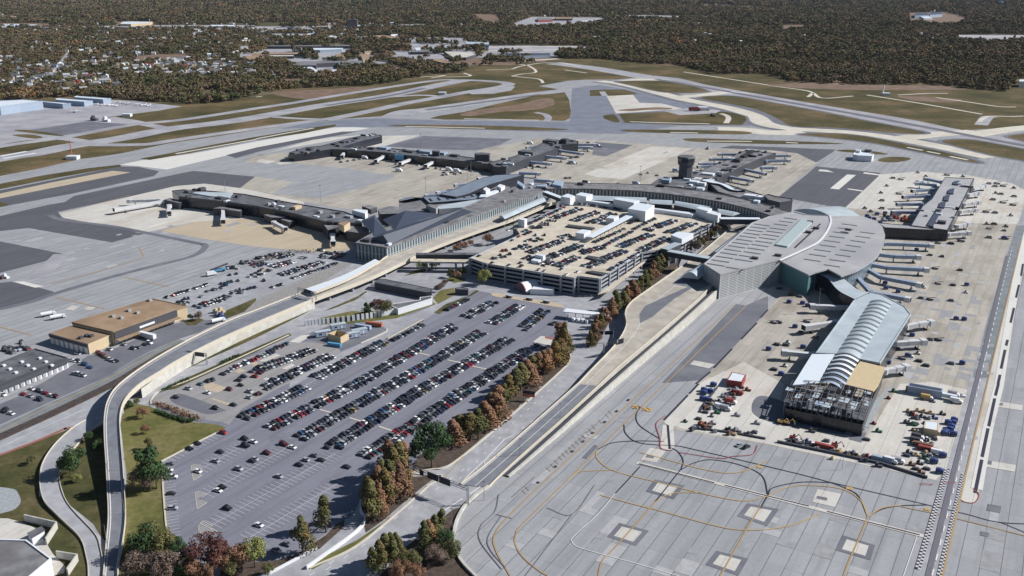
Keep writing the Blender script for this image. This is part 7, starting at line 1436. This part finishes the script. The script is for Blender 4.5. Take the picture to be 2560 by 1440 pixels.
# ------------------------------------------------------------------ ground vehicles and equipment
EQ = {}
def eq(kind, colr):
    if (kind, colr) in EQ: return EQ[(kind, colr)]
    P = []
    def add(nm, mb_, mat): o = mb_.build(nm, M[mat]); P.append((nm, o.data)); bpy.data.objects.remove(o)
    def wheels(xs, y, r_=.4, w_=.3):
        for x in xs:
            for s in (-1, 1): a = MB(); a.tube((x, s*y-.15, r_), (x, s*y+.15, r_), r_, n=8); add('wheel', a, 'rubber')
    if kind == 'baggage_cart':
        a = MB(); a.box((0, 0, .45), (3.6, 1.9, .15)); add('bed', a, 'steel'); a = MB(); extrude(a, [(-1.7, .6), (-1.7, 2.0), (0, 2.4), (1.7, 2.0), (1.7, .6)], 1.8); add('canopy', a, colr)
        a = MB(); a.tube((1.8, 0, .45), (3.0, 0, .3), .08, n=5); add('tow_bar', a, 'steel'); wheels((-1.2, 1.2), .8, .3)
    elif kind == 'tug':
        a = MB(); extrude(a, [(-1.6, .4), (-1.6, 1.1), (.2, 1.1), (1.5, .95), (1.6, .4)], 1.6); add('body', a, colr); a = MB(); extrude(a, [(-1.1, 1.1), (-1.0, 1.9), (0, 1.9), (.3, 1.1)], 1.3); add('cab', a, 'carglass'); wheels((-1.0, 1.0), .75)
    elif kind == 'box_truck':
        a = MB(); a.box((-1.0, 0, 1.0), (6.0, 2.5, 2.7)); add('cargo_box', a, colr); a = MB(); extrude(a, [(2.1, .6), (2.1, 2.6), (3.3, 2.6), (4.0, 1.6), (4.1, .6)], 2.3); add('cab', a, 'wallW'); a = MB(); a.box((.8, 0, .6), (6.6, 1.2, .35)); add('chassis', a, 'fascia'); wheels((-3, 3.1), 1.05, .5)
    elif kind == 'tanker_truck':
        a = MB(); a.tube((-4.5, 0, 2.1), (3.0, 0, 2.1), 1.3, n=12); add('tank', a, colr); a = MB(); extrude(a, [(3.4, .6), (3.4, 2.8), (4.8, 2.8), (5.4, 1.7), (5.5, .6)], 2.4); add('cab', a, 'wallW'); a = MB(); a.box((.4, 0, .6), (9, 1.2, .3)); add('chassis', a, 'fascia'); wheels((-3.6, -2.5, 4.2), 1.05, .5)
    elif kind == 'semi_trailer':
        a = MB(); a.box((0, 0, 1.1), (13.5, 2.6, 2.9)); add('cargo_box', a, colr); a = MB(); a.box((-4.5, 0, .5), (3, 2.2, .5)); add('bogie', a, 'fascia'); wheels((-5.4, -4.2), 1.05, .5); a = MB(); a.box((4.5, 0, 0), (.3, 1.8, 1.1)); add('landing_gear', a, 'steel')
    elif kind == 'belt_loader':
        a = MB(); a.box((0, 0, .4), (5, 1.7, .6)); add('chassis', a, colr); a = MB(); extrude(a, [(-3.2, .9), (-3.2, 1.1), (3.4, 2.7), (3.4, 2.4)], 1.0); add('belt', a, 'fascia'); wheels((-1.6, 1.6), .8)
    elif kind == 'cargo_dolly':
        a = MB(); a.box((0, 0, .5), (4.6, 2.4, .2)); add('bed', a, colr); a = MB(); a.box((0, 0, .75), (3.2, 2.0, .7)); add('load', a, 'fascia'); wheels((-1.7, 1.7), 1.0, .3)
    elif kind == 'shipping_container':
        a = MB(); a.box((0, 0, .15), (12, 2.5, 2.6)); add('box', a, colr)
        for i in range(11): a = MB(); a.box((-5.5+i*1.1, 0, .2), (.35, 2.62, 2.45)); add('rib', a, colr)
    elif kind == 'site_trailer':
        a = MB(); a.box((0, 0, .5), (10, 3.6, 3.0)); add('wall', a, colr); a = MB(); a.box((0, 0, 3.5), (10.5, 4.0, .3)); add('roof', a, 'roofS'); a = MB(); a.box((2, -1.86, .6), (1.0, .12, 2.1)); add('door', a, 'wallW'); a = MB(); a.box((-2, -1.86, 1.6), (1.6, .12, 1.0)); add('window', a, 'carglass')
    elif kind == 'excavator':
        for s in (-1, 1): a = MB(); extrude(a, [(-2, .2), (-2, .8), (2, .8), (2, .2)], .6); a.v = [(x, y+s*1.2, z) for x, y, z in a.v]; add('track', a, 'rubber')
        a = MB(); a.box((-.4, 0, 1.0), (3.4, 2.6, 1.3)); add('body', a, colr); a = MB(); a.box((.6, .7, 2.3), (1.3, 1.1, 1.2)); add('cab', a, 'carglass')
        a = MB(); a.tube((1.2, 0, 1.8), (3.6, 0, 4.6), .3, n=6); add('boom', a, colr); a = MB(); a.tube((3.6, 0, 4.6), (5.4, 0, 2.2), .22, n=6); add('stick', a, colr); a = MB(); a.box((5.4, 0, 1.2), (1.0, 1.0, .9)); add('bucket', a, 'steel')
    elif kind == 'crate_stack':
        for x, y, z, d in ((-1.2, 0, 0, (2, 2, 1.6)), (1.1, .2, 0, (2, 1.8, 1.2)), (-.9, .1, 1.62, (1.4, 1.4, 1))): a = MB(); a.box((x, y, z), d); add('crate', a, colr)
    elif kind == 'fire_truck':
        a = MB(); a.box((-1, 0, .7), (6.5, 2.5, 2.3)); add('body', a, colr); a = MB(); extrude(a, [(2.3, .7), (2.3, 3.0), (3.8, 3.0), (4.3, 1.8), (4.3, .7)], 2.4); add('cab', a, colr); a = MB(); a.box((-1, 0, 3.05), (6, .8, .3)); add('ladder', a, 'steel'); wheels((-3, 3), 1.1, .55)
    elif kind == 'light_pole':
        a = MB(); a.tube((0, 0, 0), (0, 0, 24), .35, .18, n=6); add('mast', a, 'steel'); a = MB(); a.box((0, 0, 24), (3.0, .5, .6)); add('lamp_head', a, 'fascia')
    EQ[(kind, colr)] = P; return P
NM = {'bluep': 'blue', 'wallW': 'white', 'fascia': 'dark', 'redp': 'red', 'wallG': 'grey', 'yelb': 'yellow', 'greenp': 'green', 'wallB': 'pale blue', 'orange': 'orange', 'rust': 'rust brown', 'tan': 'tan', 'jetb': 'blue-grey', 'blues': 'sky blue', 'wallTan': 'tan', 'roofW': 'white', 'steel': 'grey', 'woodd': 'wooden'}
ec = {}
def veh(kind, colr, px, place, rz=None, z=.12, sc=1.0, own=None, group=None):
    p = px if isinstance(px, Vector) else GP(px, z); kk = (kind, colr, place); ec[kk] = ec.get(kk, 0)+1; word = kind.replace('_', ' ')
    lb = own or f"{NM[colr]} {word}, {ordw(ec[kk])} such, {place}"
    r = tag(empty(kind, p, (ACR if rz is None else rz)+random.uniform(-.06, .06)), lb, word, group or (None if own else f"{word}s {place}")); r.scale = (sc, sc, sc)
    for nm, me_ in eq(kind, colr): new_obj(nm, me_, r)
    return r
# blue carts along the right apron
pl = 'right apron by the silver concourse'
for x, y in ((210, 628), (345, 640), (270, 875), (5, 1100), (130, 1350), (1985, 455), (1180, 490), (1300, 525), (1170, 440), (1940, 1240), (1440, 960), (1200, 1235), (1395, 1165), (1880, 795), (1960, 800), (395, 665), (1485, 105), (350, 1080)): veh('baggage_cart', 'bluep', d4(x, y)[0], pl)
for x, y in ((1850, 455), (1700, 440), (1830, 610), (1620, 600), (1920, 305), (1830, 1240), (1700, 1005), (1620, 1000), (1510, 1215), (1580, 1260), (1340, 1190), (2360, -90), (2210, -110), (1830, 38), (1700, 35), (1620, 155), (1740, 170), (1670, 290), (1530, 585), (110, 830), (60, 830), (390, 820), (330, 930), (480, 980), (180, 1055), (90, 1050), (60, 1300), (230, 555), (110, 490), (320, 570), (1300, 640), (1280, 1085)): veh(random.choice(['cargo_dolly', 'belt_loader', 'cargo_dolly']), random.choice(['fascia', 'steel']), d4(x, y)[0], pl)
for x, y in ((1980, 530), (1750, 170), (200, 1030), (170, 1265), (1560, 480), (1500, 1140), (1430, 1170)): veh('tug', 'wallW', d4(x, y)[0], pl)
# far right concourse
pl = 'apron of the far right concourse'
for x, y in ((1250, 585), (1330, 598), (1190, 663), (1130, 733), (1140, 810), (1310, 742), (970, 888), (1140, 888), (1030, 920), (2210, 640), (2290, 640), (2270, 668), (2350, 665), (2460, 685), (2280, 735), (2330, 745), (2460, 768), (2250, 800), (2350, 830), (2450, 855), (2180, 925), (2270, 932), (2430, 960), (2190, 1045), (2260, 1045), (2380, 1070), (1500, 530), (1580, 568), (1790, 555), (1950, 570), (1930, 1215), (1830, 1240), (2210, 1180), (2370, 1190)): veh(random.choice(['cargo_dolly', 'belt_loader', 'tug']), random.choice(['fascia', 'fascia', 'wallG']), c8(x, y)[0], pl, sc=1.3)
for x, y in ((990, 970), (1010, 990), (1060, 1000), (1090, 950), (1170, 940), (1200, 1000), (1240, 960), (1120, 1040), (2360, 1190), (1490, 630), (1540, 640)): veh('baggage_cart', 'bluep', c8(x, y)[0], pl, sc=1.2)
for x, y, c_ in ((1380, 990, 'orange'), (1390, 1020, 'orange'), (1350, 1010, 'redp'), (1180, 970, 'fascia'), (1280, 990, 'redp'), (1300, 950, 'steel'), (1160, 1010, 'steel'), (1240, 1010, 'wallG')): veh('crate_stack', c_, c8(x, y)[0], pl, sc=1.4)
# middle aprons
pl = 'apron between the middle pier and crescent terminal'
for x, y in ((1850, 500), (1880, 530), (1930, 505), (1960, 530), (2010, 520), (1870, 555), (1910, 550), (1990, 545), (2050, 535), (2100, 500), (2150, 515), (1800, 490), (1430, 515), (1400, 445), (1380, 415), (1620, 460), (1680, 480), (2050, 470), (1980, 460), (850, 425), (920, 415), (980, 405), (1040, 395), (1090, 390), (390, 370), (430, 365), (470, 360), (560, 350), (620, 345), (700, 345), (350, 375), (760, 345), (2200, 490), (2250, 520)): veh(random.choice(['cargo_dolly', 'box_truck', 'baggage_cart', 'tug']), random.choice(['fascia', 'wallW', 'steel']), c6(x, y)[0], pl, sc=1.1)
pl = 'apron around the hub building'
for x, y in ((180, 240), (200, 460), (150, 480), (210, 490), (260, 470), (570, 435), (600, 440), (640, 440), (640, 375), (590, 385), (760, 230), (850, 265), (880, 270), (740, 300), (540, 585), (580, 585), (1360, 535), (1290, 550), (1450, 560), (1950, 295), (1960, 280), (480, 320), (390, 345), (1640, 520), (740, 640), (1060, 645), (1240, 648)): veh(random.choice(['cargo_dolly', 'box_truck', 'tug']), random.choice(['fascia', 'wallW', 'jetb']), c7(x, y)[0], pl, sc=1.1)
# fuel trucks etc on the left apron
veh('tanker_truck', 'wallW', d1(480, 760)[0], '', rz=.6, own='white fuel tanker, upper left one of the pair on the grey left apron'); veh('tanker_truck', 'wallW', d1(575, 788)[0], '', rz=.6, own='white fuel tanker, lower right one of the pair on the grey left apron')
veh('tanker_truck', 'wallW', d1(2180, 825)[0], '', rz=.75, own='white tanker truck driving on the road beside the ramp wall'); veh('semi_trailer', 'wallW', d1(1480, 985)[0], '', rz=-.55, own='long white semi-trailer backed up to the cargo building dock')
veh('box_truck', 'wallW', d1(2120, 355)[0], '', rz=.7, own='white box truck beside the blue stairs on the left apron'); veh('belt_loader', 'blues', d1(2190, 315)[0], '', rz=.5, sc=2.2, own='bright blue mobile stair truck at the airside fence')
pl = 'scrap yard at the left edge'
for x, y, c_ in ((100, 1090, 'wallW'), (150, 1110, 'wallG'), (220, 1035, 'redp'), (190, 1105, 'wallB'), (60, 1110, 'fascia'), (270, 1095, 'redp'), (120, 1130, 'steel'), (240, 1070, 'steel'), (20, 385, 'redp'), (60, 380, 'roofW')): veh(random.choice(['cargo_dolly', 'crate_stack', 'tug']), c_, d1(x, y)[0], pl, sc=1.3)
pl = 'airside fence behind the small lot'
for x, y in ((900, 385), (940, 380), (980, 370), (1020, 385), (1100, 320), (1150, 310), (1200, 310), (1240, 300), (1310, 250), (1350, 240), (1420, 230), (1480, 210), (1540, 200), (1600, 195), (2130, 140), (2170, 150), (2230, 180), (2290, 190), (2340, 180), (2400, 190), (2440, 195)): veh(random.choice(['cargo_dolly', 'crate_stack', 'belt_loader', 'tug']), random.choice(['wallW', 'wallG', 'fascia', 'steel']), lotL(x, y)[0], pl, sc=1.2)
for x, y, c_ in ((760, 975, 'woodd'), (820, 960, 'wallTan'), (780, 1010, 'steel'), (820, 1030, 'bluep')): veh('crate_stack', c_, lotL(x, y)[0], 'road edge by the riprap slope', sc=1.3)
# construction trailers in the lot
for x, y, c_, rz, lb, kd in ((150, 640, 'wallB', .45, 'pale blue site trailer left of the unfinished brick building', 'site_trailer'), (350, 545, 'wallB', .45, 'pale blue site trailer behind the unfinished brick building', 'site_trailer'), (540, 660, 'wallB', .55, 'small pale blue site trailer right of the brick building', 'site_trailer'), (635, 615, 'wallB', .55, 'small pale blue site trailer, rear one of the right pair', 'site_trailer'), (680, 540, 'wallB', -.35, 'long pale blue container beside the orange one', 'shipping_container'), (830, 505, 'orange', -.35, 'orange shipping container at the tip of the asphalt island', 'shipping_container'), (300, 775, 'blues', -.3, 'bright blue container on the edge of the dark asphalt', 'shipping_container')):
    veh(kd, c_, lotC(x, y)[0], '', rz=rz, own=lb, sc=.8 if 'bright blue' in lb else 1.0)
ub = thing('unfinished_building', 'roofless tan brick shell between the blue site trailers', 'building', GP(lotC(350, 660)[0]))
W = [GP(p, 4.5) for p in lotC(210, 610, 330, 560, 490, 600, 380, 660)]; a = MB(); a.ring(W, 0, 4.5); put(a, 'outer_wall', M['wallTan'], ub); a = MB(); I = inset(W, .5)
for i in range(4): a.face([(I[(i+1) % 4].x, I[(i+1) % 4].y, 0), (I[i].x, I[i].y, 0), (I[i].x, I[i].y, 4.5), (I[(i+1) % 4].x, I[(i+1) % 4].y, 4.5)])
put(a, 'inner_wall', M['woodd'], ub)
# fire trucks on the training pad
veh('fire_truck', 'redp', c3(1820, 1110)[0], '', own='red fire truck on the airfield training pad', sc=2.2, rz=0); veh('tanker_truck', 'wallW', c3(1910, 1105)[0], '', own='white tanker on the airfield training pad', sc=2.2, rz=0); veh('crate_stack', 'fascia', c3(2010, 1165)[0], '', own='dark pile of equipment on the grass by the training pad', sc=2)
veh('crate_stack', 'fascia', c1(945, 1205)[0], '', own='dark pile beside the left asphalt pad', sc=3); veh('crate_stack', 'wallW', c1(1065, 1215)[0], '', own='white pile beside the left asphalt pad', sc=3)
# small parked aircraft on the general aviation apron
def plane(px, rz, label, sc=1.0):
    r = tag(empty('light_aircraft', GP(px, .1), rz), label, 'aircraft', 'light aircraft on the general aviation apron'); r.scale = (sc,)*3
    for nm, f_ in (('fuselage', lambda a: a.tube((-5, 0, 1.8), (5, 0, 1.5), .35, 1.0, n=8)), ('wing', lambda a: a.box((1, 0, 1.9), (1.8, 13, .2))), ('tailplane', lambda a: a.box((-4.6, 0, 2.0), (1.1, 4.4, .15))), ('fin', lambda a: a.box((-4.6, 0, 2.1), (1.2, .15, 1.7)))):
        a = MB(); f_(a); o = a.build(nm, M['wallW'], r)
for i, (x, y) in enumerate(((960, 1048), (1010, 1055), (1070, 1055), (1110, 1060), (1165, 1065), (760, 1122), (1180, 1030), (1230, 1036), (1290, 1042), (1380, 1050), (1440, 1058), (1490, 1062), (240, 1102))): plane(c1(x, y)[0], .4*i, f"small white light aircraft, {ordw(i+1)} in order on the general aviation apron", 1.5 if i == 5 else 1.1)
# construction yard around the unfinished concourse
pl = 'yard left of the unfinished concourse'
for x, y in ((1440, 55), (1490, 65), (1430, 120), (1460, 125), (1440, 75), (1510, 15)): veh('baggage_cart', 'bluep', d7(x, y)[0], pl, sc=1.05)
for x, y, k_, c_ in ((1690, 75, 'fire_truck', 'redp'), (1640, 10, 'crate_stack', 'wallW'), (1720, 30, 'cargo_dolly', 'redp'), (1770, 50, 'crate_stack', 'rust'), (1640, 145, 'box_truck', 'redp'), (1560, 185, 'box_truck', 'wallW'), (1600, 195, 'box_truck', 'wallG'), (1640, 180, 'tug', 'wallW'), (1470, 150, 'cargo_dolly', 'rust'), (1510, 165, 'crate_stack', 'woodd'), (1450, 215, 'cargo_dolly', 'fascia'), (1500, 245, 'tug', 'wallG'), (1540, 220, 'crate_stack', 'greenp'), (1300, 285, 'tug', 'greenp'), (1400, 265, 'cargo_dolly', 'rust'), (1360, 335, 'cargo_dolly', 'fascia'), (1440, 320, 'excavator', 'orange'), (1510, 300, 'crate_stack', 'wallG'), (1640, 350, 'crate_stack', 'fascia'), (1700, 365, 'cargo_dolly', 'wallG'), (1780, 385, 'crate_stack', 'fascia'), (1820, 365, 'cargo_dolly', 'wallG'), (1840, 300, 'crate_stack', 'steel'), (1690, 240, 'crate_stack', 'steel'), (1610, 120, 'cargo_dolly', 'steel'), (1660, 110, 'cargo_dolly', 'wallG')): veh(k_, c_, d7(x, y)[0], pl, sc=.8)
p = GP(d7(1660, -50)[0]); rr_o = bld('site_shed', 'white roofed red walled shed in the yard left of the unfinished concourse', d3(2150, 1400, 2200, 1320, 2340, 1350, 2300, 1420), 4, 'redp', 'roofW', cat='shed', par=.1)
pl = 'yard below the unfinished concourse'
for x, y, k_, c_ in ((185, 415, 'excavator', 'redp'), (235, 450, 'cargo_dolly', 'bluep'), (300, 440, 'crate_stack', 'bluep'), (330, 450, 'crate_stack', 'wallW'), (420, 480, 'shipping_container', 'redp'), (500, 470, 'excavator', 'redp'), (540, 520, 'crate_stack', 'yelb'), (590, 530, 'cargo_dolly', 'yelb'), (675, 550, 'crate_stack', 'rust'), (755, 553, 'crate_stack', 'redp'), (650, 520, 'tug', 'wallW'), (850, 575, 'shipping_container', 'wallB'), (920, 590, 'box_truck', 'wallW'), (970, 590, 'box_truck', 'wallG'), (830, 620, 'crate_stack', 'fascia'), (1080, 610, 'crate_stack', 'rust'), (1110, 640, 'cargo_dolly', 'fascia'), (1150, 670, 'crate_stack', 'rust'), (795, 300, 'tug', 'redp'), (830, 360, 'crate_stack', 'greenp'), (740, 420, 'cargo_dolly', 'fascia'), (590, 330, 'crate_stack', 'wallG'), (640, 310, 'crate_stack', 'steel'), (610, 370, 'cargo_dolly', 'wallG'), (95, 295, 'excavator', 'yelb'), (140, 300, 'excavator', 'yelb'), (220, 300, 'crate_stack', 'greenp'), (350, 345, 'cargo_dolly', 'fascia'), (440, 430, 'cargo_dolly', 'steel'), (330, 360, 'crate_stack', 'fascia')): veh(k_, c_, d8(x, y)[0], pl, sc=.8)
pl = 'storage yard right of the unfinished concourse'
for x, y, k_, c_ in ((1075, 60, 'box_truck', 'yelb'), (1120, 70, 'tug', 'yelb'), (1165, 75, 'tug', 'yelb'), (1210, 85, 'box_truck', 'yelb'), (1190, 115, 'box_truck', 'yelb'), (1250, 95, 'tug', 'wallW'), (1240, 135, 'tug', 'wallG'), (1335, 110, 'semi_trailer', 'roofW'), (1390, 90, 'box_truck', 'steel'), (1410, 140, 'box_truck', 'wallW'), (1460, 95, 'crate_stack', 'wallW'), (905, 110, 'tug', 'redp'), (950, 60, 'crate_stack', 'greenp'), (1060, 210, 'crate_stack', 'woodd'), (1130, 205, 'crate_stack', 'woodd'), (1180, 215, 'crate_stack', 'woodd'), (1230, 225, 'crate_stack', 'woodd'), (1100, 240, 'crate_stack', 'redp'), (1160, 250, 'crate_stack', 'fascia'), (1060, 290, 'tug', 'wallW'), (1040, 295, 'crate_stack', 'fascia'), (1090, 310, 'crate_stack', 'greenp'), (1090, 350, 'tug', 'yelb'), (1250, 260, 'crate_stack', 'bluep'), (1310, 230, 'crate_stack', 'fascia'), (1120, 410, 'box_truck', 'fascia'), (1180, 405, 'tug', 'wallW'), (1110, 440, 'box_truck', 'fascia'), (1160, 470, 'shipping_container', 'rust'), (1200, 500, 'shipping_container', 'redp'), (1040, 540, 'cargo_dolly', 'bluep'), (1060, 520, 'crate_stack', 'fascia'), (1180, 560, 'crate_stack', 'greenp'), (1120, 540, 'crate_stack', 'woodd'), (1270, 530, 'box_truck', 'wallW'), (1190, 640, 'cargo_dolly', 'fascia'), (1140, 600, 'crate_stack', 'fascia')): veh(k_, c_, d8(x, y)[0], pl, sc=.8)
for x, y in ((1395, 280), (1385, 300), (1375, 330), (1365, 350), (1330, 370), (1390, 385), (1310, 545), (1245, 590), (1285, 665), (1320, 380), (1350, 300)): veh('baggage_cart', 'bluep', d8(x, y)[0], pl, sc=1.05)
bld('site_shed', 'orange roofed shed in the storage yard at the right', d8(1170, 330, 1180, 275, 1280, 285, 1275, 350), 4, 'wallTan', 'roofW', cat='shed', par=.1); bld('canopy_building', 'long blue roofed open shed above the yellow trucks', d8(1050, 15, 1060, -10, 1310, 35, 1305, 60), 4.5, 'jetb', 'roofP', cat='shed', par=.1)
for k_, (pa, pb_, lb) in enumerate(((c1(0, 0)[:0] or [(1945, 1106), (2313, 1193)], 0, 0),)):
    pass
lowwall('jersey_barrier', 'dark low barrier along the lower edge of the construction yard', [(1943, 1106), (2080, 1134), (2200, 1160), (2318, 1196)], 1.2, 1.2, mat='fascia')
lowwall('jersey_barrier', 'dark low barrier on the left edge of the construction yard', d7(1540, 30, 1440, 160, 1410, 215), 1.0, .8, mat='fascia')
lowwall('jersey_barrier', 'low barrier below the left construction yard', d7(1340, 335, 1500, 350, 1680, 375, 1900, 415), 1.0, 1.0, mat='fascia')
veh('light_pole', 'steel', d8(555, 640)[0], '', own='short light mast standing on the dark taxiway strip', sc=.35)
for i, (x, y, cf, lb) in enumerate(((1700, 745, c6, 'light mast left of the wavy roofed hall'), (650, 825, c6, 'light mast behind the left pier'), (2115, 600, c6, 'light mast behind the wavy roof'), (1650, 270, c6, 'light mast on the far grey apron'), (2255, 735, c5, 'light mast at the tip of the left pier'), (500, 730, d4, 'light mast beside the jet bridge left of the silver concourse'), (2150, 560, c6, 'light mast at the back of the middle apron'), (1280, 620, c7, 'light mast on the pale apron behind the crescent terminal'), (2255, 680, c7, 'light mast beside the curved walkway'))): veh('light_pole', 'steel', cf(x, y)[0], '', own=lb, sc=.75)
# underpass bus shelters on the concrete island
for nm_, n_, (x0, y0, x1, y1, x2, y2), pl in (('d8', 34, (1040, 200, 1300, 230, 1200, 640), 'storage yard right of the unfinished concourse'), ('d8', 26, (180, 430, 800, 590, 640, 520), 'yard below the unfinished concourse'), ('d7', 24, (1420, 190, 1700, 60, 1560, 300), 'yard left of the unfinished concourse'), ('d7', 14, (1330, 300, 1800, 390, 1700, 350), 'yard left of the unfinished concourse')):
    rc_ = random.Random(n_); A_, B_, C_ = [GP((d8 if nm_ == 'd8' else d7)(*q_)[0], .1) for q_ in ((x0, y0), (x1, y1), (x2, y2))]
    for i in range(n_):
        u_, v_ = rc_.random(), rc_.random(); p = A_.lerp(B_, u_).lerp(C_, v_*.9) if n_ == 34 else A_.lerp(B_, u_)+Vector((rc_.gauss(0, 2), rc_.gauss(0, 3), 0))
        veh(rc_.choice(('crate_stack', 'crate_stack', 'cargo_dolly')), rc_.choice(('fascia', 'steel', 'rust', 'wallG', 'woodd', 'fascia')), p, pl, rz=rc_.uniform(0, 3), sc=rc_.uniform(.5, .9))
for i, (x, y) in enumerate(((175, 600), (345, 628), (-30, 575))): veh('site_trailer', 'rust', d3(x, y)[0], '', own=('left', 'right', 'far left')[i]+' small brown bus shelter on the tan concrete island', sc=.5)
# ------------------------------------------------------------------ sign gantries
def gantry(pa, pb, h, panels, label, z=0.0, base=.1):
    A, B = GP(pa, base), GP(pb, base); L = (B-A).length; d = (B-A)/L; n_ = Vector((d.y, -d.x, 0)); r = thing('sign_gantry', label, 'sign gantry', A)
    for c in (A, B):
        for s in (-.5, .5): a = MB(); q_ = c+n_*s; a.tube(q_, q_+Vector((0, 0, h)), .22, n=6); put(a, 'post', M['steel'], r)
    for s, zz in ((-.6, 0), (.6, 0), (-.6, 1.3), (.6, 1.3)): a = MB(); o = n_*s+Vector((0, 0, h-1.4+zz)); a.tube(A+o, B+o, .13, n=5); put(a, 'chord', M['steel'], r)
    k_ = int(L/1.6)
    for i in range(k_):
        for s in (-.6, .6): a = MB(); a.tube(A.lerp(B, i/k_)+n_*s+Vector((0, 0, h-1.4+(0 if i % 2 else 1.3))), A.lerp(B, (i+1)/k_)+n_*s+Vector((0, 0, h-1.4+(1.3 if i % 2 else 0))), .07, n=4); put(a, 'brace', M['steel'], r)
    for t0, t1, hh, m_ in panels:
        P0, P1 = A.lerp(B, t0)+n_*1.0, A.lerp(B, t1)+n_*1.0; c = (P0+P1)/2; a = MB(); a.box((c.x, c.y, base+h-.7-hh/2), ((P1-P0).length, .2, hh), (d.x, d.y)); put(a, 'sign_panel', M[m_], r)
gantry((1026, 1205), (1170, 1262), 9, [(.2, .27, 2.6, 'signg'), (.34, .53, 3.2, 'signg'), (.54, .73, 3.2, 'signg')], 'large truss sign gantry over the main road beside the cypress clump')
gantry((467, 905), (518, 912), 7.5, [(.12, .45, 2.2, 'signg'), (.5, .95, 2.6, 'signg')], 'sign gantry over the lower road beside the cream ramp wall')
gantry((1509, 892), (1556, 880), 9, [(.15, .62, 3.4, 'signg'), (.7, .98, 3.2, 'signg')], 'black sign gantry at the foot of the raised plaza')
gantry((1478, 858), (1532, 856), 8, [(.2, .52, 2.6, 'signg'), (.6, .98, 2.6, 'signg')], 'sign gantry over the exit road beside the cypress clump')
gantry((746, 738), (790, 750), 6, [(.4, .8, 2.4, 'signg')], 'sign gantry across the ramp road at the white walkway', base=6.6)
r = thing('road_sign', 'blue and orange parking sign under the cypress row beside the main road', 'sign', G(1322, 1003)); A = G(1322, 1003, 0)
for s, (m_, z0, z1) in enumerate((('signg', 4.6, 6.4), ('orange', 2.8, 4.5))): a = MB(); a.box((A.x, A.y, z0), (7, .3, z1-z0), (1, -.3)); put(a, 'sign_panel', M[m_], r)
for s in (-2.5, 2.5): a = MB(); a.tube((A.x+s, A.y-s*.3+.3, 0), (A.x+s, A.y-s*.3+.3, 6.4), .15, n=6); put(a, 'post', M['steel'], r)
# lamp posts of the surface lot and roads
lp = MB()
for i, (x, y) in enumerate(((300, 1050), (318, 1193), (313, 1293), (272, 1205), (268, 1363), (1210, 1250), (1300, 1140), (1400, 1050), (1130, 1320))):
    veh('light_pole', 'steel', (x, y), '', own=f"slim roadside lamp post, {ordw(i+1)} from the left group beside the ramps and apron wall", sc=.4)

# ------------------------------------------------------------------ thin air haze
a = MB(); a.prism([(-9000, -60), (9000, -60), (9000, 11500), (-9000, 11500)], -1.5, 236, bottom=True)
hz = bpy.data.materials.new('thin_haze'); hz.use_nodes = True; hn = hz.node_tree; hn.nodes.clear()
hv = hn.nodes.new('ShaderNodeVolumePrincipled'); ho = hn.nodes.new('ShaderNodeOutputMaterial'); hv.inputs['Color'].default_value = (0.72, 0.82, 1.0, 1); hv.inputs['Density'].default_value = 0.000009; hv.inputs['Anisotropy'].default_value = 0.0
hn.links.new(hv.outputs[0], ho.inputs['Volume']); tag(a.build('haze', hz), kind='stuff')
